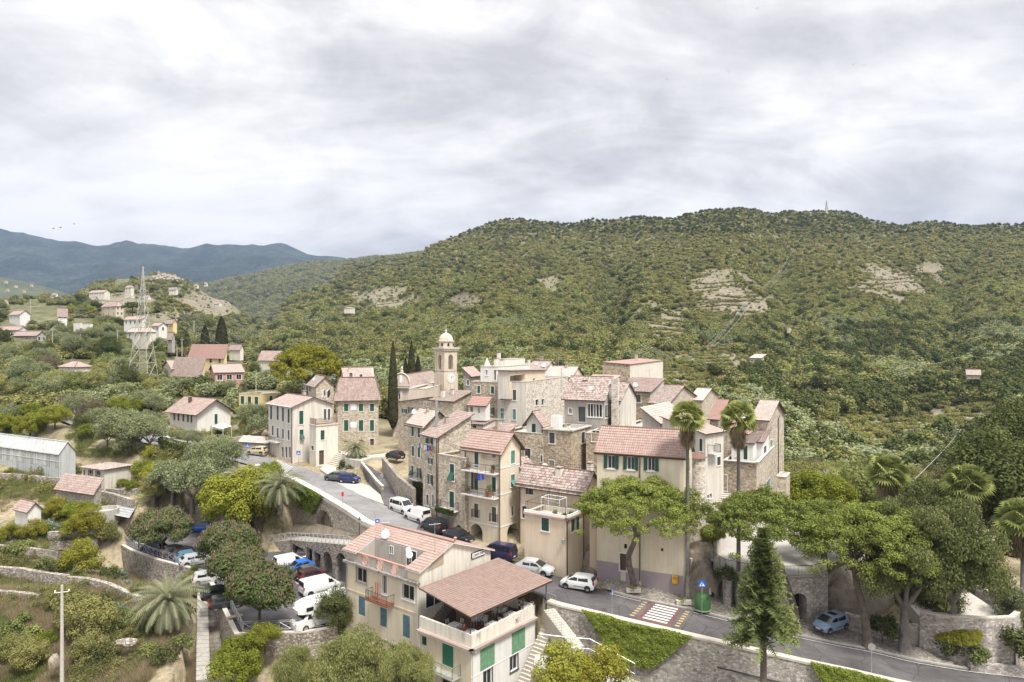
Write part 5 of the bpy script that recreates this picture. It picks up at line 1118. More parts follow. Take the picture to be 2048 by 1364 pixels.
tileplane(mb,RP(-o,bb),RP(L+o,bb),RP(L+o,rb),RP(-o,rb)); tileplane(mb,RP(-o,-o),RP(cut0,-o),RP(cut0,bb),RP(-o,bb)); tileplane(mb,RP(cut1,-o),RP(L+o,-o),RP(L+o,bb),RP(cut1,bb)); tileplane(mb,RP(-o,S+o),RP(L+o,S+o),RP(L+o,rb),RP(-o,rb))
h.roof = wpart(h.T,'roof',mb,TILE_NEW)
mb = MB(); mb.tube([RP(-o,rb)+Vector((0,0,.06)),RP(L+o,rb)+Vector((0,0,.06))],.12,8); wpart(h.T,'ridge_tiles',mb,TILE_NEW,h.roof)
mb = MB(); dn = Vector((0,0,-.09))
for q in ((RP(-o,bb),RP(L+o,bb),RP(L+o,rb),RP(-o,rb)),(RP(-o,-o),RP(cut0,-o),RP(cut0,bb),RP(-o,bb)),(RP(cut1,-o),RP(L+o,-o),RP(L+o,bb),RP(cut1,bb)),(RP(-o,S+o),RP(L+o,S+o),RP(L+o,rb),RP(-o,rb))):
 mb.face([p+dn for p in q])
 for i in range(4): mb.face([q[i]+dn,q[(i+1) % 4]+dn,q[(i+1) % 4],q[i]])
wpart(h.T,'eaves',mb,WHITE,h.roof)
mb = MB(); z = ze; P_ = h.pt; mb.hexa([P_('L',-.1,z-.1,.45),P_('L',L+.1,z-.1,.45),P_('L',L+.1,z-.1,0),P_('L',-.1,z-.1,0),P_('L',-.1,z+.12,.45),P_('L',L+.1,z+.12,.45),P_('L',L+.1,z+.12,0),P_('L',-.1,z+.12,0)]); wpart(h.T,'cornice',mb,plaster('stained cornice',(.30,.28,.26),.8,(.05,.045,.04)))
# parapet with rings
mb = MB(); ring = [h.uv('L',u,1115)[0] for u in (730,760,789)]; rr = .55
segs = [cut0]+ring+[cut1]; cuts = sorted([cut0,cut1]+[x for r_ in ring for x in (r_-rr,r_+rr)])
for i in range(0,len(cuts),2):
 a0,a1 = cuts[i],cuts[i+1]; mb.hexa([P_('L',a0,ze+.12,.02),P_('L',a1,ze+.12,.02),P_('L',a1,ze+.12,-.12),P_('L',a0,ze+.12,-.12),P_('L',a0,ze+1.15,.02),P_('L',a1,ze+1.15,.02),P_('L',a1,ze+1.15,-.12),P_('L',a0,ze+1.15,-.12)])
wpart(h.T,'parapet',mb,PL_GREY)
PINK = plain('pink terracotta',(.50,.26,.20))
mb = MB(); mb.hexa([P_('L',cut0,ze+1.15,.08),P_('L',cut1,ze+1.15,.08),P_('L',cut1,ze+1.15,-.16),P_('L',cut0,ze+1.15,-.16),P_('L',cut0,ze+1.24,.08),P_('L',cut1,ze+1.24,.08),P_('L',cut1,ze+1.24,-.16),P_('L',cut0,ze+1.24,-.16)]); wpart(h.T,'parapet_coping',mb,PINK)
for r_ in ring:
 mb = MB(); mb.tube([P_('L',r_+rr*math.cos(2*math.pi*k/18),ze+.62+rr*math.sin(2*math.pi*k/18),.04) for k in range(19)],.07,5)
 for q in (-.3,-.1,.1,.3): mb.tube([P_('L',r_+q,ze+.62-math.sqrt(rr*rr-q*q),0),P_('L',r_+q,ze+.62+math.sqrt(rr*rr-q*q),0)],.035,4)
 wpart(h.T,'ring_ornament',mb,PINK)
# attic windows on the recessed wall
def flatwin(T,c,d,n,w_,hh,fr=WHITE,pn=GLASS,split=True,name='window',t=.06):
 mb = MB(); c = Vector(c); d3 = Vector((d.x,d.y,0)); n3 = Vector((n.x,n.y,0)); up_ = Vector((0,0,1))
 def bx(a,b,z0,z1,o0,o1): mb.hexa([c+d3*a+up_*z0+n3*o1,c+d3*b+up_*z0+n3*o1,c+d3*b+up_*z0+n3*o0,c+d3*a+up_*z0+n3*o0,c+d3*a+up_*z1+n3*o1,c+d3*b+up_*z1+n3*o1,c+d3*b+up_*z1+n3*o0,c+d3*a+up_*z1+n3*o0])
 bx(-w_/2,-w_/2+t,-hh/2,hh/2,0,.06); bx(w_/2-t,w_/2,-hh/2,hh/2,0,.06); bx(-w_/2+t,w_/2-t,-hh/2,-hh/2+t,0,.06); bx(-w_/2+t,w_/2-t,hh/2-t,hh/2,0,.06)
 if split: bx(-t/2,t/2,-hh/2+t,hh/2-t,0,.06)
 f = wpart(T,name,mb,fr); mb = MB(); mb.face([c-d3*w_/2-up_*hh/2+n3*.02,c+d3*w_/2-up_*hh/2+n3*.02,c+d3*w_/2+up_*hh/2+n3*.02,c-d3*w_/2+up_*hh/2+n3*.02]); wpart(T,'pane',mb,pn,f); return f
flatwin(h.T,A(cut0+1.9,bb-.01,ze+1.15),h.dL,-h.dR,1.6,1.75); flatwin(h.T,A(cut0+5.0,bb-.01,ze+1.45),h.dL,-h.dR,.6,.9)
dish(h.T,RP(cut1-1.7,bb+.1),.5,WHITE,-20,.7); dish(h.T,RP(cut0+.4,.6),.35,WHITE,20,.7); dish(h.T,RP(cut0+.9,.9),.3,WHITE,40,.9); aerial(h.T,RP(cut1-.8,bb+.6),1.6); aerial(h.T,RP(cut0-1.2,2.6),3)
mb = MB(); p = RP(.6,rb+1.2); mb.lathe([(.12,-.2),(.12,.45),(.2,.5),(.0,.62)],10,p); wpart(h.T,'vent_pipe',mb,PINK,h.roof)
h.balcony('L',h.uv('L',790,1200)[0]+.1,h.uv('L',745,1200)[0],h.uv('L',768,1200)[1],1.0,IRON,plain('red oxide slab',(.22,.09,.06)),.95,.14)
T = thing('wind_chime_pole','pair of rust red folded poles standing on the small balcony','pole',h.pt('L',h.uv('L',758,1180)[0],h.uv('L',768,1200)[1],.5)); mb = MB()
for da in (0,.2): mb.tube([T.location+Vector((da,0,0)),T.location+Vector((da+.05,0,1.8))],.05,5)
wpart(T,'pole',mb,plain('rust red',(.4,.06,.04)))
h.band('L',h.uv('L',770,1206)[1],.14,.05,PL_WARM); h.band('L',h.uv('L',770,1282)[1],.16,.05,CONC)
h.pipe('L',.12,-9,ze-.1,WHITE); h.pipe('L',L-.1,-9,ze,GALV)
# trapezoid blind window and the sign on the road side gable
mb = MB(); pa = [h.uv('R',u,v) for u,v in ((854,1144),(887,1128),(887,1106),(872,1113))]
mb.face([P_('R',a,z,.03) for a,z in pa]); wpart(h.T,'tinted_pane',mb,plain('tan blind',(.40,.33,.25)))
a0,z0 = h.uv('R',942,1118); a1,z1 = h.uv('R',969,1103.5); z1 = z0+.62
mb = MB(); mb.hexa([P_('R',a0,z0,.12),P_('R',a1,z0,.12),P_('R',a1,z0,.02),P_('R',a0,z0,.02),P_('R',a0,z1,.12),P_('R',a1,z1,.12),P_('R',a1,z1,.02),P_('R',a0,z1,.02)])
SG = thing('restaurant_sign','white wall sign with dark frame reading CARPE DIEM on the restaurant gable','sign',P_('R',a0,z0,.1)); wpart(SG,'frame',mb,IRON)
mb = MB(); mb.face([P_('R',a0+.06,z0+.06,.13),P_('R',a1-.06,z0+.06,.13),P_('R',a1-.06,z1-.06,.13),P_('R',a0+.06,z1-.06,.13)]); wpart(SG,'panel',mb,WHITE)
def text_obj(name,body,T,loc,d,size,mat,width=None):
 cu = bpy.data.curves.new(name,'FONT'); cu.body = body; cu.size = size; cu.align_x = 'CENTER'; cu.align_y = 'CENTER'; cu.extrude = .006; cu.resolution_u = 2
 tmp = bpy.data.objects.new(name,cu); COL.objects.link(tmp); bpy.context.view_layer.update()
 me = bpy.data.meshes.new_from_object(tmp.evaluated_get(bpy.context.evaluated_depsgraph_get())); bpy.data.objects.remove(tmp)
 me.materials.clear(); me.materials.append(mat); o = link(name,me,T,Vector(loc)-T.location)
 o.rotation_euler = (R(90),0,math.atan2(d.y,d.x));
 if width:
  wd = max(v.co.x for v in me.vertices)-min(v.co.x for v in me.vertices); o.scale = (width/wd,)*3
 return o
text_obj('lettering','CARPE DIEM',SG,P_('R',(a0+a1)/2,(z0+z1)/2,.15),h.dR,.4,IRON,(a1-a0)*.82)
# terrace wing
TWH = h = H('terrace_wing','white and yellow lower wing carrying the covered restaurant terrace',943,1299,60.5,39.5,839,1070,zb=-9.5,wall=PL_CREAM,wallR=PL_WHITE,cat='building')
h.win('L',848.5,1282,9,18,'c',GREEN,sur=None); h.win('L',895.5,1310,22,46,'c',plain('mid green shutter',(.03,.18,.11)),sur=None); h.win('L',893,1358,20,30,'k',sur=None)
h.win('R',975,1312,29,50,'c',LGREEN,sur=None); h.win('R',1037,1280,27,48,'c',LGREEN,sur=None)
h.win('R',976,1357,17,36,'g',DGREY,sur=DGREY); h.win('R',1028,1326,15,30,'g',DGREY,sur=DGREY)
h.build('flat',para=-.35,rmat=plain('brick paving',(.16,.085,.065),.8,0,.2,8));
for f in 'LR': h.band(f,h.ze-.05,.14,.42,TILE,'tile_coping'); h.band(f,h.ze-.3,.2,.2,WHITE,'cornice')
h.band('R',h.uv('R',1000,1325)[1],.08,.03)
zf = h.ze+.36; mb = MB(); A2 = h.ab; L2,S2 = h.L,h.S; t = .22; zp_ = h.ze+1.25
for q in ((0,L2,0,t),(0,t,t,S2),(0,L2,S2-t,S2)):
 mb.hexa([A2(q[0],q[2],h.ze+.1),A2(q[0],q[3],h.ze+.1),A2(q[1],q[3],h.ze+.1),A2(q[1],q[2],h.ze+.1),A2(q[0],q[2],zp_),A2(q[0],q[3],zp_),A2(q[1],q[3],zp_),A2(q[1],q[2],zp_)])
wpart(h.T,'parapet',mb,PL_PALE)
bz = h.uv('L',870,1330)[1]; h.balcony('L',h.uv('L',925,1340)[0]+.2,L2-.1,bz,1.1,plain('green railing',(.05,.17,.08)),CONC,1.0,.14); h.pipe('R',.15,-9,h.ze-.2,WHITE); h.pipe('L',L2-.1,-9,h.ze-.2,WHITE)
CN = thing('terrace_canopy','large brownish pink tiled canopy on slim steel posts over the restaurant terrace','canopy',(-3.5,60,zf))
E0,E1 = Vector((-3.6,60.0,1.7)),Vector((4.15,69.2,1.7)); W0,W1 = Vector((-8.9,65.15,2.45)),Vector((-1.5,74.1,2.45))
mb = MB(); tileplane(mb,E0,E1,W1,W0,w=.2,l=.3); rf_ = wpart(CN,'roof',mb,rooftile('canopy tiles',[(.31,.215,.18),(.355,.25,.21),(.39,.285,.245),(.33,.235,.195)],.4))
mb = MB(); q = [E0,E1,W1,W0]; dn = Vector((0,0,-.12)); mb.face([p+dn for p in q])
for i in range(4): mb.face([q[i]+dn,q[(i+1) % 4]+dn,q[(i+1) % 4],q[i]])
wpart(CN,'fascia',mb,BROWN,rf_)
mb = MB(); dE = (E1-E0).normalized(); dW = (W0-E0).normalized()
posts = [E0+dW*.6+dE*.5,E0+dE*4.1+dW*.5,E0+dE*7.8+dW*.5,E1-dE*.4+dW*.6,E0+dW*4.2+dE*.5]
for p in posts:
 mb = MB(); mb.tube([(p.x,p.y,zf),(p.x,p.y,p.z-.1)],.055,6); wpart(CN,'post',mb,IRON)
mb = MB()
for a_,b2 in ((posts[0],posts[3]),(posts[0],posts[4])): mb.tube([(a_.x,a_.y,1.58),(b2.x,b2.y,1.58)],.05,4)
wpart(CN,'beam',mb,IRON)
# things on the terrace
def table_(label,p,mat):
 T = thing('restaurant_table',label,'table',p,R(50),'restaurant tables on the terrace'); mb = MB(); s_ = .48
 mb.box(-s_,s_,-s_,s_,.72,.75); n0 = len(mb.v)
 for x0,y0,x1,y1 in ((-s_,-s_,s_,-s_),(s_,-s_,s_,s_),(s_,s_,-s_,s_),(-s_,s_,-s_,-s_)):
  mb.face([(x0*1.04,y0*1.04,.42),(x1*1.04,y1*1.04,.42),(x1,y1,.745),(x0,y0,.745)])
 link('tablecloth',mb.mesh('tablecloth',mat),T)
 for x in (-1,1):
  for y in (-1,1): mb = MB(); mb.tube([(x*.4,y*.4,0),(x*.4,y*.4,.72)],.025,5); link('leg',mb.mesh('leg',BROWN),T)
 return T
m,t_ = newmat('floral tablecloth'); ps = t_.new('ShaderNodeNewGeometry').outputs['Position']
setc(t_,'Base Color',t_.mix(t_.ramp(t_.noise(ps,7,4,.6,1),[(.53,0),(.57,1)]),(.72,.72,.71),(.10,.10,.11))); setc(t_,'Roughness',.9); FLORAL = m
def chair_proto():
 T = thing('restaurant_chair','','chair'); w_ = plain('pale painted chair',(.60,.57,.50))
 mb = MB(); mb.box(-.21,.21,-.21,.21,.43,.47); link('seat',mb.mesh('seat',w_),T)
 for x in (-1,1):
  mb = MB(); mb.tube([(x*.19,.19,0),(x*.19,.19,.43)],.02,5); link('leg',mb.mesh('leg',w_),T)
  mb = MB(); mb.tube([(x*.19,-.19,0),(x*.19,-.21,.5),(x*.19,-.27,.95)],.02,5); link('leg',mb.mesh('leg',w_),T)
 mb = MB()
 for z in (.62,.76,.9): mb.box(-.18,.18,-.245-(z-.62)*.1,-.22-(z-.62)*.1,z,z+.05)
 link('backrest',mb.mesh('backrest',w_),T); return T
TBL = [(909,1248,'nearest the left railing'),(942,1262,'at the outer corner'),(986,1246,'midway along the parapet'),(1023,1226,'next to the far end'),(1052,1213,'at the far end'),(958,1230,'behind the corner table'),(1000,1214,'half hidden in the second row')]
ch0 = None; nch = 0
cdesc = ('left side','right side','road side','garden side')
for k,(u,v,ds) in enumerate(TBL):
 p = G(u,v,zf+.75); p.z = zf; table_('table with floral cloth '+ds,p,FLORAL)
 for j in range(3 if k != 4 else 2):
  a_ = R(50)+j*math.pi*.5+(k % 2)*math.pi/2; q = p+Vector((math.cos(a_),math.sin(a_),0))*.72
  if ch0 is None: ch0 = chair_proto(); c = ch0
  else: c = copy_tree(ch0)
  c.location = q; c.rotation_euler = (0,0,a_+math.pi/2); c['label'] = 'wooden chair on the %s of the table %s' % (cdesc[j],ds); c['group'] = 'chairs on the restaurant terrace'
def person(label,loc,rz,shirt,legs,seated=True,hair=(.05,.03,.02)):
 T = thing('person',label,'person',loc,rz)
 sk = plain('skin',(.55,.33,.24)); bm = bmesh.new()
 if seated: J = dict(pel=(0,0,.50),sp=(0,.02,.75),ch=(0,.02,.98),nk=(0,.03,1.12),hd=(0,.05,1.24),ht=(0,.05,1.34),kl=(-.1,.45,.52),kr=(.1,.45,.52),fl=(-.1,.45,.06),fr=(.1,.45,.06),tl=(-.1,.58,.04),tr=(.1,.58,.04),sl=(-.18,.02,1.02),sr=(.18,.02,1.02),el=(-.23,.12,.78),er=(.23,.12,.78),hl=(-.12,.36,.80),hr=(.12,.36,.80))
 else: J = dict(pel=(0,0,.95),sp=(0,0,1.15),ch=(0,0,1.35),nk=(0,0,1.5),hd=(0,.02,1.62),ht=(0,.02,1.72),kl=(-.1,.02,.5),kr=(.1,.06,.5),fl=(-.1,0,.07),fr=(.1,.05,.07),tl=(-.1,.13,.04),tr=(.1,.18,.04),sl=(-.19,0,1.42),sr=(.19,0,1.42),el=(-.24,0,1.15),er=(.24,0,1.15),hl=(-.25,.1,.9),hr=(.25,.1,.9))
 Rr = dict(pel=.14,sp=.125,ch=.14,nk=.055,hd=.095,ht=.07,kl=.065,kr=.065,fl=.045,fr=.045,tl=.035,tr=.035,sl=.06,sr=.06,el=.045,er=.045,hl=.035,hr=.035)
 names = list(J); me = bpy.data.meshes.new('body'); ed = [('pel','sp'),('sp','ch'),('ch','nk'),('nk','hd'),('hd','ht'),('pel','kl'),('kl','fl'),('fl','tl'),('pel','kr'),('kr','fr'),('fr','tr'),('ch','sl'),('sl','el'),('el','hl'),('ch','sr'),('sr','er'),('er','hr')]
 me.from_pydata([J[n_] for n_ in names],[(names.index(a),names.index(b)) for a,b in ed],[])
 tmp = bpy.data.objects.new('body',me); COL.objects.link(tmp); tmp.modifiers.new('s','SKIN').use_smooth_shade = True
 for i,n_ in enumerate(names): me.skin_vertices[0].data[i].radius = (Rr[n_],)*2; me.skin_vertices[0].data[i].use_root = (n_ == 'pel')
 tmp.modifiers.new('u','SUBSURF').levels = 1; bpy.context.view_layer.update()
 m2 = bpy.data.meshes.new_from_object(tmp.evaluated_get(bpy.context.evaluated_depsgraph_get())); bpy.data.objects.remove(tmp)
 m2.materials.clear(); [m2.materials.append(x) for x in (sk,shirt,legs)]
 zs = J['sp'][2]-.12; zn = J['nk'][2]-.04
 for p in m2.polygons:
  c = p.center; p.material_index = 0 if (c.z > zn or (abs(c.x) > .1 and c.y > .2 and c.z > .6)) else (1 if c.z > zs and c.y < .25 else 2)
 link('body',m2,T)
 mb = MB(); c = J['ht']; mb.lathe([(.115,-.09),(.118,-.02),(.09,.06),(.0,.1)],12,(c[0],c[1]-.02,c[2])); link('hair',mb.mesh('hair',plain('dark hair',hair),smooth=True),T); return T
p = G(928,1262,zf+.6); p.z = zf; person('seated person in a red top near the outer corner of the terrace',p,R(-60),CLOTH_R,plain('dark trousers',(.03,.03,.05)))
p = G(1038,1220,zf+.6); p.z = zf; person('seated person in black at the far end of the terrace',p,R(-90),plain('black cloth',(.015,.015,.015)),plain('dark trousers',(.03,.03,.05)))
p = G(1046,1207,zf+.6); p.z = zf; person('seated person with pale top beyond the far terrace table',p,R(150),plain('pink grey cloth',(.4,.25,.24)),plain('dark trousers',(.03,.03,.05)))
# inner terrace steps against the house
T = thing('terrace_steps','dark steps with rail leading from the terrace up into the restaurant','stairs',W(880,1240,63)); c0 = h.ab(L2-.4,2.0,0)
for k in range(7):
 mb = MB(); o_ = h.C+h.dL*(L2-1.6-k*.0)+h.dR*(1.2+k*.3); mb.obox((o_.x,o_.y),h.dL,h.dR,1.4,.3,zf,zf+.17*(k+1)); wpart(T,'step',mb,plain('dark step',(.08,.06,.05)))
rail(T,T,[h.ab(L2-1.65,1.2,zf),h.ab(L2-1.65,3.3,zf+1.19)],1.0,IRON)
flatwin(CM.T,CM.pt('R',CM.uv('R',868,1215)[0],zf+1.5,.01),CM.dR,-CM.dL,2.4,1.9)
# garden steps and walls right of the terrace wing
T = thing('garden_stairs','long concrete staircase climbing from the garden along the white wing','stairs',W(1060,1330,60))
sa,sb = h.pt('R',h.uv('R',1020,1364)[0]+.2,0,1.0),h.pt('R',S2+1.2,0,1.0); N_ = 19
for k in range(N_):
 f0,f1 = k/N_,(k+1)/N_; a_ = sa.lerp(sb,f0); ln = (sb-sa).length/N_; z = -6.4+k*.265
 mb = MB(); n_ = -h.dL; mb.obox((a_.x-n_.x*.5,a_.y-n_.y*.5),h.dR,n_,ln,1.25,z-.26,z); wpart(T,'step',mb,CAP)
mb = MB(); a_ = sa-Vector((-h.dL.x,-h.dL.y,0))*.45
mb.hexa([(sa.x-h.dL.x*.75,sa.y-h.dL.y*.75,-10),(sb.x-h.dL.x*.75,sb.y-h.dL.y*.75,-10),(sb.x+h.dL.x*.5,sb.y+h.dL.y*.5,-10),(sa.x+h.dL.x*.5,sa.y+h.dL.y*.5,-10),(sa.x-h.dL.x*.75,sa.y-h.dL.y*.75,-6.7),(sb.x-h.dL.x*.75,sb.y-h.dL.y*.75,-1.7),(sb.x+h.dL.x*.5,sb.y+h.dL.y*.5,-1.7),(sa.x+h.dL.x*.5,sa.y+h.dL.y*.5,-6.7)]); wpart(T,'stair_base',mb,CONC)
# upper stair to the road behind the ivy
T = thing('road_stairs','concrete staircase with steel handrail from the road down beside the ivy','stairs',W(1120,1260,64)); ra,rbb = G(1108,1213,-.5),W(1168,1290,63.0)
for k in range(16):
 f0 = k/16; a_ = ra.lerp(rbb,f0); b2 = ra.lerp(rbb,f0+1/16); mb = MB(); d = (rbb-ra); d.z = 0; d.normalize(); n_ = Vector((d.y,-d.x,0)); mb.obox((a_.x,a_.y),d,n_,(b2-a_).xy.length,1.2,a_.z-2.6,a_.z-.15); wpart(T,'step',mb,CAP)
rail(T,T,[ra+n_*1.2,rbb+n_*1.2],1.0,GALV,.35); rail(T,T,[G(1090,1205,-.3)-n_*.2,G(1108,1212,-.4)-n_*.2],1.0,GALV,.3)
T = thing('garden_railing','grey steel railing along the garden path below the ivy','railing',W(1150,1310,60)); rail(T,T,[W(1078,1290,61.2),W(1128,1296,61.2),W(1180,1300,61.2),W(1270,1350,60)],1.0,GALV,.5)
slab('garden_path',[W(1070,1308,61.3),W(1186,1318,61.5),W(1300,1375,60),W(1290,1400,59),W(1175,1345,60),W(1068,1335,60)],CONC,.6)
mb = MB()
T = thing('garden_wall','low stone wall dropping below the garden path','wall',W(1140,1320,60)); mb.hexa([W(1062,1345,59.6)+Vector((0,0,-4)),W(1190,1350,59.6)+Vector((0,0,-4)),W(1190,1345,60)+Vector((0,0,-4)),W(1062,1340,60)+Vector((0,0,-4)),W(1062,1338,59.6),W(1190,1344,59.6),W(1190,1340,60),W(1062,1334,60)]); wpart(T,'masonry',mb,ST_PALE)
# -- car park edge: wall, railing, ramp, arcade
def ring_wall(name,label,pts,z0,z1,th,mat,cat='wall',cap=None):
 T = thing(name,label,cat,(pts[0][0],pts[0][1],z0)); mb = MB(); mc = MB(); P = [Vector((p[0],p[1],0)) for p in pts]; Z = [(p[2] if len(p) > 2 else 0) for p in pts]
 A_ = offs(P,0); B_ = offs(P,th)
 for i in range(len(P)-1):
  a_,b_2,c_,d_ = A_[i],A_[i+1],B_[i+1],B_[i]
  q = [(d_,Z[i]),(c_,Z[i+1]),(b_2,Z[i+1]),(a_,Z[i])]
  mb.hexa([(p.x,p.y,z0+z) for p,z in q]+[(p.x,p.y,z1+z) for p,z in q])
  if cap:
   mc.hexa([(p.x,p.y,z1+z+.002) for p,z in q]+[(p.x,p.y,z1+z+.12) for p,z in q])
 wpart(T,'masonry',mb,mat)
 if cap: wpart(T,'coping',mc,cap)
 return T
ring_wall('car_park_wall','tall curved stone wall holding up the car park beside the canary palm',[(-60,113),(-61,105.5),(-56,101),(-49.5,96.4),(-44.5,93.6),(-40.8,91.6),(-35.5,83),(-28.9,72.2),(-22.3,72.6),(-19.0,74)],CPZ-6.5,CPZ+.12,.5,ST_WALL,cap=CAP)
fence_x('car_park_railing','grey crossed bar railing along the left edge of the car park',[(-60.2,112,CPZ+.2),(-60.8,105.5,CPZ+.2),(-56,101.3,CPZ+.2),(-49.5,96.7,CPZ+.2),(-43.5,93.4,CPZ+.2)],1.05)
fence_x('car_park_railing','grey crossed bar railing along the ramp side of the car park',[(-40.4,91.4,CPZ+.2),(-35.1,83.2,CPZ+.2),(-28.6,72.5,CPZ+.2)],1.05)
fence_x('car_park_railing','grey railing at the bottom edge of the car park near the motorhome',[(-28.5,72.4,CPZ+.2),(-22.3,72.9,CPZ+.2),(-18.8,74.2,CPZ+.2)],1.05)
RAMP = [G(395,1150,CPZ),G(432,1150,CPZ),W(447,1364,71.5),W(392,1364,71)]
mb = MB(); a0,b0,b1,a1 = RAMP; n_ = 26
T = thing('ramp_path','cracked concrete path descending between the canary palm and the car park wall','path',a0)
RPT = []
for k in range(n_):
 f0,f1 = k/n_,(k+1)/n_*.999; q = [a0.lerp(a1,f0),b0.lerp(b1,f0),b0.lerp(b1,f1),a0.lerp(a1,f1)]; zz = CPZ-(f0**.8)*4.3; zz1 = CPZ-((k+1)/n_)**.8*4.3+.04
 mb = MB(); m0,m1 = q[0].lerp(q[1],.52),q[3].lerp(q[2],.52)
 mb.hexa([(q[0].x,q[0].y,zz-3),(q[3].x,q[3].y,zz-3),(m1.x,m1.y,zz-3),(m0.x,m0.y,zz-3),(q[0].x,q[0].y,zz),(q[3].x,q[3].y,zz1),(m1.x,m1.y,zz1),(m0.x,m0.y,zz)][::1]); wpart(T,'slab',mb,CONC)
 mb = MB(); e_ = -.45; mb.hexa([(m0.x,m0.y,zz-3),(m1.x,m1.y,zz-3),(q[2].x,q[2].y,zz-3),(q[1].x,q[1].y,zz-3),(m0.x,m0.y,zz+e_),(m1.x,m1.y,zz1+e_),(q[2].x,q[2].y,zz1+e_),(q[1].x,q[1].y,zz+e_)]); wpart(T,'channel_slab',mb,plaster('stained concrete',(.30,.27,.24),.7,(.16,.14,.12)))
# arcade with the railed walkway on top
AC = thing('arcade_walkway','stone arcade with open bays carrying a railed walkway above the car park','arcade',(-28,96,CPZ))
arc_pts = [(-38.5,103.0,-4.6),(-35.5,101.6,-4.0),(-32.3,99.5,-3.0),(-29.0,95.7,-2.1),(-25.5,91.4,-1.0),(-23.0,88.2,-.2),(-20.4,85.3,.5),(-18.3,81.8,.7)]
Pp = [Vector((x,y,0)) for x,y,z in arc_pts]; top = [z for *_,z in arc_pts]
mb = MB(); IN = offs(Pp,-2.6)
def arcface(mb,a_,b_2,za,zb_,kind):
 d = (b_2-a_).xy; Ln = d.length; d.normalize(); n = Vector((d.y,-d.x)); zt0 = min(za,zb_)-.25
 if kind:
  nb = kind[0]; holes = [(Ln*(i+.12)/nb,Ln*(i+.88)/nb,CPZ+.05,zt0-kind[1],kind[2],.55) for i in range(nb)]
 else: holes = []
 cutface(mb,a_.xy,d,n,Ln,CPZ-.3,zt0,holes)
 mb.face([(a_.x,a_.y,zt0),(b_2.x,b_2.y,zt0),(b_2.x,b_2.y,zb_),(a_.x,a_.y,za)])
 bx = [(a_-Vector((n.x,n.y,0))*.56),(b_2-Vector((n.x,n.y,0))*.56)]
 cutface(mb,bx[0].xy,d,n,Ln,CPZ-.3,zt0,[(h_[0],h_[1],h_[2],h_[3],h_[4],.01) for h_ in holes])
kinds = [None,None,(1,.1,False),(2,.35,False),(1,.5,True),(1,.5,True),(1,.6,True)]
for i in range(len(Pp)-1): arcface(mb,Pp[i],Pp[i+1],top[i],top[i+1],kinds[i])
for i in range(len(Pp)-1): mb.face([(Pp[i].x,Pp[i].y,top[i]),(Pp[i+1].x,Pp[i+1].y,top[i+1]),(IN[i+1].x,IN[i+1].y,top[i+1]),(IN[i].x,IN[i].y,top[i])],1)
wpart(AC,'masonry',mb,[ST_WALL,CONC]); mb = MB()
for i in range(2,len(Pp)-1): mb.face([(IN[i].x,IN[i].y,CPZ),(IN[i+1].x,IN[i+1].y,CPZ),(IN[i+1].x,IN[i+1].y,top[i+1]),(IN[i].x,IN[i].y,top[i])])
wpart(AC,'back_wall',mb,PL_GREY)
slab('arcade_floor',[(p.x,p.y,CPZ+.01) for p in Pp]+[(p.x,p.y,CPZ+.01) for p in IN[::-1]],CONC,.3)
fence_x('walkway_railing','white crossed bar railing along the arcade walkway',[(p.x,p.y,z+.02) for p,z in zip(Pp,top)],1.1,plain('pale grey rail',(.5,.5,.5)))
ap0,_ = P1(sc_-AR-.4); ap1,_ = P1(sc_+AR+.4); d = (ap1-ap0).xy.normalized(); nn = Vector((d.y,-d.x,0))*.3
fence_x('arch_railing','dark crossed bar railing in front of the big wall arch',[(ap0.x+nn.x,ap0.y+nn.y,zspr-1.3),(ap1.x+nn.x,ap1.y+nn.y,zspr-1.0)],1.1,IRON,.9)
slab('walkway_bank',[(IN[i].x,IN[i].y,top[i]-.02) for i in range(len(IN))]+[(p.x+.3,p.y+.2,top[min(7,k)]+.1) for k,p in [(7,offs(LW,1.3)[-1]),(6,offs(LW,1.3)[int(len(LW)*.75)]),(4,offs(LW,1.3)[int(len(LW)*.5)]),(2,offs(LW,1.3)[int(len(LW)*.3)]),(0,Vector((-37,108,0)))]],ground_mat('earth bank',[(.12,.10,.07),(.22,.18,.13),(.32,.28,.22)],.8,5),2.5)
# -- hillside houses on the left
bpy.context.view_layer.update()
def far_y(u,v,ob=None):
 if ob is None:
  for k in range(12):
   p = hit(u,v+k,150)
   if p is not None: return p.y-4,k
  return 1200,0
 for k in range(14):
  o_,d_ = Vector((0,0,CZ)),W(u,v+k,1).copy()-Vector((0,0,CZ)); ok,loc,*_ = ob.ray_cast(o_,d_.normalized())
  if ok: return loc.y-8,k
 return 1900,0
def hh(name,label,u,v,Y,th,uL,uR,vb,wall,roof='gableL',rise=1.6,tile=TILE,wins=(),wallR=None,o=.4,cat='house'):
 h = H(name,label,u,v,Y,th,uL,uR,vb=vb,wall=wall,wallR=wallR,cat=cat)
 for w_ in wins: h.grid(*w_[:3],**(w_[3] if len(w_) > 3 else {}))
 h.build(roof,rise,o,tile,fine=False,zbe=h.zb-(.7 if cat in ('hut','cottage','tower') or Y > 900 else 3)); return h
w1 = dict(w=.9,h=1.4,step=3,top=.8)
h = H('white_villa','white single storey villa with brown tile roof above the garden terrace',395,825,150,35,340,461,vb=868,wall=PL_WHITE)
for u in (349,357,367,376,383): h.win('L',u,835-(376-u)*.15,4,18,'c',DGREY)
h.win('R',432,838,6,20,'c'); h.build('gableL',2.6,.9,TILE,fine=True); h.chimney(7,2.2,h.ze+1.6,1.2,.6,BROWN)
hh('yellow_house','small yellow house with white flat roof edge and green shutters',520,789,168,25,478,563,815,PL_YEL,'flat',wins=(('L',3,1,dict(w=1.2,h=2.0,top=.6)),('R',1,1,dict(w=1,h=1.6,top=.6))))
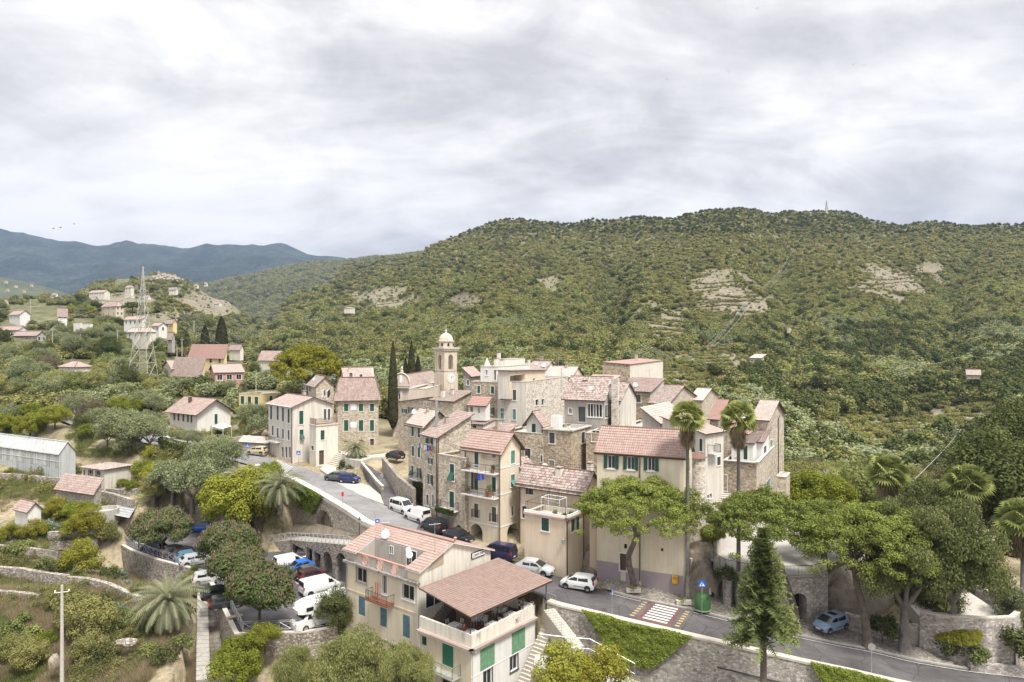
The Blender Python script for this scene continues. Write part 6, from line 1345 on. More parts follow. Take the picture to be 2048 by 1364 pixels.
hh('red_roof_house','cream house with a wide red roof beside the pink house',402,747,205,30,343,405,762,PL_PALE,'shedL',3.6,TILE,(('L',3,1,dict(kind='g',w=1.6,h=1.6)),))
hh('gabled_house','cream gabled house with garage left of the pink house',345,738,212,55,326,400,758,PL_PALE,'gableR',2.4,TILE,(('L',1,1,w1),))
hh('pink_house','two storey pink house with balconies and a low red gable',430,745,195,62,420,487,768,PL_PINK,'gableR',2.0,TILE,(('R',3,2,dict(kind='g',w=1.4,h=1.5,top=.7,step=2.6)),('L',1,1,w1)))
hh('yellow_roofed_house','pale yellow house with a stepped red roof behind the pink house',448,712,235,25,378,452,732,PL_YEL,'shedL',3.0,TILE_RED,(('L',4,1,dict(kind='g',w=1.2,h=1.7)),))
hh('small_house','small cream house among trees right of the cypresses',480,697,275,30,459,487,706,PL_PALE,'gableL',1.6,TILE,(('L',2,1,w1),))
hh('low_cream_house','low cream house with a red roof left of the umbrella pine',556,718,225,20,518,561,732,PL_PALE,'shedL',2.0,TILE,(('L',3,1,dict(kind='g',w=1.2,h=1.5)),))
hh('square_cream_house','square cream house with hipped red roof high on the left slope',232,611,400,35,203,247,634,PL_WARM,'hip',2.6,TILE,(('L',3,2,w1),('R',2,2,w1)))
hh('white_house','white house at the far left with balconies and red roof',40,628,350,35,19,60,641,PL_WHITE,'gableL',2,TILE,(('L',3,1,dict(kind='g')),))
hh('arched_white_house','broad white house with arched ground floor windows on the left slope',116,627,340,60,72,134,646,PL_WHITE,'gableR',2.6,TILE,(('R',2,2,dict(kind='g')),('L',3,2,dict(kind='g'))))
hh('grey_stone_house','grey stone house with long brown roof low on the left slope',74,670,285,30,26,92,690,PL_GREY,'gableL',1.6,TILE,(('L',6,2,dict(kind='g',w=.9,h=1.1,top=.7,step=2.2)),('R',2,1,w1)))
hh('long_white_house','long white house with red roof at the left picture edge',38,659,300,20,-6,54,667,PL_WHITE,'gableL',1.5,TILE,(('L',6,1,w1),))
hh('arcaded_villa','low cream villa with arched porch beside the road bend',150,733,200,25,118,184,748,PL_PALE,'hip',1.4,TILE,(('L',4,1,dict(kind='k',w=1.2,h=1.6,top=.6)),))
hh('flat_white_house','small white house with a pinkish low roof left of the pylon',283,638,330,25,248,290,650,PL_WHITE,'shedL',1.2,TILE,(('L',4,1,w1),))
hh('cream_house','cream house with pale red roof just behind the pylon legs',300,662,290,30,254,312,684,PL_PALE,'hip',1.4,TILE_PALE,(('L',4,1,w1),))
hh('white_house','white gabled house with grey shutters right of the pylon',318,651,320,30,303,334,670,PL_WHITE,'gableL',1.4,TILE,(('L',2,1,w1),('R',1,1,w1)))
hh('yellow_gabled_house','yellow house with pink roof joined right of the white gabled house',346,645,335,40,331,354,660,PL_YEL,'gableL',1.6,TILE,(('L',2,1,w1),))
hh('ridge_house','long pale house with pink roofs near the top of the left ridge',208,584,640,25,178,220,593,PL_PALE,'gableL',2.2,TILE,(('L',6,1,w1),))
hh('ridge_house','tall pale house left of the pylon top on the left ridge',262,574,640,30,250,268,590,PL_PALE,'hip',1.8,TILE,(('L',2,2,w1),))
hh('ridge_house','cream house half hidden by trees right of the pylon top',352,578,700,25,338,356,584,PL_PALE,'gableL',2,TILE,(('L',3,1,w1),))
hh('hut','small white hut beside the stepped white terrace walls',160,646,310,20,147,163,656,PL_WHITE,'flat')
hh('hut','low white building stepped above the hut on the left slope',180,648,318,20,150,186,652,PL_WHITE,'flat')
for k,(u,v,w_) in enumerate([(304,553,14),(313,551,10),(322,549,13),(332,551,12),(341,553,14),(350,557,12),(360,560,10),(318,556,12),(333,558,14),(298,560,10),(347,563,12),(388,562,10),(408,567,8)]):
 hh('hilltop_village_house',('pale village house %s on the distant ridge' % ('at the left end of the row','left of the little church','topmost, beside the church','right of the church','with pink roof near the crest','at the right end of the crest row','stepping down right of the crest','below the church','in the second row centre','lowest at the left','lowest at the right','standing alone further right','furthest right of all')[k]),u+w_*.6,v+far_y(u+w_/2,v+4)[1],far_y(u+w_/2,v+4)[0],20,u,u+w_,v+5+far_y(u+w_/2,v+4)[1],PL_PALE,'gableL',2,TILE,(('L',3,1,dict(kind='k',w=1.2,h=1.6)),))
tw = hh('village_church_tower','tiny church tower rising from the distant ridge village',318,545+far_y(318,552)[1],far_y(318,552)[0],20,315,320,556+far_y(318,552)[1],PL_PALE,'hip',3,TILE,cat='tower')
for k,(u,v,w_) in enumerate([(8,564,8),(28,573,8),(60,571,7),(45,583,7),(12,580,7)]):
 hh('mountain_house','pale house %s on the far left mountain foot' % ('topmost','middle left','right','lower right','lower left')[k],u+w_*.6,v,far_y(u,v+5,FOOT[0])[0],20,u,u+w_,v+2,PL_WARM,'gableL',3,TILE)
for u0,u1,v,vb_,Y,w_,ds in ((285,302,594,603,600,PL_PALE,'left of the pylon waist, highest of three'),(180,196,598,606,520,PL_GREY,'grey, below the long pink roofed ridge house'),(104,116,589,595,620,PL_WHITE,'alone on the left crest'),(428,444,607,613,900,PL_PALE,'on the pale rocky flank'),(335,350,674,690,270,PL_GREY,'grey and narrow, right of the low cream house'),(0,18,604,616,480,PL_PALE,'at the very left edge of the crest'),(150,166,612,620,470,PL_WARM,'half hidden left of the square cream house'),(60,74,600,607,560,PL_PALE,'on the left skyline behind the white villas'),(372,386,596,602,820,PL_WHITE,'small and white on the flank right of the pylon'),(238,250,560,566,1000,PL_PALE,'topmost, left of the ridge village')):
 hh('slope_house','hillside house '+ds,u0+(u1-u0)*.62,v,Y,30,u0,u1,vb_,w_,'gableL',1.8,TILE,(('L',3,2,dict(kind='k',w=1.1,h=1.3,top=.7,step=2.6)),))
# huts on the big hill
hh('stone_hut','ruined stone hut with pale roof on the right hand slope',1522,716,300,25,1500,1540,736,ST_A,'gableL',1.2,TILE_PALE,(('L',3,1,dict(kind='k',w=.7,h=.7)),),cat='hut')
hh('stone_cottage','pale stone cottage high among the trees on the right slope',1960,746,270,25,1934,1974,755,ST_A,'gableL',1.3,TILE_PALE,(('L',2,1,dict(kind='k',w=.8,h=.8)),),cat='cottage')
hh('stone_hut','tiny hut far up on the right slope near the terraces',1578,655,420,25,1574,1584,664,ST_A,'flat',cat='hut')
hh('water_tank_hut','small white box hut on the terraced slope above the palms',1902,880,215,20,1896,1912,892,PL_WHITE,'flat',cat='hut')
hh('quarry_house','white house below the pale terraces in the middle distance',700,616,620,20,688,710,620,PL_PALE,'shedL',1.0,TILE_PALE,(('L',4,1,dict(kind='k',w=1.2,h=1.4)),))
# greenhouse and sheds
FROST = plaster('whitewashed greenhouse glass',(.50,.52,.52),.6,(.28,.29,.27))
h = H('greenhouse','long whitewashed glass greenhouse with grey roof at the left edge',118,908,121,28,-40,151,vb=936,wall=FROST,cat='greenhouse')
h.build('gableL',1.9,.15,FROST,fine=False); mb = MB()
k = int(h.L/1.3)
for i in range(k+1):
 a_ = h.L*i/k; mb.tube([h.ab(a_,0,h.zb),h.ab(a_,-.02,h.ze),h.ab(a_,h.S/2,h.ze+2.02)],.045,4)
mb.tube([h.ab(0,-.03,h.ze),h.ab(h.L,-.03,h.ze)],.06,4); mb.tube([h.ab(0,-.03,h.zb+1.1),h.ab(h.L,-.03,h.zb+1.1)],.05,4)
wpart(h.T,'glazing_bars',mb,plain('weathered white bar',(.5,.5,.47)))
for i in range(0,k,1):
 if i % 3 != 1: mb = MB(); a_ = h.L*(i+.1)/k; b_3 = h.L*(i+.9)/k; mb.face([h.pt('L',a_,h.zb+.1,.03),h.pt('L',b_3,h.zb+.1,.03),h.pt('L',b_3,h.ze-.15,.03),h.pt('L',a_,h.ze-.15,.03)]); wpart(h.T,'glass_pane',mb,plaster('streaked pane %d' % (i % 2),[(.42,.44,.42),(.60,.62,.61)][i % 2],.8,(.16,.17,.13)))
h = H('garden_shed','stone shed with a reddish mono pitch tile roof in the garden',209,941,117,28,164,262,vb=965,wall=PL_AGED,cat='shed'); h.win('L',181,945,8,8,'g',sur=BROWN); h.win('L',196,947,8,8,'g',sur=BROWN); h.win('L',169,946,4,14,'d',BROWN); h.build('shedRr',.1,.4,TILE_OLD)
h = H('garden_shed','shed with half white half tiled roof behind the yellow bushes',188,985,109,25,113,195,vb=1000,wall=ST_B,cat='shed'); h.build('shedL',1.6,.3,TILE)
h = H('garden_hut','small white hut with terracotta roof among citrus bushes',56,1021,103,30,30,82,vb=1034,wall=PL_WHITE,cat='hut'); h.build('gableL',1.0,.3,TILE)
T = thing('lean_to_roof','whitewashed corrugated shelter roof on dark posts near the car park','shelter',W(240,1045,106)); q = [W(214,1028,107),W(258,1037,105),W(273,1013,112),W(235,1009,113)]
mb = MB(); tileplane(mb,q[0],q[1],q[2],q[3],True,.2,1.5); wpart(T,'roof',mb,FROST)
for p in q: mb = MB(); mb.tube([p,(p.x,p.y,p.z-3)],.09,5); wpart(T,'post',mb,BROWN)
T = thing('water_cistern','round grey concrete cistern below the garden wall','cistern',W(208,1040,107)); mb = MB(); mb.lathe([(2.1,-2.4),(2.1,0),(1.85,0),(1.85,-.5),(0,-.5)],24,W(208,1017,107)); wpart(T,'tank',mb,CONC)
h = H('garage_roof','low garage with a long pink roof beside the corner house',536,886,131,20,478,540,vb=900,wall=PL_GREY,cat='garage'); h.build('shedL',.8,.2,TILE_PALE)
T = thing('gazebo','white fabric gazebo beside the white villa','gazebo',W(442,870,142)); q = [W(424,853,141),W(446,857,138),W(463,852,142),W(440,848,146)]; mb = MB(); tp = W(445,846,142)
for i in range(4): mb.face([q[i],q[(i+1) % 4],tp])
wpart(T,'canopy',mb,CLOTH_W)
for p in q: mb = MB(); mb.tube([p,(p.x,p.y,p.z-2.4)],.05,5); wpart(T,'post',mb,WHITE)
# garden terrace walls, bottom left
def px_wall(label,pix,hgt,mat=ST_WALL,th=.6,dz=0):
 P = []
 for u,v in pix:
  q = hit(u,v,55,260); P.append(q if q else G(u,v,-5))
 T = thing('terrace_wall',label,'wall',P[0]); mb = MB(); A_,B_ = offs(P,0),offs(P,th)
 for i in range(len(P)-1):
  q = [(B_[i],P[i].z),(B_[i+1],P[i+1].z),(A_[i+1],P[i+1].z),(A_[i],P[i].z)]
  mb.hexa([(p.x,p.y,z-1.5) for p,z in q]+[(p.x,p.y,z+hgt) for p,z in q])
 wpart(T,'masonry',mb,mat); return T
px_wall('upper dry stone terrace wall at the left edge below the citrus bushes',[(-30,1104),(60,1112),(110,1120),(140,1122)],1.3)
px_wall('second dry stone terrace wall stepping down from the left edge',[(-30,1152),(50,1158),(90,1165),(140,1172)],1.5)
px_wall('third short stone wall above the brown meadow at the left edge',[(-30,1192),(40,1196),(84,1202)],.9)
px_wall('curving stone terrace wall running from the bushes to the canary palm',[(136,1172),(180,1175),(220,1185),(255,1200),(285,1212)],1.3)
px_wall('stone wall below the cistern and yellow bushes',[(100,1085),(150,1090),(200,1092)],1.2)
px_wall('stone wall in front of the greenhouse',[(-30,958),(60,962),(110,968),(160,972)],1.2)
px_wall('grey stone garden wall right of the cistern under dry grass',[(190,1000),(230,1008),(270,1022)],1.8)
px_wall('stone wall along the lawn above the chestnut trees',[(205,985),(240,988),(290,985)],.8)
px_wall('stone wall under the white villa garden',[(395,892),(430,895),(470,893),(500,888)],1.8,ST_B)
px_wall('stone wall above the road left of the villa',[(60,800),(120,812),(180,838),(240,860)],.9,ST_B)
px_wall('low stone wall beside the lawn below the road',[(320,935),(370,945),(400,950)],.9,CONC)
px_wall('stone wall at the bend behind the car park',[(395,1048),(430,1060),(470,1075),(500,1088)],3.2,ST_B)
drape('lawn',[(245,982),(262,972),(320,972),(338,985),(322,1003),(285,995)],ground_mat('mown lawn',[(.13,.16,.04),(.19,.215,.06),(.26,.265,.09)],.5,5))
# side street wall
ring_wall('side_street_wall','low curved stone wall between the parking bay and the side street',[(G(768,984,3)).to_tuple()[:2]+(0,),(G(757,975,3.2)).to_tuple()[:2]+(.3,),(G(738,950,3.9)).to_tuple()[:2]+(.9,),(G(724,932,4.6)).to_tuple()[:2]+(1.5,)][::-1],.5,3.9,.4,ST_B,cap=CAP)
ring_wall('street_wall','rough stone wall below the piazza corner left of the stone row',[(G(770,935,4.9)).to_tuple()[:2]+(0,),(G(800,975,4.2)).to_tuple()[:2]+(-.6,),(G(832,1000,3.6)).to_tuple()[:2]+(-1.4,)],2,6.6,.5,ST_B)
# terrace with arches under the pines on the right
BP = thing('arched_terrace','curved stone terrace with arched recesses and iron railing under the pines','terrace',(27,69,0))
tp_ = [(21.5,73,0),(22.0,70.4,0),(24.0,68.9,0),(27.3,68.3,0),(30.2,68.6,0),(32.3,69.8,0),(33.2,72,0)]; Pp = [Vector((x,y,0)) for x,y,_ in tp_]
mb = MB()
for i,kd in enumerate([(1,2.4),(1,2.4),(1,1.4),(1,1.4),None,None]):
 a_,b_2 = Pp[i],Pp[i+1]; d = (b_2-a_).xy; Ln = d.length; d.normalize(); n = Vector((d.y,-d.x)); cutface(mb,a_.xy,d,n,Ln,-5.5,2.3,[(Ln*.2,Ln*.8,-1.6-i*.2,-1.6+kd[1]+.9,True,1.6)] if kd else [])
wpart(BP,'masonry',mb,ST_PALE)
mb = MB(); mb.face([(p.x,p.y,2.42) for p in Pp]+[(40,76,2.42),(42,92,2.42),(27,96,2.42),(20,84,2.42)]);
for i in range(len(Pp)-1): mb.face([(Pp[i].x,Pp[i].y,2.2),(Pp[i+1].x,Pp[i+1].y,2.2),(Pp[i+1].x,Pp[i+1].y,2.42),(Pp[i].x,Pp[i].y,2.42)])
wpart(BP,'paving',mb,plaster('white paving',(.42,.40,.37),.4)); rail(BP,BP,[(p.x,p.y,2.42) for p in Pp],1.05,IRON,.14)
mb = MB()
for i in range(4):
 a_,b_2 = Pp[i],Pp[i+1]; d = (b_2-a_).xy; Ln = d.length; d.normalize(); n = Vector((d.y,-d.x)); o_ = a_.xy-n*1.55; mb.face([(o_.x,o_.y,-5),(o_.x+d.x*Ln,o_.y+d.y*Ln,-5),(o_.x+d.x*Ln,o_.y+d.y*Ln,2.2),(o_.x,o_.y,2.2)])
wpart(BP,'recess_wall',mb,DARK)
rock = ground_mat('rock face',[(.13,.11,.09),(.24,.20,.16),(.36,.31,.25),(.18,.15,.12)],.6,3)
def boulder(name,label,c,r,seed,mat=rock,cat='rock',kind=None):
 bm = bmesh.new(); bmesh.ops.create_icosphere(bm,subdivisions=4,radius=1)
 co = np.array([v.co[:] for v in bm.verts]); k = 1+fbm(co[:,0]*1.3+seed,co[:,1]*1.3+co[:,2]*.9,seed,4)*.9
 for v,s_ in zip(bm.verts,k): v.co = Vector((v.co.x*r[0]*s_,v.co.y*r[1]*s_,v.co.z*r[2]*s_))
 me = bpy.data.meshes.new(name); bm.to_mesh(me); bm.free(); me.materials.append(mat); o = link(name,me,None,c); tag(o,label,cat,kind=kind); return o
boulder('rock_outcrop','dark rugged rock outcrop between the cream house and the arched terrace',(20.2,74.5,-.8),(2.8,3.2,4.2),3)
boulder('rock_outcrop','rock face behind the parked silver blue car',(36.5,72.5,-1.6),(3.6,2.2,4.4),8)
boulder('rock_outcrop','broken rock between the arched block and the large cream house',(9.0,78.2,-.4),(1.6,2,2.0),12)
boulder('boulder','large bleached boulder under the bushes at bottom left',W(108,1325,68),(.5,.5,.9),15,rock)
boulder('boulder','grey broken rubble lump left of the canary palm foot',W(255,1285,71),(1.1,.6,.45),18,ST_WALL)
# right: curved ramp wall
cw = [(39.5,66.0),(41.5,64.3),(43.8,63.4),(46.3,63.6),(48.0,65.0),(48.6,67.5),(48.3,72),(49,80)]
ring_wall('curved_ramp_wall','tall pale stone wall curving round the ramp at the right edge',[(x,y,z) for (x,y),z in zip(cw,(-.5,-.2,0,0,0,0,.1,.4))],-6.5,.35,.5,ST_PALE,cap=CAP)
slab('ramp_road',[(40,67,-1),(42,65.2,-1),(44,64.4,-1),(46,64.6,-.9),(47.3,65.8,-.8),(47.8,68,-.5),(47.8,72,-.2),(48.4,80,.2),(51.5,92,.8),(47,92,.8),(42,78,-.4)],PAVE,1.5)
ring_wall('ramp_foot_wall','low pale stone edging along the road at the right edge',[(42,62.9,0),(47,62.4,-.3),(52,62.6,-.6),(58,63.5,-.9)],-6,-3.4,.5,ST_PALE)
ring_wall('roadside_wall','low mossy stone wall under the eucalyptus trees',[(33.5,68.6,0),(36,67.4,-.3),(39.5,66.4,-.3)],-5,-1.2,.5,ST_PALE)
# village stair right of the pale roofed house
T = thing('village_stairs','steep pale outdoor stairs climbing beside the rough stone house','stairs',W(1415,1060,77))
s0,s1 = W(1408,1065,75.5),W(1442,985,82)
for k in range(18):
 p = s0.lerp(s1,k/18); q = s0.lerp(s1,(k+1)/18); mb = MB(); d = (s1-s0); d.z = 0; d.normalize(); n_ = Vector((d.y,-d.x,0)); mb.obox((p.x,p.y),d,n_,(q-p).xy.length,1.4,p.z-3,q.z); wpart(T,'step',mb,CAP)
ring_wall('stair_wall','rough stone wall under the outdoor village stairs',[(19.0,73.6,0),(21.3,75.0,.4),(24.5,80,3.5)],-3,2.6,.4,ST_W)
# -- vehicles
CARGLASS = glass('car glass',(.015,.018,.02)); LAMP_W = plain('clear lamp glass',(.6,.6,.6),.15); LAMP_R = plain('red lamp glass',(.45,.01,.01),.2); BLACKP = plain('black plastic',(.02,.02,.022),.6)
def loft(secs,name,mats,mi=0,smooth=True):
 """secs: list of rings (lists of points)"""
 mb = MB(); n = len(secs[0])
 for r_ in secs: mb.v += [tuple(p) for p in r_]
 for i in range(len(secs)-1):
  for k in range(n): mb.f.append((i*n+k,i*n+(k+1) % n,(i+1)*n+(k+1) % n,(i+1)*n+k)); mb.m.append(mi); mb.uv.append([(0,0)]*4)
 mb.f.append(tuple(range(n))[::-1]); mb.m.append(mi); mb.uv.append([(0,0)]*n); mb.f.append(tuple((len(secs)-1)*n+k for k in range(n))); mb.m.append(mi); mb.uv.append([(0,0)]*n); return mb
CARS = dict(
 hatch=dict(L=3.75,W=1.66,H=1.48,hood=.98,belt=.95,wf=1.22,rf=.42,rr=-1.45,wr=-1.78,wx=(1.18,-1.2),wr_=.29),
 saloon=dict(L=4.25,W=1.75,H=1.46,hood=.92,belt=.95,wf=1.15,rf=.25,rr=-1.35,wr=-1.95,wx=(1.3,-1.3),wr_=.31),
 suv=dict(L=4.4,W=1.82,H=1.62,hood=1.05,belt=1.05,wf=1.2,rf=.45,rr=-1.75,wr=-2.1,wx=(1.32,-1.3),wr_=.34),
 van=dict(L=4.25,W=1.72,H=1.83,hood=1.12,belt=1.12,wf=1.5,rf=.75,rr=-2.0,wr=-2.1,wx=(1.3,-1.35),wr_=.32),
 bigvan=dict(L=4.9,W=1.92,H=1.92,hood=1.15,belt=1.15,wf=1.85,rf=1.05,rr=-2.35,wr=-2.42,wx=(1.55,-1.6),wr_=.33),
 box=dict(L=3.45,W=1.5,H=1.42,hood=.95,belt=.92,wf=1.05,rf=.5,rr=-1.5,wr=-1.68,wx=(1.08,-1.1),wr_=.27))
def car(label,p,heading,kind,color,group=None,panel=False,rack=False,cat='car',lift=0,rough=.28,name='parked_car'):
 s = CARS[kind]; L,Wd,Hh = s['L']/2,s['W']/2,s['H']; c = paint('car paint %.2f %.2f %.2f' % color,color,rough) if isinstance(color,tuple) else color
 T = thing(name if cat == 'car' else 'parked_van',label,cat,(p[0],p[1],p[2]+lift),R(heading),group); hood = s['hood']; bl = s['belt']
 def ring(x,zb,zt_,w): return [(x,-w*.93,zb),(x,w*.93,zb),(x,w,zb+.18),(x,w,zt_-.18),(x,w*.94,zt_-.05),(x,w*.82,zt_),(x,-w*.82,zt_),(x,-w*.94,zt_-.05),(x,-w,zt_-.18),(x,-w,zb+.18)]
 X = [(L,.34,hood*.62,Wd*.72),(L-.1,.24,hood*.78,Wd*.86),(L-.35,.2,hood*.88,Wd*.96),(s['wf'],.18,hood,Wd),(0,.18,bl+.02,Wd),(s['wr']+.25,.2,bl+.04,Wd),(-L+.12,.24,bl+.02,Wd*.94),(-L,.34,bl-.1,Wd*.86)]
 mb = loft([ring(*x) for x in X],'body',c)
 # cabin
 wb,wt = Wd*.93,Wd*.74; r0,r1,r2,r3 = s['wf'],s['rf'],s['rr'],s['wr']
 secs = [[(r0,-wb,bl-.03),(r0,wb,bl-.03),(r0-.02,wb*.98,bl),(r0-.02,-wb*.98,bl)]]
 def cab(x,z,w): return [(x,-wb,bl-.03),(x,wb,bl-.03),(x,w,z),(x,-w,z)]
 b0 = len(mb.v); S_ = [cab(r0,bl,wb*.97),cab(r1,Hh-.05,wt+.02),cab(r1-.2,Hh,wt),cab((r1+r2)/2,Hh+.02,wt),cab(r2+.1,Hh,wt),cab(r2,Hh-.05,wt),cab(r3,bl+.02,wb*.95)]
 for r_ in S_: mb.v += r_
 for i in range(len(S_)-1):
  for k in range(4): mb.f.append((b0+i*4+k,b0+i*4+(k+1) % 4,b0+(i+1)*4+(k+1) % 4,b0+(i+1)*4+k)); mb.m.append(0); mb.uv.append([(0,0)]*4)
 me = mb.mesh('body',c,smooth=True)
 try: me.set_sharp_from_angle(angle=R(38))
 except Exception: pass
 link('body',me,T)
 def pane(name,q,m=CARGLASS,push=.012):
  q = [Vector(a) for a in q]; n = (q[1]-q[0]).cross(q[3]-q[0]).normalized(); ctr = sum(q,Vector())/4
  if n.dot(ctr-Vector((0,0,bl*.8))) < 0: n = -n
  mb = MB(); mb.face([a+n*push for a in q]); link(name,mb.mesh(name,m),T)
 def lerp3(a,b,t): return tuple(a[i]+(b[i]-a[i])*t for i in range(3))
 F0,F1 = (r0,-wb*.9,bl+.02),(r0,wb*.9,bl+.02); T0,T1 = (r1,-wt*.92,Hh-.06),(r1,wt*.92,Hh-.06)
 pane('windscreen',[lerp3(F0,T0,.06),lerp3(F1,T1,.06),lerp3(F1,T1,.97),lerp3(F0,T0,.97)])
 B0,B1 = (r3,-wb*.86,bl+.04),(r3,wb*.86,bl+.04); U0,U1 = (r2,-wt*.88,Hh-.08),(r2,wt*.88,Hh-.08)
 pane('rear_window',[lerp3(B0,U0,.12),lerp3(B1,U1,.12),lerp3(B1,U1,.93),lerp3(B0,U0,.93)])
 for sd in (-1,1):
  def sp(x,t): # point on cabin side
   w = wb+(wt-wb)*t; return (x,sd*w,bl+(Hh-bl-.06)*t)
  def fx(t): return r0+(r1-r0)*t
  def bx_(t): return r3+(r2-r3)*t
  m0 = r1-.55*(1 if kind not in ('van','bigvan') else .6); lo,hi = .1,.86
  qs = [(fx(lo)-.22,fx(hi)-.1,m0+.05)]
  if not panel: qs.append((m0-.04,m0-.04,max(bx_(lo),r2)+.75 if kind in ('van','suv') else bx_(hi)+.3))
  for k,(xa,xb,xc) in enumerate(qs):
   pane('side_window',[sp(xa,lo),sp(xb,hi),sp(xc,hi),sp(xc if k == 0 else xc-.05,lo)])
  if kind in ('van','suv') and not panel: pane('side_window',[sp(qs[1][2]-.08,lo),sp(qs[1][2]-.08,hi),sp(r2+.15,hi),sp(r2+.08,lo)])
  mb = MB(); mb.box(r0-.35,r0-.2,sd*(Wd+.02) if sd > 0 else -Wd-.18,sd*(Wd+.02)+.16 if sd > 0 else -Wd-.02,bl+.02,bl+.16); link('wing_mirror',mb.mesh('wing_mirror',c),T)
  mb = MB(); mb.face([(L-.09,sd*Wd*.5,hood*.62),(L-.22,sd*Wd*.86,hood*.64),(L-.3,sd*Wd*.88,hood*.80),(L-.13,sd*Wd*.5,hood*.78)]); mb.v = [(x+.035,y*1.02,z) for x,y,z in mb.v]; link('headlight',mb.mesh('headlight',LAMP_W),T)
  mb = MB(); y0 = sd*Wd*.90; mb.box(-L-.015,-L+.16,min(y0*.84,y0*1.03),max(y0*.92,y0*1.02),bl-.22,bl+(-.06 if kind in ('saloon','box') else .12)); link('tail_light',mb.mesh('tail_light',LAMP_R),T)
  mb = MB(); mb.box(r1-.1,r1-1.9,sd*Wd-.004 if sd > 0 else -Wd-.012,sd*Wd+.012 if sd > 0 else -Wd+.004,.44,.5); link('door_trim',mb.mesh('door_trim',BLACKP),T)
  for x in s['wx']:
   rr = s['wr_']; y1 = sd*(Wd+.005); y0 = sd*(Wd-.2); mb = MB(); K = 18
   def wr(y,r_): return [(x+r_*math.cos(2*math.pi*k/K),y,rr+r_*math.sin(2*math.pi*k/K)) for k in range(K)]
   rings = [wr(y0,rr),wr(y1-sd*.02,rr),wr(y1,rr*.92),wr(y1,rr*.66)]
   for q in rings: mb.v += q
   for i in range(3):
    for k in range(K): mb.f.append((i*K+k,i*K+(k+1) % K,(i+1)*K+(k+1) % K,(i+1)*K+k)); mb.m.append(0); mb.uv.append([(0,0)]*4)
   wh = link('wheel',mb.mesh('wheel',RUBBER),T); mb = MB(); q = wr(y1-sd*.02,rr*.67); mb.face(q); mb.face([(a,b+sd*.025,c_) for a,b,c_ in wr(y1-sd*.02,rr*.22)])
   link('rim',mb.mesh('rim',RIM if kind not in ('box',) else WHITE),wh)
   mb = MB(); K2 = 12; zc = rr+.02; pts = [(x+(rr+.07)*math.cos(math.pi*k/K2),zc+(rr+.07)*math.sin(math.pi*k/K2)) for k in range(K2+1)]
   yy = sd*(Wd+.002); mb.face([(a,yy*.999,z) for a,z in pts]);
   link('wheel_arch',mb.mesh('wheel_arch',BLACKP),T)
 mb = MB(); mb.box(L-.03,L+.02,-Wd*.6,Wd*.6,.34,.50); mb.box(-L-.02,-L+.03,-Wd*.75,Wd*.75,.34,.48); link('bumper_insert',mb.mesh('bumper_insert',BLACKP),T)
 mb = MB(); mb.box(L+.02,L+.03,-.25,.25,.40,.50); mb.box(-L-.03,-L-.02,-.25,.25,.52,.63); link('number_plate',mb.mesh('number_plate',WHITE),T)
 if rack:
  mb = MB()
  for y in (-wt*.8,wt*.8): mb.tube([(r1-.3,y,Hh+.07),(r2+.3,y,Hh+.07)],.03,4)
  for k in range(5): x = r1-.3+(r2+.6-r1)*k/4; mb.tube([(x,-wt*.8,Hh+.06),(x,wt*.8,Hh+.06)],.02,4)
  link('roof_rack',mb.mesh('roof_rack',IRON),T)
 return T
WHT = (.72,.72,.71); BLK = (.02,.02,.022); BLU = (.02,.11,.42); NAV = (.02,.03,.12); SIL = (.45,.46,.47); DG = (.08,.085,.09)
car('white small hatchback at the kerb below the umbrella pine',G(1157,1176,-.05),157,'hatch',WHT)
car('silver estate car half hidden by the canopy beside the cream terrace block',G(1070,1146,.55),-24,'saloon',SIL)
car('dark purple people carrier behind the restaurant sign',G(997,1117,.8),150,'van',(.025,.022,.07),cat='car')
car('black car in front of the stone arch with its roof just showing',G(918,1082,1.0),-40,'saloon',BLK)
car('black van with a roof ladder rack behind the two white vans',G(868,1063,1.35),132,'van',BLK,rack=True,cat='van')
car('white panel van with dark rear window on the village street',G(834,1041,1.75),136,'van',WHT,panel=True,cat='van')
car('white windowed people van parked ahead of the panel van',G(804,1024,2.0),-46,'van',WHT,cat='van')
car('dark car parked inside the arcade arch of the tall cream house',(V4.ab(V4.L*.62,3.6,0).x,V4.ab(V4.L*.62,3.6,0).y,.9),20,'hatch',BLK)
car('grey green hatchback next to the old blue car by the steps',G(672,960,3.25),165,'hatch',(.10,.11,.10))
car('old navy blue boxy hatchback beside the palm wall',G(699,964,3.15),-14,'box',(.025,.035,.14))
car('small beige hatchback in front of the corner house',G(514,908,4.6),172,'hatch',(.52,.46,.30))
car('dark hatchback at the piazza entrance',G(790,918,5.6),140,'hatch',BLK)
car('grey saloon on the road above the hedge',G(360,901,5.6),-10,'saloon',SIL)
car('dark car parked beside the truck behind the bushes',G(408,912,5.0),-20,'hatch',BLK)
car('small car in shade below the white villa hedge',G(320,882,6.0),-10,'hatch',SIL)
car('white compact van at the far end of the car park row',G(580,1135,CPZ),39,'van',WHT,panel=True,cat='van')
car('bright blue estate car between the white van and the grey car',G(597,1143,CPZ),219,'saloon',(.03,.16,.52))
car('dark grey hatchback with its nose toward the bay line',G(607,1155,CPZ),219,'saloon',(.09,.10,.12))
car('dark red car with roof bars behind the large white van',G(624,1160,CPZ),39,'hatch',(.08,.025,.022),rack=True)
car('large white panel van in the middle of the car park row',G(640,1184,CPZ),40,'bigvan',WHT,panel=True,cat='van')
car('white saloon between the large van and the motorhome',G(664,1205,CPZ),219,'saloon',WHT)
car('bright blue small hatchback alone by the curved wall',G(404,1063,CPZ),172,'hatch',(.01,.12,.48))
car('navy hatchback under the flowering chestnut',G(307,1104,CPZ),165,'hatch',(.02,.035,.12))
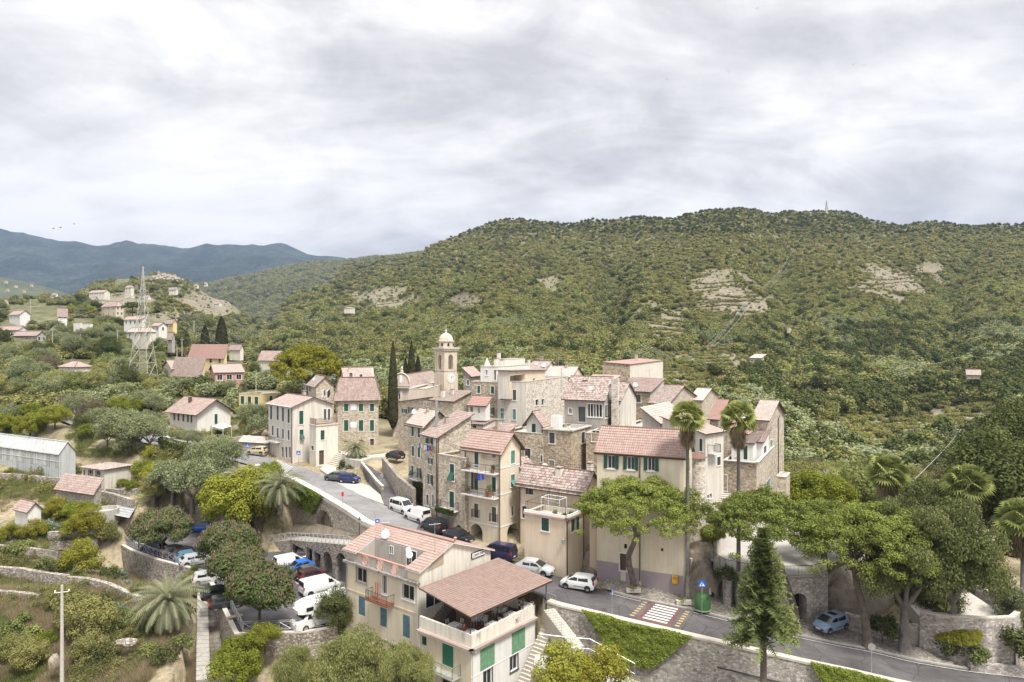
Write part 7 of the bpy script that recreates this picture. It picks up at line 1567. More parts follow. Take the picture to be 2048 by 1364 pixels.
for k,(u,v,c_,ds) in enumerate([(372,1113,BLK,'black car first in the shaded row'),(381,1121,(.10,.2,.28),'blue grey car second in the shaded row'),(392,1128,SIL,'silver car third in the shaded row'),(352,1110,DG,'dark car half under the chestnut crown')]): car(ds+' by the top of the ramp',G(u,v,CPZ),35,'saloon',c_)
car('dark green car hidden below the pink flowering trees',G(440,1196,CPZ),30,'saloon',(.015,.03,.02)); car('black car under the lowest flowering chestnut',G(452,1215,CPZ),30,'hatch',BLK)
car('white car just visible between the flowering trees',G(415,1165,CPZ),30,'hatch',(.5,.5,.5))
car('dark car inside the arcade behind the white compact van',G(605,1118,CPZ),100,'hatch',BLK)
t_ = car('silver blue hatchback with an open sunroof parked under the pines',G(1662,1258,-2.25),208,'hatch',(.18,.25,.36)); mb = MB(); mb.box(-.55,.1,-.42,.42,1.495,1.512); link('sunroof',mb.mesh('sunroof',CARGLASS),t_)
# motorhome
T = thing('motorhome','white motorhome with overcab bed parked by the car park railing','motorhome',G(640,1248,CPZ),R(222)); wm = paint('motorhome white',(.74,.74,.73),.35)
mb = loft([[(x,-w,zb),(x,w,zb),(x,w,zt_-.12),(x,w*.92,zt_),(x,-w*.92,zt_),(x,-w,zt_-.12)] for x,zb,zt_,w in ((2.9,2.0,2.35,.85),(2.5,1.95,2.75,1.05),(1.6,1.85,2.95,1.12),(.9,.45,3.0,1.14),(-3.4,.45,3.0,1.14),(-3.5,.5,2.9,1.1))],'b',wm); link('body',mb.mesh('body',wm),T)
mb = loft([[(x,-w,.3),(x,w,.3),(x,w,zt_-.15),(x,w*.85,zt_),(x,-w*.85,zt_),(x,-w,zt_-.15)] for x,zt_,w in ((3.1,.75,.8),(2.9,1.05,.95),(2.3,1.3,1.0),(1.5,1.95,.97),(.9,1.95,.97))],'c',wm); link('cab',mb.mesh('cab',wm),T)
mb = MB(); mb.face([(2.3,-.82,1.34),(2.3,.82,1.34),(1.62,.78,1.9),(1.62,-.78,1.9)]); mb.v = [(x+.03,y,z+.03) for x,y,z in mb.v]; link('windscreen',mb.mesh('windscreen',CARGLASS),T)
for sd in (-1,1):
 for x0,x1,z0,z1 in ((1.0,1.9,1.28,1.75),(-1.2,.2,1.7,2.2),(-2.9,-2.0,1.7,2.2),(1.3,2.1,2.2,2.6)):
  mb = MB(); y = sd*(1.01 if x0 == 1.0 else 1.155); mb.face([(x0,y,z0),(x1,y,z0),(x1-.1 if x0 == 1.0 else x1,y,z1),(x0,y,z1)]); link('side_window',mb.mesh('side_window',CARGLASS),T)
 for x in (2.1,-2.1):
  mb = MB(); K = 18
  for y in (sd*.75,sd*1.03): mb.v += [(x+.36*math.cos(2*math.pi*k/K),y,.36+.36*math.sin(2*math.pi*k/K)) for k in range(K)]
  for k in range(K): mb.f.append((k,(k+1) % K,K+(k+1) % K,K+k)); mb.m.append(0); mb.uv.append([(0,0)]*4)
  mb.face([mb.v[K+k] for k in range(K)]); wh = link('wheel',mb.mesh('wheel',RUBBER),T); mb = MB(); mb.face([(x+.22*math.cos(2*math.pi*k/K),sd*1.04,.36+.22*math.sin(2*math.pi*k/K)) for k in range(K)]); link('rim',mb.mesh('rim',RIM),wh)
 mb = MB(); mb.box(2.95,3.08,min(sd*.5,sd*.8),max(sd*.5,sd*.8),.78,.98); link('headlight',mb.mesh('headlight',LAMP_W),T)
for x in (.2,-1.3,-2.6): mb = MB(); mb.box(x-.3,x+.3,-.3,.3,3.0,3.1); link('roof_hatch',mb.mesh('roof_hatch',WHITE),T)
# small green truck
T = thing('parked_truck','small dark green flatbed truck on the road below the villa wall','truck',G(437,902,5.1),R(-12)); gp = paint('truck green',(.01,.06,.05))
mb = MB(); mb.box(.5,1.6,-.75,.75,.45,1.1); mb.hexa([(.5,-.75,1.1),(1.6,-.75,1.1),(1.6,.75,1.1),(.5,.75,1.1),(.55,-.65,1.75),(1.25,-.65,1.75),(1.25,.65,1.75),(.55,.65,1.75)]); link('cab',mb.mesh('cab',gp),T)
mb = MB(); mb.box(-1.8,.45,-.8,.8,.65,.78); mb.box(-1.8,.45,-.8,-.74,.78,1.1); mb.box(-1.8,.45,.74,.8,.78,1.1); mb.box(-1.8,-1.74,-.74,.74,.78,1.1); link('flatbed',mb.mesh('flatbed',plain('grey green bed',(.12,.15,.13))),T)
mb = MB(); mb.face([(1.6,-.62,1.15),(1.6,.62,1.15),(1.3,.58,1.68),(1.3,-.58,1.68)]); mb.v = [(x+.02,y,z) for x,y,z in mb.v]; link('windscreen',mb.mesh('windscreen',CARGLASS),T)
for x in (1.1,-1.2):
 for sd in (-1,1): mb = MB(); mb.tube([(x,sd*.6,.3),(x,sd*.8,.3)],.3,14); link('wheel',mb.mesh('wheel',RUBBER),T)
# scooter
T = thing('scooter','black and white scooter with top box parked behind the green bell bin','scooter',G(1411,1192,-.9),R(-25)); mb = MB()
for x in (-.65,.65): mb2 = MB(); mb2.tube([(x,-.06,.25),(x,.06,.25)],.26,16); link('wheel',mb2.mesh('wheel',RUBBER),T)
mb.hexa([(-.8,-.16,.4),(0,-.16,.3),(0,.16,.3),(-.8,.16,.4),(-.85,-.14,.72),(-.05,-.16,.7),(-.05,.16,.7),(-.85,.14,.72)]); mb.box(-.05,.38,-.18,.18,.25,.32); mb.hexa([(.38,-.2,.28),(.62,-.12,.3),(.62,.12,.3),(.38,.2,.28),(.42,-.16,.95),(.5,-.14,.97),(.5,.14,.97),(.42,.16,.95)]); link('body',mb.mesh('body',paint('scooter white',(.7,.7,.7))),T)
mb = MB(); mb.box(-.8,0,-.14,.14,.72,.84); link('seat',mb.mesh('seat',BLACKP),T); mb = MB(); mb.tube([(.44,-.35,1.05),(.46,0,1.0),(.44,.35,1.05)],.02,5); mb.tube([(.46,0,.9),(.66,0,.25)],.03,5); link('handlebar',mb.mesh('handlebar',IRON),T)
mb = MB(); mb.box(-1.15,-.78,-.2,.2,.82,1.15); link('top_box',mb.mesh('top_box',WHITE),T)
# -- street furniture
def sign(label,p,h,build,az=200):
 T = thing('road_sign',label,'sign',p); mb = MB(); mb.tube([p,p+Vector((0,0,h))],.035,8); wpart(T,'pole',mb,GALV); n = Vector((math.sin(R(az)),math.cos(R(az)),0)); d = Vector((-n.y,n.x,0)); d = d if d.x > 0 else -d; build(T,p+Vector((0,0,h)),d,n); return T
SB = plain('sign blue',(.01,.12,.50),.4,0,.03); SRED = plain('sign red',(.5,.02,.02),.4,0,.03)
def poly(T,name,c,d,n,pts,off,mat,parent=None):
 mb = MB(); f = [c+d*x+Vector((0,0,z))+n*off for x,z in pts]; b = [q-n*.012 for q in f]; mb.face(f); mb.face(b[::-1])
 for i in range(len(f)): mb.face([f[i],f[(i+1) % len(f)],b[(i+1) % len(f)],b[i]])
 return wpart(T,name,mb,mat,parent)
def circ(r_,k=20,c=(0,0)): return [(c[0]+r_*math.cos(2*math.pi*i/k),c[1]+r_*math.sin(2*math.pi*i/k)) for i in range(k)]
def ped(T,c,d,n,s=.32):
 c = c-Vector((0,0,s)); b = poly(T,'board',c,d,n,[(-s,-s),(s,-s),(s,s),(-s,s)],.05,SB); t = s*.78
 poly(T,'triangle',c,d,n,[(-t,-t*.8),(t,-t*.8),(0,t*.85)],.065,WHITE,b)
 poly(T,'walker',c,d,n,[(-.03,-.16),(.05,.02),(.02,.10),(-.06,.0),(-.10,-.15)],.08,IRON,b); poly(T,'walker',c,d,n,circ(.035,8,(.01,.13)),.08,IRON,b)
sign('blue pedestrian crossing sign behind the green bell bin',G(1404,1231,-1.1),3.5,lambda T,c,d,n: ped(T,c,d,n,.36),185)
sign('blue pedestrian crossing sign seen edge on at the near roadside',G(1224,1233,-.9),2.7,lambda T,c,d,n: ped(T,c,d,n,.33),115)
sign('blue pedestrian crossing sign on the corner of the white house',G(597,931,3.9),2.6,lambda T,c,d,n: ped(T,c,d,n,.36),180)
sign('blue pedestrian crossing sign next to the beige hatchback',G(495,915,4.3),2.6,lambda T,c,d,n: ped(T,c,d,n,.36),180)
sign('round grey sign back on a pole at the near road edge',G(1743,1352,-3.5),2.9,lambda T,c,d,n: poly(T,'disc',c-Vector((0,0,.32)),d,n,circ(.32),.05,GALV),185)
def noent(T,c,d,n): b = poly(T,'disc',c-Vector((0,0,1.0)),d,n,circ(.28),.05,SRED); poly(T,'disc',c-Vector((0,0,1.0)),d,n,circ(.2),.066,SB); poly(T,'triangle',c-Vector((0,0,.35)),d,n,[(-.3,-.2),(.3,-.2),(0,.32)],.05,SRED); poly(T,'triangle_panel',c-Vector((0,0,.37)),d,n,[(-.2,-.14),(.2,-.14),(0,.2)],.066,WHITE)
sign('pair of small triangular and round signs at the arch of the cream block',G(1140,1140,.4),2.7,noent,185)
sign('small blue parking sign just above the restaurant ridge',W(755,1052,88)-Vector((0,0,.6)),1.2,lambda T,c,d,n: (poly(T,'board',c,d,n,[(-.3,-.3),(.3,-.3),(.3,.3),(-.3,.3)],.05,SB),poly(T,'letter_panel',c,d,n,circ(.15,12),.066,WHITE)),185)
sign('red topped sign pole on the coping above the big arch',min(offs(LW,.5),key=lambda p: abs(p.x/p.y-(689-1024)/F))+Vector((0,0,.5)),1.9,lambda T,c,d,n: poly(T,'board',c-Vector((0,0,.3)),d,n,[(-.16,-.3),(.16,-.3),(.16,.3),(-.16,.3)],.05,SRED),150)
sign('round grey sign at the foot of the side street',G(764,975,3.1),2.2,lambda T,c,d,n: poly(T,'disc',c-Vector((0,0,.3)),d,n,circ(.28),.05,GALV),185)
def lamp(label,p,h=3.6):
 T = thing('street_lamp',label,'street lamp',p); mb = MB(); mb.tube([p,p+Vector((0,0,.6)),p+Vector((0,0,h-.5))],[.08,.05,.035],8); wpart(T,'pole',mb,IRON); mb = MB(); c = p+Vector((0,0,h-.5)); mb.lathe([(.1,0),(.17,.4),(.2,.42),(.07,.58),(0,.66)],6,c); l = wpart(T,'lantern',mb,plain('lantern glass',(.35,.36,.36),.2)); mb = MB(); mb.lathe([(.21,.41),(.08,.6),(.02,.75),(0,.75)],6,c); wpart(T,'lantern_cap',mb,IRON,l)
lamp('old style street lamp at the corner of the car park railing',G(277,1100,CPZ)); lamp('old style street lamp in front of the motorhome',W(643,1245,75.5)-Vector((0,0,1.4)),4.4); lamp('street lamp beside the big arch at the walkway',W(719,1084,88),3.0)
T = thing('wall_lamp','lantern bracketed on the corner of the cream terrace block','street lamp',V5b.pt('L',.15,V5b.uv('L',1132,1082)[1],.35)); mb = MB(); c = T.location; mb.lathe([(.1,-.3),(.2,.15),(.22,.2),(.05,.45),(0,.5)],6,c); wpart(T,'lantern',mb,plain('lantern glass',(.35,.36,.36),.2)); mb = MB(); mb.tube([c+Vector((0,.35,-.3)),c+Vector((0,0,-.3))],.025,5); wpart(T,'bracket',mb,IRON)
# bins
bg_ = plain('bell bin green',(.05,.17,.045),.5,0,.25,2); p = G(1405,1219,-1.0)
T = thing('bell_recycling_bin','green bell shaped glass recycling bin with pale top','recycling bin',p); mb = MB(); mb.lathe([(0,.06),(.78,.06),(.80,.12),(.79,.7),(.72,1.15),(.5,1.55),(.28,1.72),(0,1.76)],28,p); wpart(T,'shell',mb,bg_,smooth=True)
mb = MB(); mb.lathe([(.80,.04),(.84,.05),(.84,.13),(.80,.14)],28,p); wpart(T,'base_ring',mb,plain('pale green plastic',(.35,.45,.30)));
for a_ in (-110,-60,10): mb = MB(); q = p+Vector((.62*math.cos(R(a_)),.62*math.sin(R(a_)),1.28)); mb.lathe([(.0,0),(.1,0),(.1,.05),(0,.05)],10,q); wpart(T,'bottle_hole',mb,DARK)
YB = plain('yellow bin plastic',(.55,.34,.01),.5,0,.1)
for (u,v,ds) in ((1603,1222,'yellow wheeled bin at the back of the arch'),(1627,1228,'yellow wheeled bin nearest the silver blue car')):
 p = G(u,v,-2.0); T = thing('wheeled_bin',ds,'bin',p,R(20),'yellow bins under the terrace arch'); mb = MB(); mb.hexa([(-.5,-.35,.12),(.5,-.35,.12),(.5,.35,.12),(-.5,.35,.12),(-.6,-.45,1.15),(.6,-.45,1.15),(.6,.45,1.15),(-.6,.45,1.15)]); link('tub',mb.mesh('tub',YB),T)
 mb = MB(); mb.box(-.63,.63,-.48,.48,1.16,1.24); link('lid',mb.mesh('lid',YB),T)
 for x in (-.4,.4): mb = MB(); mb.tube([(x-.04,-.3,.08),(x+.04,-.3,.08)],.08,10); link('wheel',mb.mesh('wheel',RUBBER),T)
a_,z_ = V6.uv('L',1351,1157); T = thing('notice_box','yellow box mounted low on the lilac plinth of the cream house','box',V6.pt('L',a_,z_,.1)); mb = MB(); c = T.location
d3 = Vector((*V6.dL,0)); n3 = Vector((*-V6.dR,0)); mb.hexa([c+d3*x+n3*y+Vector((0,0,z)) for z in (-.45,.35) for x,y in ((-.28,.25),(.28,.25),(.28,0),(-.28,0))]); wpart(T,'case',mb,YB); mb = MB(); mb.face([c+d3*x+n3*.26+Vector((0,0,z)) for x,z in ((-.18,.0),(.18,.0),(.18,.25),(-.18,.25))]); wpart(T,'notice',mb,plain('red print',(.5,.12,.05)))
p = G(1367,1178,-.4); T = thing('meter_cabinet','white utility cabinet at the right corner of the cream house','cabinet',p); mb = MB(); mb.box(p.x-.35,p.x+.35,p.y-.2,p.y+.2,p.z,p.z+1.5); wpart(T,'case',mb,WHITE); mb = MB(); mb.box(p.x-.2,p.x+.2,p.y-.215,p.y-.2,p.z+.9,p.z+1.25); wpart(T,'meter_window',mb,DARK)
p = G(1482,1192,-1.4); T = thing('post_box','red post box in the shade of the conifer','post box',p); mb = MB(); mb.box(p.x-.25,p.x+.25,p.y-.15,p.y+.15,p.z,p.z+1.3); wpart(T,'case',mb,SRED); mb = MB(); mb.box(p.x-.15,p.x+.15,p.y-.16,p.y-.15,p.z+.95,p.z+1.0); wpart(T,'slot',mb,DARK)
def planter(label,p,n=3):
 T = thing('planter',label,'planter',p); mb = MB(); mb.box(p.x-.75,p.x+.75,p.y-.25,p.y+.25,p.z,p.z+.4); wpart(T,'trough',mb,CAP); POTS.append((T,p+Vector((0,0,.1)),.55,.3))
planter('white stone planter at the foot of the umbrella pine',G(1267,1184,-.1)); planter('white stone planter at the foot of the left fan palm',G(1367,1208,-.8))
T = thing('bench','pale slatted bench in the shade of the car park trees','bench',G(470,1240,CPZ),R(30));
for k in range(3): mb = MB(); mb.box(-.8,.8,-.3+k*.2,-.14+k*.2,.42,.46); link('slat',mb.mesh('slat',plain('pale wood',(.45,.35,.22))),T)
for x in (-.6,.6): mb = MB(); mb.box(x-.05,x+.05,-.25,.25,0,.42); link('leg',mb.mesh('leg',CONC),T)
# poles, pylons, cables
def pole(label,p,h,arms=(.25,),w=1.0,r=.13,mat=None,az=0):
 T = thing('utility_pole',label,'pole',p); mb = MB(); mb.tube([p,p+Vector((0,0,h))],[r,r*.6],10); wpart(T,'post',mb,mat or plain('pale concrete pole',(.48,.45,.41))); d = Vector((math.cos(R(az)),math.sin(R(az)),0)); ends = []
 for a_ in arms:
  z = Vector((0,0,h-a_-.7)); mb = MB(); mb.tube([p+z-d*w/2,p+z+d*w/2],.05,5); wpart(T,'crossarm',mb,GALV)
  for s_ in (-1,1): mb = MB(); e_ = p+z+d*s_*w/2; mb.lathe([(.05,0),(.09,.08),(.05,.14),(.08,.2),(0,.26)],8,e_); wpart(T,'insulator',mb,WHITE); ends.append(e_+Vector((0,0,.25)))
 return T,ends
def cable(label,pairs,sag=1.5,r=.03,name='overhead_cable',mat=None):
 T = thing(name,label,'cable',pairs[0][0])
 for p,q in pairs:
  p,q = Vector(p),Vector(q); mb = MB(); mb.tube([p.lerp(q,k/24)-Vector((0,0,sag*4*(k/24)*(1-k/24))) for k in range(25)],r,4,cap=False); wpart(T,'wire',mb,mat or IRON)
 return T
base = W(124,1400,66); _,en = pole('pale concrete pole with one crossarm at bottom left',base,W(105,1170,66).z-base.z,(0,),1.15,.2,az=20)
cable('pair of cables slanting down from the bottom left pole',[(en[0],W(182,1400,70)),(en[1],W(222,1400,66)),(en[1],W(228,1400,66))],.3,.018)
for (u,v0,v1,Y,ds) in ((61,597,640,420,'slim pole at the far left skyline'),(105,655,725,250,'tall pale pole between the left hillside houses'),(161,668,705,270,'short leaning pole on the left slope'),(235,658,690,280,'pole right of the square cream house garden'),(364,675,712,250,'pole left of the first cypress'),(354,693,720,235,'pole standing behind the red roof house'),(388,640,665,330,'lamp pole right of the yellow gabled house'),(180,790,812,180,'lamp pole by the road curve'),(66,800,830,175,'pole at the road left of the olive trees'),(512,740,790,172,'thin mast behind the small yellow house'),(1386,715,735,300,'pole on the slope above the hilltop stone house'),(1123,735,785,96,'slim dark mast beside the tall white house')):
 b_3 = W(u,v1,Y); pole(ds,b_3,(v1-v0)/F*Y,(.2,) if Y > 240 else (),1.2,.11 if Y < 200 else .16)
def pylon(label,u,vt,vb,Y,wb,arms,mat,r=.09):
 top = W(u,vt,Y); b_3 = W(u,vb,Y); Hh = top.z-b_3.z; T = thing('electricity_pylon',label,'pylon',b_3); mb = MB(); n = 9; wd = lambda t: wb*(1-t)**1.25*.96+.14*(1 if t > .6 else 1)
 lv = [0,.14,.27,.39,.5,.6,.69,.77,.85,.92,1.0]; C4 = ((-1,-1),(1,-1),(1,1),(-1,1))
 P = lambda i,t: b_3+Vector((C4[i % 4][0]*wd(t)/2,C4[i % 4][1]*wd(t)/2,Hh*t))
 for i in range(4):
  mb.tube([P(i,t) for t in lv],r,4)
  for a_,b_4 in zip(lv,lv[1:]): mb.tube([P(i,a_),P(i+1,b_4)],r*.55,3,cap=False); mb.tube([P(i+1,a_),P(i,b_4)],r*.55,3,cap=False); mb.tube([P(i,b_4),P(i+1,b_4)],r*.5,3,cap=False)
 wpart(T,'lattice',mb,mat); ends = [top]
 for t,w_ in arms:
  mb = MB(); c = b_3+Vector((0,0,Hh*t))
  for s_ in (-1,1): e_ = c+Vector((s_*w_,0,0)); mb.tube([c+Vector((0,0,.7)),e_],r*.6,4); mb.tube([c-Vector((0,0,.3)),e_],r*.6,4); mb.tube([e_,e_-Vector((0,0,.9))],r*.4,4); ends.append(e_-Vector((0,0,.9)))
  wpart(T,'crossarm',mb,mat)
 return ends
PYL = plain('galvanised lattice',(.44,.43,.38),.6,.2)
E1_ = pylon('large pale lattice pylon rising from the olive trees on the left',286,533,757,205,6.2,((.78,1.6),(.70,2.1),(.62,2.1)),PYL,.10)
E2_ = pylon('small lattice pylon on the skyline of the big hill',1653,400,428,935,4.5,((.85,2.2),(.7,2.6)),PYL,.2)
E3_ = pylon('lattice pylon just below the skyline of the big hill',1622,425,464,860,5,((.85,2.4),(.7,2.8)),PYL,.17)
E4_ = pylon('lattice pylon beside the terraced spur',1489,605,650,440,3.5,((.85,1.6),(.7,2.0)),PYL,.08)
cable('high voltage wires sagging from the pylon to the left picture edge',[(E1_[0],W(-60,612,420)),(E1_[1],W(-60,640,380))],6,.06,mat=PYL)
cable('high voltage wires leaving the pylon toward the big hill',[(E1_[0],W(560,640,600)),(E1_[2],W(640,730,420)),(E1_[4],W(640,745,420))],10,.06,mat=PYL)
cable('power lines descending the big hill between the pylons',[(E3_[k],E4_[k]) for k in range(4)],14,.07,mat=PYL); cable('power lines down from the terraced spur pylon to the valley',[(E4_[k],W(1330+k*6,742,300)) for k in range(3)],6,.06,mat=PYL)
cable('single cable crossing the valley above the fan palms',[(W(1935,840,240),W(1800,985,92))],1.0,.05,mat=PYL)
cable('thin cables strung across the left slope houses',[(W(105,655,250),W(-20,740,200)),(W(105,655,250),W(240,700,260)),(W(161,668,270),W(120,745,205))],3,.03,mat=PYL)
cable('wire slung between the palazzo and the church corner',[(W(758,856,130),W(820,858,130))],.5,.03)
for p,q,ds in WIRES: cable(ds,[(p,q),(p-Vector((0,0,.3)),q-Vector((0,0,.25)))],.5,.018)
def bird(label,u,v,Y,s=1.2):
 c = W(u,v,Y); T = thing('bird',label,'bird',c); mb = MB()
 mb.lathe([(0,-.5*s),(.10*s,-.2*s),(.12*s,.1*s),(.05*s,.4*s),(0,.5*s)],6,(0,0,0)); mb.v = [(z,y,x) for x,y,z in mb.v]; link('body',mb.mesh('body',IRON),T)
 for s_ in (-1,1): mb = MB(); mb.face([(.15*s,0,.05*s),(-.15*s,0,.05*s),(-.1*s,s_*.6*s,.3*s),(.1*s,s_*.6*s,.3*s)]); mb.face([(.1*s,s_*.6*s,.3*s),(-.1*s,s_*.6*s,.3*s),(-.25*s,s_*1.2*s,.1*s)]); link('wing',mb.mesh('wing',IRON),T)
 T.rotation_euler = (0,0,R(60))
bird('leftmost of the two birds low over the mountains',107,457,330); bird('bird just right of the leftmost one over the mountains',121,455,330); bird('faint bird highest over the left mountains',148,448,420)
bird('small bird high above the hill, left of centre right',1334,159,400); bird('small bird in the upper right sky, left of the close pair',1457,144,420); bird('left bird of the close pair in the upper right sky',1707,129,400); bird('right bird of the close pair in the upper right sky',1728,131,400); bird('bird near the top edge of the sky',1514,17,400)
# -- vegetation
def leafset(centers,radii,n,size,flat=.85,up=.0,shell=.55,seed=0,droop=0,aspect=1.0,tri=False):
 """leaf-sized quads spread through clumps; centers (k,3), radii (k,) or (k,3)"""
 g = np.random.default_rng(seed); C = np.asarray(centers,float); Rr = np.asarray(radii,float); Rr = np.repeat(Rr[:,None],3,1) if Rr.ndim == 1 else Rr
 wgt = Rr.mean(1)**2; cnt = np.maximum(1,(n*wgt/wgt.sum()).astype(int)); ci = np.repeat(np.arange(len(C)),cnt); m = len(ci)
 d = g.normal(size=(m,3)); d[:,2] = d[:,2]+up; d /= np.linalg.norm(d,axis=1,keepdims=True)
 r_ = shell+(1-shell)*g.random(m)**.6; P = C[ci]+d*Rr[ci]*r_[:,None]*(1+.12*g.normal(size=(m,1)))
 nrm = d*flat+g.normal(size=(m,3))*(1-flat)+np.array([0,0,.25]); nrm /= np.linalg.norm(nrm,axis=1,keepdims=True)
 a = np.cross(nrm,g.normal(size=(m,3))); a /= np.linalg.norm(a,axis=1,keepdims=True); b = np.cross(nrm,a)
 if droop: b = b*(1-droop)+np.array([0,0,-1])*droop
 s = size*(.65+.7*g.random(m))[:,None]; a = a*s*.5; b = b*s*.5*aspect
 V = np.stack([P-a*.35-b,P+a-b*.1,P+a*.3+b,P-a+b*.15],1) if not tri else np.stack([P-a-b*.6,P+a-b*.6,P+b],1)
 k = V.shape[1]; tone = np.clip(.5+.28*g.normal(size=m)+.25*(g.random(len(C))-.5)[ci]*2,0,1)
 return V.reshape(-1,3),np.arange(m*k).reshape(m,k),np.repeat(tone,k)
def leafmesh(name,sets,mats):
 sets = sets if isinstance(sets,list) else [sets]; V = np.concatenate([s[0] for s in sets]); off = 0; Fs = []
 for s in sets: Fs.append(s[1]+off); off += len(s[0])
 T_ = np.concatenate([s[2] for s in sets]); me = npmesh(name,V,np.concatenate(Fs),mats,False,{'tone': T_})
 if len(sets) > 1: me.polygons.foreach_set('material_index',np.concatenate([np.full(len(s[1]),min(i,len(mats)-1)) for i,s in enumerate(sets)]).astype(np.int32))
 return me
def clumps(n,rx,ry,rz,cz,rad,seed,shell=.7,lower=-.3,var=.35):
 g = np.random.default_rng(seed); d = g.normal(size=(n*3,3)); d /= np.linalg.norm(d,axis=1,keepdims=True); d = d[d[:,2] > lower][:n]; k = len(d)
 r_ = shell+(1-shell)*g.random(k); r_[:k//5] *= .55
 C = d*np.array([rx,ry,rz])*r_[:,None]+np.array([0,0,cz]); return C,rad*(1-var+2*var*g.random(k))
def trunkmesh(paths,rad,mat,name='trunk',n=8):
 mb = MB()
 for p,r_ in zip(paths,rad): mb.tube(p,r_,n)
 return mb.mesh(name,mat,smooth=True)
def branches(hgt,cz,rx,n,seed,r0=.25,lean=(0,0)):
 g = random.Random(seed); top = (lean[0],lean[1],hgt); P = [[(0,0,-.6),(lean[0]*.4,lean[1]*.4,hgt*.5),top]]; Rr = [[r0*1.35,r0,r0*.75]]
 for i in range(n):
  a = 2*math.pi*(i+g.random()*.6)/n; l = rx*g.uniform(.5,.8); P.append([top,(top[0]+math.cos(a)*l*.5,top[1]+math.sin(a)*l*.5,hgt+(cz-hgt)*.55),(top[0]+math.cos(a)*l,top[1]+math.sin(a)*l,cz+g.uniform(-.1,.3)*rx)]); Rr.append([r0*.6,r0*.35,r0*.12])
 return P,Rr
FO = dict(
 pine=foliage('umbrella pine needles',(.085,.11,.028),(.38,.44,.115),(.31,.34,.08),.25),
 pineY=foliage('yellow green pine needles',(0.098,0.107,0.016),(0.424,0.398,0.060),None,.2),
 dark=foliage('dark evergreen leaves',(.04,.055,.022),(.15,.18,.06),(.16,.16,.06),.2),
 cypress=foliage('cypress sprays',(0.028,0.034,0.019),(0.113,0.103,0.052),None,.1),
 olive=foliage('olive leaves',(.11,.13,.065),(.44,.48,.27),(.40,.42,.20),.3),
 bright=foliage('bright green leaves',(.09,.12,.018),(.40,.44,.075),(.46,.44,.07),.35),
 citrus=foliage('yellow citrus leaves',(.14,.13,.02),(.50,.47,.075),(.38,.41,.08),.35),
 chest=foliage('chestnut leaves',(0.051,0.077,0.026),(0.224,0.259,0.100),None,.3),
 flower=foliage('pink blossom spikes',(.30,.18,.15),(.58,.42,.37),None,.3),
 euca=foliage('eucalyptus leaves',(.06,.075,.03),(.27,.32,.12),(.28,.27,.11),.25),
 pepper=foliage('feathery pepper tree leaves',(.15,.165,.06),(.47,.48,.19),None,.35),
 fir=foliage('fir needles',(.06,.085,.03),(.29,.33,.12),None,.25),
 palm=foliage('palm fronds',(.13,.14,.075),(.43,.44,.28),None,.25),
 fan=foliage('fan palm leaves',(.14,.17,.05),(.47,.50,.18),None,.3),
 dead=foliage('dead palm skirt',(.17,.13,.08),(.40,.33,.22),None,.2),
 ivy=foliage('ivy leaves',(.11,.15,.025),(.38,.44,.095),None,.3),
 wood=foliage('oak scrub leaves',(.075,.085,.03),(.38,.39,.15),(.45,.41,.15),.3,.3),
 broom=foliage('broom scrub',(.15,.15,.045),(.56,.54,.19),(.46,.42,.19),.3,.3),
 brown=foliage('dry brown scrub',(.12,.10,.065),(.30,.255,.165),None,.2),
 lush=foliage('lush spring leaves',(.08,.105,.035),(.39,.43,.16),(.36,.38,.13),.3),
 straw=foliage('dry straw',(.24,.19,.11),(.52,.44,.29),None,.2),grey=foliage('grey green lavender',(0.140,0.182,0.126),(0.364,0.420,0.308),None,.2))
PROTO = {}
def tree(kind,label,p,s=1.0,rz=None,group=None,cat=None,name=None,maker=None,sz=None):
 """first use builds the tree, later ones copy it with its parts"""
 rz = random.uniform(0,6.28) if rz is None else rz
 if kind not in PROTO: T = MAKE[kind](); PROTO[kind] = T
 else: T = copy_tree(PROTO[kind])
 T.location = p; T.rotation_euler = (0,0,rz); T.scale = (s,s,sz if sz else s)
 T['label'] = label; T['category'] = cat or T['category']
 if group: T['group'] = group
 elif 'group' in T: del T['group']
 if name: T.name = name
 return T
def CR(T): return [c for c in T.children if c.name.startswith('crown')][0]
def mk(name,cat,trunk,crown,extra=()):
 T = thing(name,'',cat)
 if trunk: link('trunk',trunk,T)
 link('crown',crown,T)
 for n_,m in extra: link(n_,m,T)
 return T
def broad(name,cat,fo,rx,rz,cz,hgt,nc,cr,n,size,seed,bark=None,r0=.2,**k):
 C,Rr = clumps(nc,rx,rx,rz,cz,cr,seed,**{a: b for a,b in k.items() if a in ('shell','lower','var')})
 kk = {a: b for a,b in k.items() if a in ('flat','up','droop','aspect')}
 return mk(name,cat,trunkmesh(*branches(hgt,cz,rx,6,seed,r0),bark or BARK),leafmesh('crown',leafset(C,Rr,n,size,seed=seed,**kk),FO[fo]))
def umbrella(seed,rx,rz,hgt,n,trunk,fo='pine',nc=150,cr=1.0,size=.26,base=None):
 g = np.random.default_rng(seed); a = g.random(nc)*6.283; q = np.sqrt(g.random(nc)); x,y = q*rx*np.cos(a),q*rx*np.sin(a); lob = 1+.12*np.sin(a*3+seed)+.09*np.sin(a*5+seed*2)+.08*np.sin(a*9+seed)
 x,y = x*lob,y*lob; z = hgt+rz*np.sqrt(np.clip(1-q**2,0,1))-.25*rz+g.normal(size=nc)*.38
 lowm = g.random(nc) < .28; z = np.where(lowm,z-rz*.26*g.random(nc)-.1,z); y = y*.7
 C = np.stack([x,y,z],1); Rr = np.stack([cr*(.65+.6*g.random(nc))]*3,1)*np.array([1.05,1.05,.62])
 return mk('umbrella_pine','pine tree',trunk,leafmesh('crown',leafset(C,Rr,n,size,flat=.72,up=.3,seed=seed),FO[fo]))
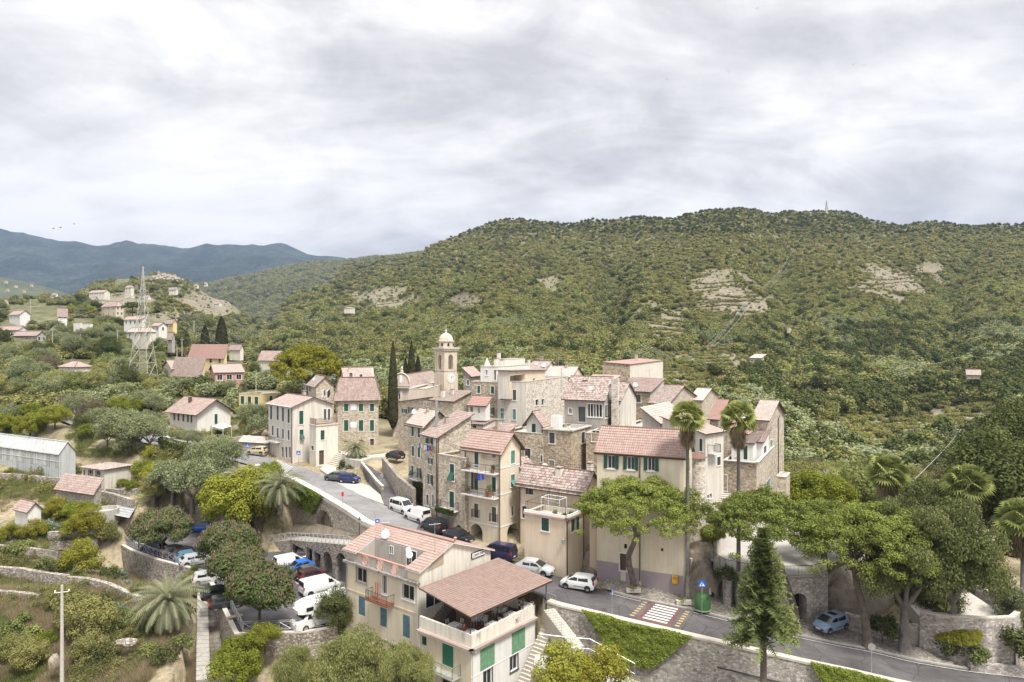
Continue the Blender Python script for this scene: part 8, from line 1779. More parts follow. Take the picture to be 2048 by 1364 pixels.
def cyp():
 g = np.random.default_rng(3); n = 9000; t = g.random(n)**.85; r_ = 1.05*np.clip(np.minimum(t*7+.3,1)*(1-t**2.4)**.8,.02,2); a = g.random(n)*6.283
 d = np.stack([np.cos(a),np.sin(a),.25+0*a],1); rr = r_*(.78+.25*g.random(n)); P = np.stack([rr*np.cos(a),rr*np.sin(a),t*12],1)
 nr = d+g.normal(size=(n,3))*.45; nr /= np.linalg.norm(nr,axis=1,keepdims=True); u_ = np.cross(nr,[0,0,1.0]); u_ /= np.linalg.norm(u_,axis=1,keepdims=True)+1e-9; w_ = np.cross(u_,nr)
 s = .13*(.7+.6*g.random(n))[:,None]; V = np.stack([P-u_*s-w_*s*1.4,P+u_*s-w_*s*1.4,P+w_*s*2.2],1)
 return mk('cypress','cypress',trunkmesh([[(0,0,-1),(0,0,3)]],[.2],BARK),leafmesh('crown',(V.reshape(-1,3),np.arange(3*n).reshape(n,3),np.repeat(g.random(n),3)),FO['cypress']))
def frond_quads(base,az,L,el0,el1,n,wleaf,g,droopk=1.0,rach=.03):
 """one feather frond: arching rachis with leaflets on both sides"""
 V = []; T_ = []; p = np.array(base,float); d = np.array([math.cos(az),math.sin(az),0]); side = np.array([-math.sin(az),math.cos(az),0]); st = L/n; tone = g.random()
 for i in range(n):
  t = i/n; el = el0+(el1-el0)*t**droopk; v = d*math.cos(el)+np.array([0,0,1])*math.sin(el); q = p+v*st
  V.append([p-side*rach,p+side*rach,q+side*rach*.8,q-side*rach*.8]); T_.append(tone)
  lw = wleaf*math.sin(math.pi*min(1,.12+t*.88))**.6
  for s_ in (-1,1):
   e = p+side*s_*lw*(.8+.2*g.random())+v*lw*.55+np.array([0,0,-lw*(.25+.4*t)]); V.append([p,p+v*st*.55,e+v*.03,e]); T_.append(np.clip(tone+.3*(g.random()-.5),0,1))
  p = q
 return V,T_
def palm_feather(name,hgt,n,L,seed,tr=.35,wl=.45,skirt=False):
 g = np.random.default_rng(seed); V = []; T_ = []
 for i in range(n):
  f = i/n; el = R(82)-f*R(105); v,t_ = frond_quads((0,0,hgt),i*2.39996,L*(.75+.3*math.sin(math.pi*min(1,f+.15))),el,el-R(75+30*g.random()),22,wl,g,1.15); V += v; T_ += t_
 V = np.array(V); me = leafmesh('crown',(V.reshape(-1,3),np.arange(len(V)*4).reshape(-1,4),np.repeat(np.array(T_),4)),FO['palm'])
 mb = MB(); k = max(2,int(hgt/.25)); mb.lathe([((tr*(1.15 if i == 0 else 1)+(.05 if i % 2 else 0)),-.5+i*(hgt+.3)/k) for i in range(k+1)]+[(tr*1.35,hgt-.1),(tr*.8,hgt+.4),(0,hgt+.6)],12)
 return mk(name,'palm tree',mb.mesh('trunk',BARK_G),me)
def palm_fan(hgt,seed,tr=.165,n=64,L=1.05,sk=60):
 g = np.random.default_rng(seed); V = []; T_ = []; V2 = []; T2 = []
 def fan(base,az,el,pl,r_,out,tt,dead=False):
  d = np.array([math.cos(az)*math.cos(el),math.sin(az)*math.cos(el),math.sin(el)]); c = base+d*pl; side = np.array([-math.sin(az),math.cos(az),0]); tw_ = g.uniform(-1.1,1.1); side = side*math.cos(tw_)+np.cross(d,side)*math.sin(tw_); tone = g.random(); K = 11
  out.append([base-side*.02,base+side*.02,c+side*.02,c-side*.02]); tt.append(tone)
  for k in range(K):
   a = R(-75+150*k/(K-1)); v = d*math.cos(a)+side*math.sin(a); tip = c+v*r_+np.array([0,0,-r_*(.25 if not dead else .6)]); w_ = np.cross(v,np.cross(d,side)); w_ = w_/(np.linalg.norm(w_)+1e-9)*r_*.10; m_ = c+v*r_*.55
   out.append([c,m_+w_,tip,m_-w_]); tt.append(np.clip(tone+.3*(g.random()-.5),0,1))
 top = np.array([0,0,hgt])
 for i in range(n): f = i/n; fan(top,i*2.39996,R(80)-f*R(120),L*(.75+.2*g.random()),L*.85,V,T_)
 for i in range(sk): fan(top-np.array([0,0,.3+1.3*g.random()]),g.random()*6.28,R(-50-38*g.random()),L*.45,L*.7,V2,T2,True)
 q = lambda V,T_: (np.array(V).reshape(-1,3),np.arange(len(V)*4).reshape(-1,4),np.repeat(np.array(T_),4))
 mb = MB(); mb.tube([(0,0,-.5),(0,0,hgt*.5),(0,0,hgt)],[tr*1.3,tr,tr*.9],10)
 return mk('fan_palm','palm tree',mb.mesh('trunk',BARK_G,smooth=True),leafmesh('crown',q(V,T_),FO['fan']),[('dead_skirt',leafmesh('dead_skirt',q(V2,T2),FO['dead']))])
def fir():
 g = np.random.default_rng(5); V = []; T_ = []; hgt = 12.5
 z = 4.0
 while z < hgt-.2:
  t = (z-4)/(hgt-4); Lb = 3.3*(1-t)**.75+.25; nb = 13 if t < .7 else 8
  for i in range(nb):
   az = g.random()*6.283; el = R(-12+40*t+10*g.random()); d = np.array([math.cos(az)*math.cos(el),math.sin(az)*math.cos(el),math.sin(el)]); side = np.array([-math.sin(az),math.cos(az),0]); L = Lb*(.75+.35*g.random()); n = max(4,int(L/.16)); tone = g.random()
   for k in range(n):
    p = np.array([0,0,z])+d*L*k/n+np.array([0,0,-.12*(k/n)**2*L]); ll = .62*(1-.6*k/n)
    for s_ in (-1,1):
     e = p+side*s_*ll*(.6+.5*g.random())+d*ll*.5+np.array([0,0,.14*g.normal()]); w_ = d*.075; V.append([p-w_,p+w_,e+w_*.6,e-w_*.6]); T_.append(np.clip(tone*.6+.5*k/n+.25*(g.random()-.5),0,1))
    V.append([p-side*.05,p+side*.05,p+d*.2+side*.05,p+d*.2-side*.05]); T_.append(tone)
  z += .30-.1*t
 V = np.array(V); mb = MB(); mb.tube([(0,0,-1),(0,0,5),(0,0,hgt)],[.33,.27,.04],10)
 return mk('fir_tree','conifer',mb.mesh('trunk',BARK,smooth=True),leafmesh('crown',(V.reshape(-1,3),np.arange(len(V)*4).reshape(-1,4),np.repeat(np.array(T_),4)),FO['fir']))
def chest():
 C,Rr = clumps(70,3.7,3.7,2.7,4.2,1.0,11,lower=-.45); s1 = leafset(C,Rr,20000,.23,seed=11,up=.2)
 g = np.random.default_rng(2); d = g.normal(size=(1500,3)); d[:,2] = np.abs(d[:,2]*.9)-.15; d /= np.linalg.norm(d,axis=1,keepdims=True); ci = g.integers(0,len(C),1500); P = C[ci]+d*Rr[ci][:,None]*1.08; keep = P[:,2] > 3.2; P = P[keep]
 m = len(P); a = g.random(m)*6.28; w_ = np.stack([np.cos(a),np.sin(a),0*a],1)*.055; hh_ = np.array([0,0,.27]); V = np.concatenate([np.stack([P-w_,P+w_,P+w_*.4+hh_,P-w_*.4+hh_],1),np.stack([P-w_[:,[1,0,2]]*[1,-1,1],P+w_[:,[1,0,2]]*[1,-1,1],P+hh_,P+hh_*.99],1)])
 s2 = (V.reshape(-1,3),np.arange(len(V)*4).reshape(-1,4),np.repeat(g.random(len(V)),4))
 return mk('chestnut_tree','tree',trunkmesh(*branches(1.9,3.6,3.2,7,4,.2),BARK),leafmesh('crown',s1,FO['chest']),[('blossom',leafmesh('blossom',s2,FO['flower']))])
def curved(pts_uv,Y,base):
 return [tuple(W(u,v,Y)-base) for u,v in pts_uv]
MAKE = dict(
 cypress=cyp,chestnut=chest,fir=fir,
 canary=lambda: palm_feather('canary_palm',3.0,96,4.7,21,.42,.5),canary2=lambda: palm_feather('canary_palm',4.2,60,2.9,22,.3,.42),canary3=lambda: palm_feather('canary_palm',3.2,60,4.4,23,.32,.5),
 fan=lambda: palm_fan(17.0,31),fan2=lambda: palm_fan(9.0,33,.22,54,1.7,70),
 olive=lambda: broad('olive_tree','olive tree','olive',2.6,2.0,2.9,1.1,50,.75,7000,.17,41,BARK_G,.2,flat=.5),olive2=lambda: broad('olive_tree','olive tree','olive',3.1,2.3,3.3,1.2,64,.8,9000,.18,43,BARK_G,.22,flat=.5),
 citrus=lambda: broad('citrus_tree','tree','citrus',1.9,1.5,1.9,.6,44,.55,9000,.12,51,BARK,.1,lower=-.6),citrus2=lambda: broad('citrus_tree','tree','bright',2.1,1.6,2.0,.6,48,.6,9000,.13,53,BARK,.1,lower=-.6),
 bright=lambda: broad('leafy_tree','tree','bright',4.4,3.3,4.6,2.0,110,1.0,30000,.2,61,BARK,.28,lower=-.6),dark=lambda: broad('evergreen_tree','tree','dark',3.0,2.8,3.8,1.6,60,1.0,14000,.16,63,BARK,.22,lower=-.6),
 oak=lambda: broad('oak_tree','tree','wood',3.0,2.6,3.4,1.4,60,.9,9000,.19,65,BARK,.2,lower=-.6),lush=lambda: broad('leafy_tree','tree','lush',3.0,2.7,3.4,1.4,60,.9,9000,.19,67,BARK,.2,lower=-.6),
 broom=lambda: broad('broom_bush','bush','broom',2.0,1.3,1.1,.3,36,.65,5000,.14,69,BARK,.08,lower=-.3),brown=lambda: broad('bare_tree','tree','brown',2.4,2.1,2.9,1.4,44,.7,5000,.15,71,BARK_G,.15,lower=-.5,flat=.2),
 euca=lambda: broad('eucalyptus_tree','tree','euca',4.6,5.6,9.0,4.0,80,1.0,60000,.16,73,BARK_G,.45,lower=-.75,droop=.45,aspect=1.6,flat=.4,shell=.35,var=.6),
 pepper=lambda: broad('pepper_tree','tree','pepper',4.0,4.0,4.4,2.2,110,.95,60000,.125,75,BARK,.3,lower=-.6,droop=.6,aspect=2.0,flat=.4),
 shrub=lambda: broad('shrub','shrub','lush',.9,.7,.6,.2,22,.36,1300,.13,77,BARK,.04,lower=-.2),lavender=lambda: broad('shrub','shrub','grey',.8,.55,.45,.1,20,.33,1300,.12,79,BARK,.03,lower=-.2),dshrub=lambda: broad('shrub','shrub','dark',1.1,.8,.7,.2,24,.42,1500,.15,81,BARK,.04,lower=-.2),
)
def on(u,v,y0=50): p = hit(u,v,y0); return p if p is not None else G(u,v,-5)
# --- trees one can tell apart
b0 = G(1270,1179,-.1); Y_ = b0.y
tp = curved([(1270,1190),(1266,1160),(1258,1130),(1257,1112),(1266,1090),(1272,1075),(1268,1055)],Y_,b0); tp2 = [tp[5]]+curved([(1290,1055),(1315,1042),(1345,1030)],Y_,b0); tp3 = [tp[6]]+curved([(1258,1040),(1240,1025),(1225,1018)],Y_,b0); tp4 = [tp[6]]+curved([(1278,1035),(1290,1020)],Y_+.5,b0)
top_ = W(1283,1030,Y_)-b0
T = umbrella(101,6.2,4.6,0,90000,trunkmesh([tp,tp2,tp3,tp4],[[.36,.33,.32,.3,.28,.26,.2],[.2,.16,.13,.08],[.16,.13,.1,.06],[.14,.1,.06]],BARK),nc=420,cr=.68,size=.13)
T.location = b0; T['label'] = 'large umbrella pine with forked bare trunk in front of the cream house'; CR(T).location = (top_.x,top_.y,top_.z-.2)
b0 = G(1597,1255,-2.2); Y_ = b0.y; tp = curved([(1597,1262),(1590,1220),(1578,1180),(1560,1130),(1530,1090),(1520,1060)],Y_,b0); top_ = W(1520,1050,Y_+1)-b0
T = umbrella(103,5.3,4.0,0,62000,trunkmesh([tp,[tp[4]]+curved([(1480,1070),(1455,1062)],Y_,b0)],[[.38,.33,.3,.25,.18,.1],[.15,.1,.05]],BARK),nc=280,cr=.64,size=.13); T.location = b0; CR(T).location = (top_.x,top_.y,top_.z-.3); T['label'] = 'umbrella pine with leaning trunk behind the fir tree, right of the palms'
b0 = G(1734,1291,-2.95); Y_ = b0.y; tp = curved([(1736,1296),(1733,1260),(1730,1235),(1722,1200),(1712,1160),(1708,1120),(1715,1090)],Y_,b0); top_ = W(1742,1090,Y_)-b0
T = umbrella(105,5.9,5.4,0,72000,trunkmesh([tp,[tp[5]]+curved([(1740,1090),(1780,1075)],Y_,b0),[tp[5]]+curved([(1680,1085),(1660,1075)],Y_,b0)],[[.5,.42,.38,.33,.3,.26,.18],[.2,.12,.06],[.2,.12,.06]],BARK),nc=360,cr=.7,size=.13); T.location = b0; CR(T).location = (top_.x,top_.y,top_.z-.8); T['label'] = 'broad umbrella pine with thick leaning trunk behind the silver blue car'
b0 = on(1650,1100); T = umbrella(107,4.9,4.4,0,42000,trunkmesh([[(0,0,-8),(0,0,3)]],[.35],BARK),nc=250,cr=.66,size=.13); p = W(1648,1040,74); T.location = p-Vector((0,0,3)); CR(T).location = (0,0,1.2); T['label'] = 'umbrella pine crown filling the gap between the two right hand pines'
b0 = W(615,790,168); T = umbrella(109,8.0,7.0,0,45000,trunkmesh([[(0,0,-3),(.3,0,5)],[(.2,0,3),(3,0,7)],[(.2,0,3),(-3,0,6)]],[.5,.25,.25],BARK),'pineY',nc=230,cr=1.3,size=.28); T.location = b0; CR(T).location = (0,0,6.2); T['label'] = 'big yellow green umbrella pine behind the white corner house'
b0 = on(262,660,200); T = umbrella(111,4.5,2.2,5,5000,trunkmesh([[(0,0,-1),(0,0,5)]],[.3],BARK),'dark',nc=70,cr=1.1,size=.4); T.location = W(265,632,370); T['label'] = 'dark umbrella pine between the cream square house and the pylon'
p = G(1375,1200,-.7); tree('fan','tall fan palm with bare trunk at the corner of the cream house',p,(p.z*0+CZ-(833-682)/F*p.y-p.z)/17.0)
p = G(1477,1213,-1.2); tree('fan','tall fan palm standing right of the pale roofed house',p,(CZ-(835-682)/F*p.y-p.z)/17.0)
for u,v,Y,hh_,ds in ((1775,945,88,9,'shaggy fan palm rising above the pines at right'),(1936,968,80,9,'fan palm near the right edge with drooping pale leaves'),(2046,1042,70,9,'fan palm cut by the right picture edge')):
 p = W(u,v,Y); tree('fan2',ds,p-Vector((0,0,9)))
p = on(1630,985,100); tree('canary2','small feather palm on the slope right of the village',W(1652,960,120)-Vector((0,0,4.2)),1.0)
p = G(1523,1420,-8); tree('fir','pointed fir tree with a bare lower trunk in the right foreground',W(1527,1372,57.5),.90,sz=1.07)
p = W(335,1262,76.5); tree('canary','big canary palm with arching grey green fronds beside the ramp path',p,1.0)
tree('canary2','canary palm growing from the round bed below the stone palazzo',W(711,948,120),1.0)
tree('canary3','left feather palm above the bright green tree',W(487,1000,106),.95); tree('canary3','feather palm beside the ivy wall above the chestnuts',W(560,1022,101),1.05)
for u,v,s,ds in ((325,1112,1.05,'top left flowering chestnut above the navy hatchback'),(455,1150,1.05,'upper right flowering chestnut by the bright blue car'),(472,1200,1.0,'middle flowering chestnut over the shaded cars'),(519,1255,1.05,'lowest flowering chestnut nearest the motorhome')): p = G(u,v,CPZ); tree('chestnut',ds,p,s*.9,group='pink flowering chestnuts in the car park')
tree('bright','large bright green tree above the curved car park wall',W(487,1068,104),1.25); tree('bright','bright green tree right of the first one under the palms',W(455,1040,108),.9)
for u,v,Y,s,ds in ((385,1018,109,1.35,'large olive tree above the bright blue hatchback'),(345,1000,112,1.1,'olive tree left of the largest olive'),(420,1000,113,1.2,'olive tree between the largest olive and the palm')): tree('olive2',ds,W(u,v,Y),s)
for u,v,Y,s,sz,ds in ((786,853,142,1.0,1.45,'tallest cypress left of the church'),(823,800,158,1.0,1.12,'dark slim cypress behind the church front'),(811,795,158,.85,.75,'short cypress left of the slim one behind the church'),(836,795,160,1.0,.8,'broad short cypress behind the church nave'),(443,697,290,2.3,1.12,'large cypress beyond the yellow roofed house'),(410,694,285,1.7,.75,'smaller round topped cypress left of the large one'),(2030,1120,92,1.9,1.25,'dark cypress mass at the right picture edge')): tree('cypress',ds,W(u,v,Y),s,sz=sz)
p = G(1809,1302,-3.3); tree('euca','tall eucalyptus with peeling trunk between pine and curved wall',p,1.0); tree('euca','eucalyptus crown reaching over the curved ramp wall',G(1905,1285,-2.5),.95); tree('euca','eucalyptus leaning over the road behind the yellow hedge',W(1850,1180,84),.95); tree('euca','upper eucalyptus below the shaggy fan palm',W(1810,1120,92),.8)
for u,v,Y,k,s,ds in ((1872,1262,70,'dark',.85,'dark leafy tree filling the space above the yellow green creeper'),(1905,1240,74,'euca',.5,'low eucalyptus growth covering the start of the ramp'),(1840,1235,73,'lush',.9,'leafy undergrowth tree behind the peeling eucalyptus trunk'),(1700,1225,74,'dark',.7,'dark bush on the rock behind the silver blue car'),(1765,1230,75,'oak',.9,'dark bush right of the thick leaning pine trunk'),(1950,1195,80,'oak',1.1,'bushy tree left of the ramp road end')): tree(k,ds,W(u,v,Y),s)
tree('pepper','large feathery pepper tree in the bottom foreground left of the restaurant',W(702,1430,62),.86); tree('pepper','smaller feathery tree at the foot of the restaurant wall',W(815,1405,58),.55); tree('pepper','pale feathery bush at the bottom edge below the railing',W(590,1390,64),.5)
tree('dark','small dark tree between motorhome and restaurant wall',W(671,1268,74),.72); tree('citrus2','green bush by the bottom of the car park railing',W(478,1345,69),1.05); tree('citrus2','bright bush at the bottom edge below the car park',W(470,1385,66),1.1); tree('citrus2','low green bush spilling over the bottom car park wall',W(530,1300,70),.75)
tree('citrus','yellow green round tree in the bottom garden left of the stairs',W(1120,1395,56),1.25); tree('citrus','yellow green round tree right of its twin in the bottom garden',W(1215,1400,56),1.2); tree('citrus','small yellow bush at the very bottom between the twin trees',W(1165,1410,54),.6)
p = G(1323,1164,-.2); tree('shrub','clipped dark green bush against the lilac plinth',p,1.1)
tree('bright','bright green tree right of the tall stone house',W(1640,1055,98),1.0); tree('bright','bright tree under the upper end of the village on the right',W(1600,1040,104),.8); tree('lush','leafy tree between bright tree and shaggy palm',W(1705,1050,100),1.4)
for u,v,Y,k,s,ds in ((2010,1080,84,'dark',1.9,'dark evergreen behind the right hand ramp'),(1975,1040,100,'dark',1.8,'dark evergreen above the ramp near the right edge'),(2035,960,120,'dark',2.0,'dark evergreen at the right edge above the fan palm'),(1990,1000,118,'euca',.7,'brownish tree between the right fan palm and picture edge'),(1960,1090,88,'dark',1.4,'evergreen just left of the ramp end'),(2035,1260,66,'olive',.8,'spiky grey bush right of the curved wall'),(2030,1215,72,'fan2',.8,'low palm beside the ramp at the right edge')): tree(k,ds,W(u,v,Y) if k != 'fan2' else W(u,v,Y)-Vector((0,0,7.2)),s)
tree('shrub','round clipped bush at the foot of the curved wall',G(1950,1330,-4),1.3); tree('dshrub','dark flowering bush between roadside pole and curved wall',G(1905,1310,-3.6),1.2); tree('dshrub','dark bush beside the pine trunk at the roadside',G(1765,1275,-2.6),1.3); tree('dshrub','purple tinged shrub mass right of the curved wall',W(2030,1310,63),1.6)
tree('bright','yellow green shrub on the rock beside the village stairs',W(1425,1090,75),.28); tree('dshrub','dark shrubs at the foot of the rock outcrop',W(1450,1165,70),1.0)
p = W(708,950,119); tree('dshrub','round bush left of the piazza palm trunk',W(693,947,119),1.4); tree('dshrub','round bush right of the piazza palm trunk',W(724,945,119.5),1.7); tree('dshrub','low bush in front of the piazza palm',W(712,955,118),1.3)
# ivy and clipped hedges hanging on walls: one mass each
def ivy(label,P,n,size,fo='ivy',th=.45,seed=1,name='ivy'):
 """P: list of triangles (world) to be clothed in leaves"""
 g = np.random.default_rng(seed); A_ = np.array([[list(a),list(b),list(c)] for a,b,c in P]); ar = np.linalg.norm(np.cross(A_[:,1]-A_[:,0],A_[:,2]-A_[:,0]),axis=1); ci = g.choice(len(A_),n,p=ar/ar.sum()); r1,r2 = g.random(n),g.random(n); fl = r1+r2 > 1; r1[fl],r2[fl] = 1-r1[fl],1-r2[fl]
 T3 = A_[ci]; Q = T3[:,0]+(T3[:,1]-T3[:,0])*r1[:,None]+(T3[:,2]-T3[:,0])*r2[:,None]; nr = np.cross(T3[:,1]-T3[:,0],T3[:,2]-T3[:,0]); nr /= np.linalg.norm(nr,axis=1,keepdims=True); nr = np.where((nr[:,1] > 0)[:,None],-nr,nr)
 Q = Q+nr*(th*(.2+.8*fbm(Q[:,0]*1.3,Q[:,2]*1.3,seed)+.5*g.random(n)))[:,None]
 nn_ = nr*.7+g.normal(size=(n,3))*.35+np.array([0,0,.4]); nn_ /= np.linalg.norm(nn_,axis=1,keepdims=True); a = np.cross(nn_,g.normal(size=(n,3))); a /= np.linalg.norm(a,axis=1,keepdims=True); b = np.cross(nn_,a); s = size*(.6+.7*g.random(n))[:,None]*.5
 V = np.stack([Q-a*s-b*s,Q+a*s-b*s,Q+a*s*.6+b*s,Q-a*s*.6+b*s],1); o = link(name,leafmesh(name,(V.reshape(-1,3),np.arange(n*4).reshape(n,4),np.repeat(np.clip(.5+.3*g.normal(size=n),0,1),4)),FO[fo])); return tag(o,label,'ivy')
WO = offs(RW,.75)
def wallpt(u,dz):   # point on the face of the lower retaining wall under picture column u
 best = min(range(len(WO)),key=lambda i: abs(WO[i].x/WO[i].y-(u-1024)/F)); p = WO[best].copy(); p.z += dz; p.y -= .05; return p
def wp(u,v):
 p = wallpt(u,0); p.z = CZ-(v-682)/F*p.y; return p
poly_ = [wp(1160,1218),wp(1200,1228),wp(1260,1244),wp(1330,1258),wp(1386,1272),wp(1366,1292),wp(1340,1312),wp(1300,1333),wp(1272,1335),wp(1235,1318),wp(1205,1288),wp(1180,1250)]
cpt = wp(1280,1285); ivy('large bright green ivy mass hanging on the road wall beside the zebra crossing',[(cpt,poly_[i],poly_[(i+1) % len(poly_)]) for i in range(len(poly_))],30000,.14,th=.5)
poly_ = [wp(1610,1322),wp(1700,1340),wp(1790,1362),wp(1900,1386),wp(1850,1420),wp(1700,1400),wp(1640,1370)]; cpt = wp(1740,1375); ivy('strip of clipped ivy hanging on the road wall at the bottom right',[(cpt,poly_[i],poly_[(i+1) % len(poly_)]) for i in range(len(poly_))],16000,.14,th=.4,seed=4)
LO = offs(LW,1.0)
def lp(u,v): b_ = min(range(len(LO)),key=lambda i: abs(LO[i].x/LO[i].y-(u-1024)/F)); p = LO[b_].copy(); p.z = CZ-(v-682)/F*p.y; return p
poly_ = [lp(588,962),lp(615,972),lp(645,992),lp(640,1010),lp(625,1028),lp(605,1015),lp(588,990)]; cpt = lp(615,995); ivy('bright green ivy spilling over the upper road wall right of the palm',[(cpt,poly_[i],poly_[(i+1) % len(poly_)]) for i in range(len(poly_))],12000,.18,th=.6,seed=6)
q = [W(1868,1262,65.5),W(1970,1250,63.4),W(1955,1290,62.9),W(1925,1292,62.9),W(1875,1280,64.5)]; cpt = W(1920,1270,63.5); ivy('yellow green creeper draped beside the curved ramp wall',[(cpt,q[i],q[(i+1) % 5]) for i in range(5)],4000,.22,'citrus',.5,8,'creeper')
q = [V1.pt('L',0,V1.uv('L',845,965)[1],.1),V1.pt('L',2.8,V1.uv('L',830,962)[1],.1),V1.pt('L',1.5,V1.uv('L',838,1000)[1],.1),V1.pt('L',.4,V1.uv('L',845,1005)[1],.1)]; ivy('dark creeper climbing below the balcony of the tallest row house',[(q[0],q[1],q[2]),(q[0],q[2],q[3])],1300,.16,'dark',.4,9,'creeper')
a_,b_ = V3.pt('L',1.2,V3.uv('L',903,1015)[1],.75),V3.pt('L',4.6,V3.uv('L',903,1015)[1],.75); ivy('row of trailing balcony plants on the flat topped stone house',[(a_,b_,b_-Vector((0,0,.7))),(a_,b_-Vector((0,0,.7)),a_-Vector((0,0,.7)))],1100,.15,'dark',.35,10,'balcony_plants')
hedge = [G(u,v,z) for u,v,z in ((318,893,6.2),(350,903,5.9),(385,912,5.6),(415,918,5.4))]; tri = []
for i in range(3): a_,b_ = hedge[i],hedge[i+1]; up_ = Vector((0,0,1.6)); tri += [(a_,b_,b_+up_),(a_,b_+up_,a_+up_),(a_+up_,b_+up_,b_+up_+Vector((0,1,0))),(a_+up_,b_+up_+Vector((0,1,0)),a_+up_+Vector((0,1,0)))]
ivy('clipped dark hedge along the upper road below the villa',tri,4500,.25,'dark',.3,12,'hedge')['category'] = 'hedge'
for T,p,r_,hg in POTS:
 C,Rr = clumps(9,r_*.8,r_*.8,hg*.55,hg*.8,r_*.5,int(p[0]*10) % 97,lower=-.2); s_ = leafset(C,Rr,260,.1,seed=3); me = leafmesh('foliage',s_,FO['lush']); link('foliage',me,T,Vector(p)-T.location)
# --- garden and hillside trees on the left: individually placed
LT = [  # u, v(base), kind, scale
 (60,1060,'citrus',1.0),(85,1010,'citrus',1.35),(120,1040,'citrus',1.35),(155,1045,'citrus2',1.45),(175,1050,'citrus2',1.2),(110,1035,'citrus',1.2),(70,1080,'citrus',1.1),(20,1085,'citrus',.9),(100,1065,'lavender',1.8),(175,1105,'citrus',1.5),(150,1120,'citrus',1.1),(165,1150,'citrus',1.5),(205,1010,'shrub',1.2),
 (290,960,'citrus2',1.2),(310,975,'citrus2',1.4),(245,975,'citrus2',.9),(265,985,'bright',.45),(300,925,'citrus',.9),(340,1030,'oak',1.0),(270,1050,'oak',1.1),(310,1050,'oak',.9),(20,955,'citrus',.7),(60,965,'citrus',.5),
 (30,860,'olive',1.3),(60,880,'bright',.9),(100,885,'bright',.95),(25,900,'citrus2',1.5),(80,895,'olive',1.2),(130,905,'bright',.6),(160,895,'citrus2',1.4),(175,880,'citrus2',1.2),(110,860,'bright',.9),(60,845,'bright',.7),(10,870,'bright',.8),(15,890,'olive',1.3),
 (155,845,'olive2',1.5),(180,850,'brown',1.6),(200,862,'olive2',1.2),(225,860,'olive',1.2),(140,830,'brown',1.5),(255,865,'olive',1.1),(165,868,'dark',.7),(45,800,'olive2',1.3),(15,790,'dark',.8),(95,795,'dark',1.0),(120,795,'oak',1.3),(155,790,'oak',1.1),(185,780,'olive2',1.2),
 (240,900,'olive2',1.6),(275,905,'olive2',1.5),(300,900,'olive2',1.2),(255,915,'olive',1.2),(215,895,'olive',1.0),(320,885,'olive',1.3),(340,878,'olive2',1.4),(365,880,'olive2',1.2),(300,868,'olive',1.2),(325,850,'olive2',1.2),(390,895,'olive',1.0),(375,890,'olive',.9),
 (290,825,'olive2',1.3),(270,830,'citrus2',1.5),(310,830,'olive',1.3),(235,825,'citrus2',1.3),(330,815,'olive2',1.2),(460,870,'olive',1.2),(440,880,'dark',.5),(475,860,'olive2',1.2),(500,855,'olive2',1.3),(480,835,'bright',.8),(515,835,'bright',.85),(530,850,'olive',1.1),(450,905,'brown',.7),(520,880,'olive',1.2),
 (430,975,'olive',1.2),(400,985,'olive',1.1),(460,965,'olive',1.1),(395,940,'citrus2',.9),(425,930,'citrus2',.9),(440,945,'olive',1.1),(540,970,'citrus2',1.2),(575,1010,'citrus2',1.1),
 (90,1140,'shrub',1.4),(110,1150,'dshrub',1.2),(215,1165,'dshrub',1.6),(235,1165,'lavender',1.6),(250,1178,'lavender',1.2),(268,1180,'lavender',1.3),(275,1200,'dshrub',1.3),(20,1115,'shrub',1.6),(45,1110,'shrub',1.7),
 (150,1270,'oak',1.0),(185,1290,'oak',1.2),(120,1225,'oak',.8),(165,1230,'dshrub',1.8),(200,1220,'dshrub',1.8),(225,1235,'shrub',1.6),(240,1228,'lavender',1.4),(255,1245,'shrub',1.5),(262,1232,'lavender',1.0),(215,1245,'dshrub',1.4),(235,1270,'shrub',1.8),(60,1290,'shrub',2.2),(90,1300,'citrus2',.8),(25,1330,'oak',.7),(60,1345,'oak',.8),(20,1280,'shrub',2.0),(330,1330,'dshrub',1.6),(300,1320,'shrub',1.6),(365,1300,'shrub',1.6),(45,1255,'shrub',1.6),(180,1330,'oak',.7),(210,1330,'dshrub',1.6),(365,1240,'dshrub',1.6),(310,1260,'dshrub',1.8)]
PLACE = {'olive': 'grey green olive tree','olive2': 'spreading olive tree','citrus': 'yellow leaved citrus tree','citrus2': 'bright green fruit tree','bright': 'fresh green leafy tree','brown': 'thin grey brown tree','oak': 'dark green bushy tree','dark': 'dense dark evergreen','lush': 'leafy green tree','shrub': 'low green shrub','lavender': 'silvery lavender like shrub','dshrub': 'low dark shrub','broom': 'yellowish broom bush'}
def zone(u,v):
 if v > 1200: return 'on the dry slope at bottom left'
 if v > 1090: return 'on the walled terraces left of the car park'
 if v > 990: return 'among the huts left of the car park'
 if v > 930: return 'round the garden shed and lawn'
 if v > 870 and u < 210: return 'behind the greenhouse'
 if v > 820: return 'along the upper road below the villa'
 return 'above the upper road on the left slope'
TH = {'olive': 5.2,'olive2': 6,'citrus': 3.6,'citrus2': 3.9,'bright': 8.2,'brown': 5.2,'oak': 6.2,'dark': 6.8,'lush': 6.2,'shrub': 1.4,'lavender': 1,'dshrub': 1.6}; TW_ = {'bright': 5,'olive2': 3.5}
HR = HOUSE_PX = [(343,405,715,762),(326,400,712,756),(415,492,722,768),(376,455,690,726),(118,186,718,748),(474,567,780,815),(336,462,795,866),(250,315,654,684),(300,356,640,668),(200,250,595,636),(15,62,610,641),(68,136,610,646),(22,96,660,692),(0,56,645,667),(245,292,630,650),(145,188,636,656),(515,562,704,732),(455,490,685,706),(-20,152,880,942),(160,268,912,962),(108,198,970,1000),(210,276,1006,1060),(28,84,1000,1034),(478,540,880,900),(270,303,690,752)]
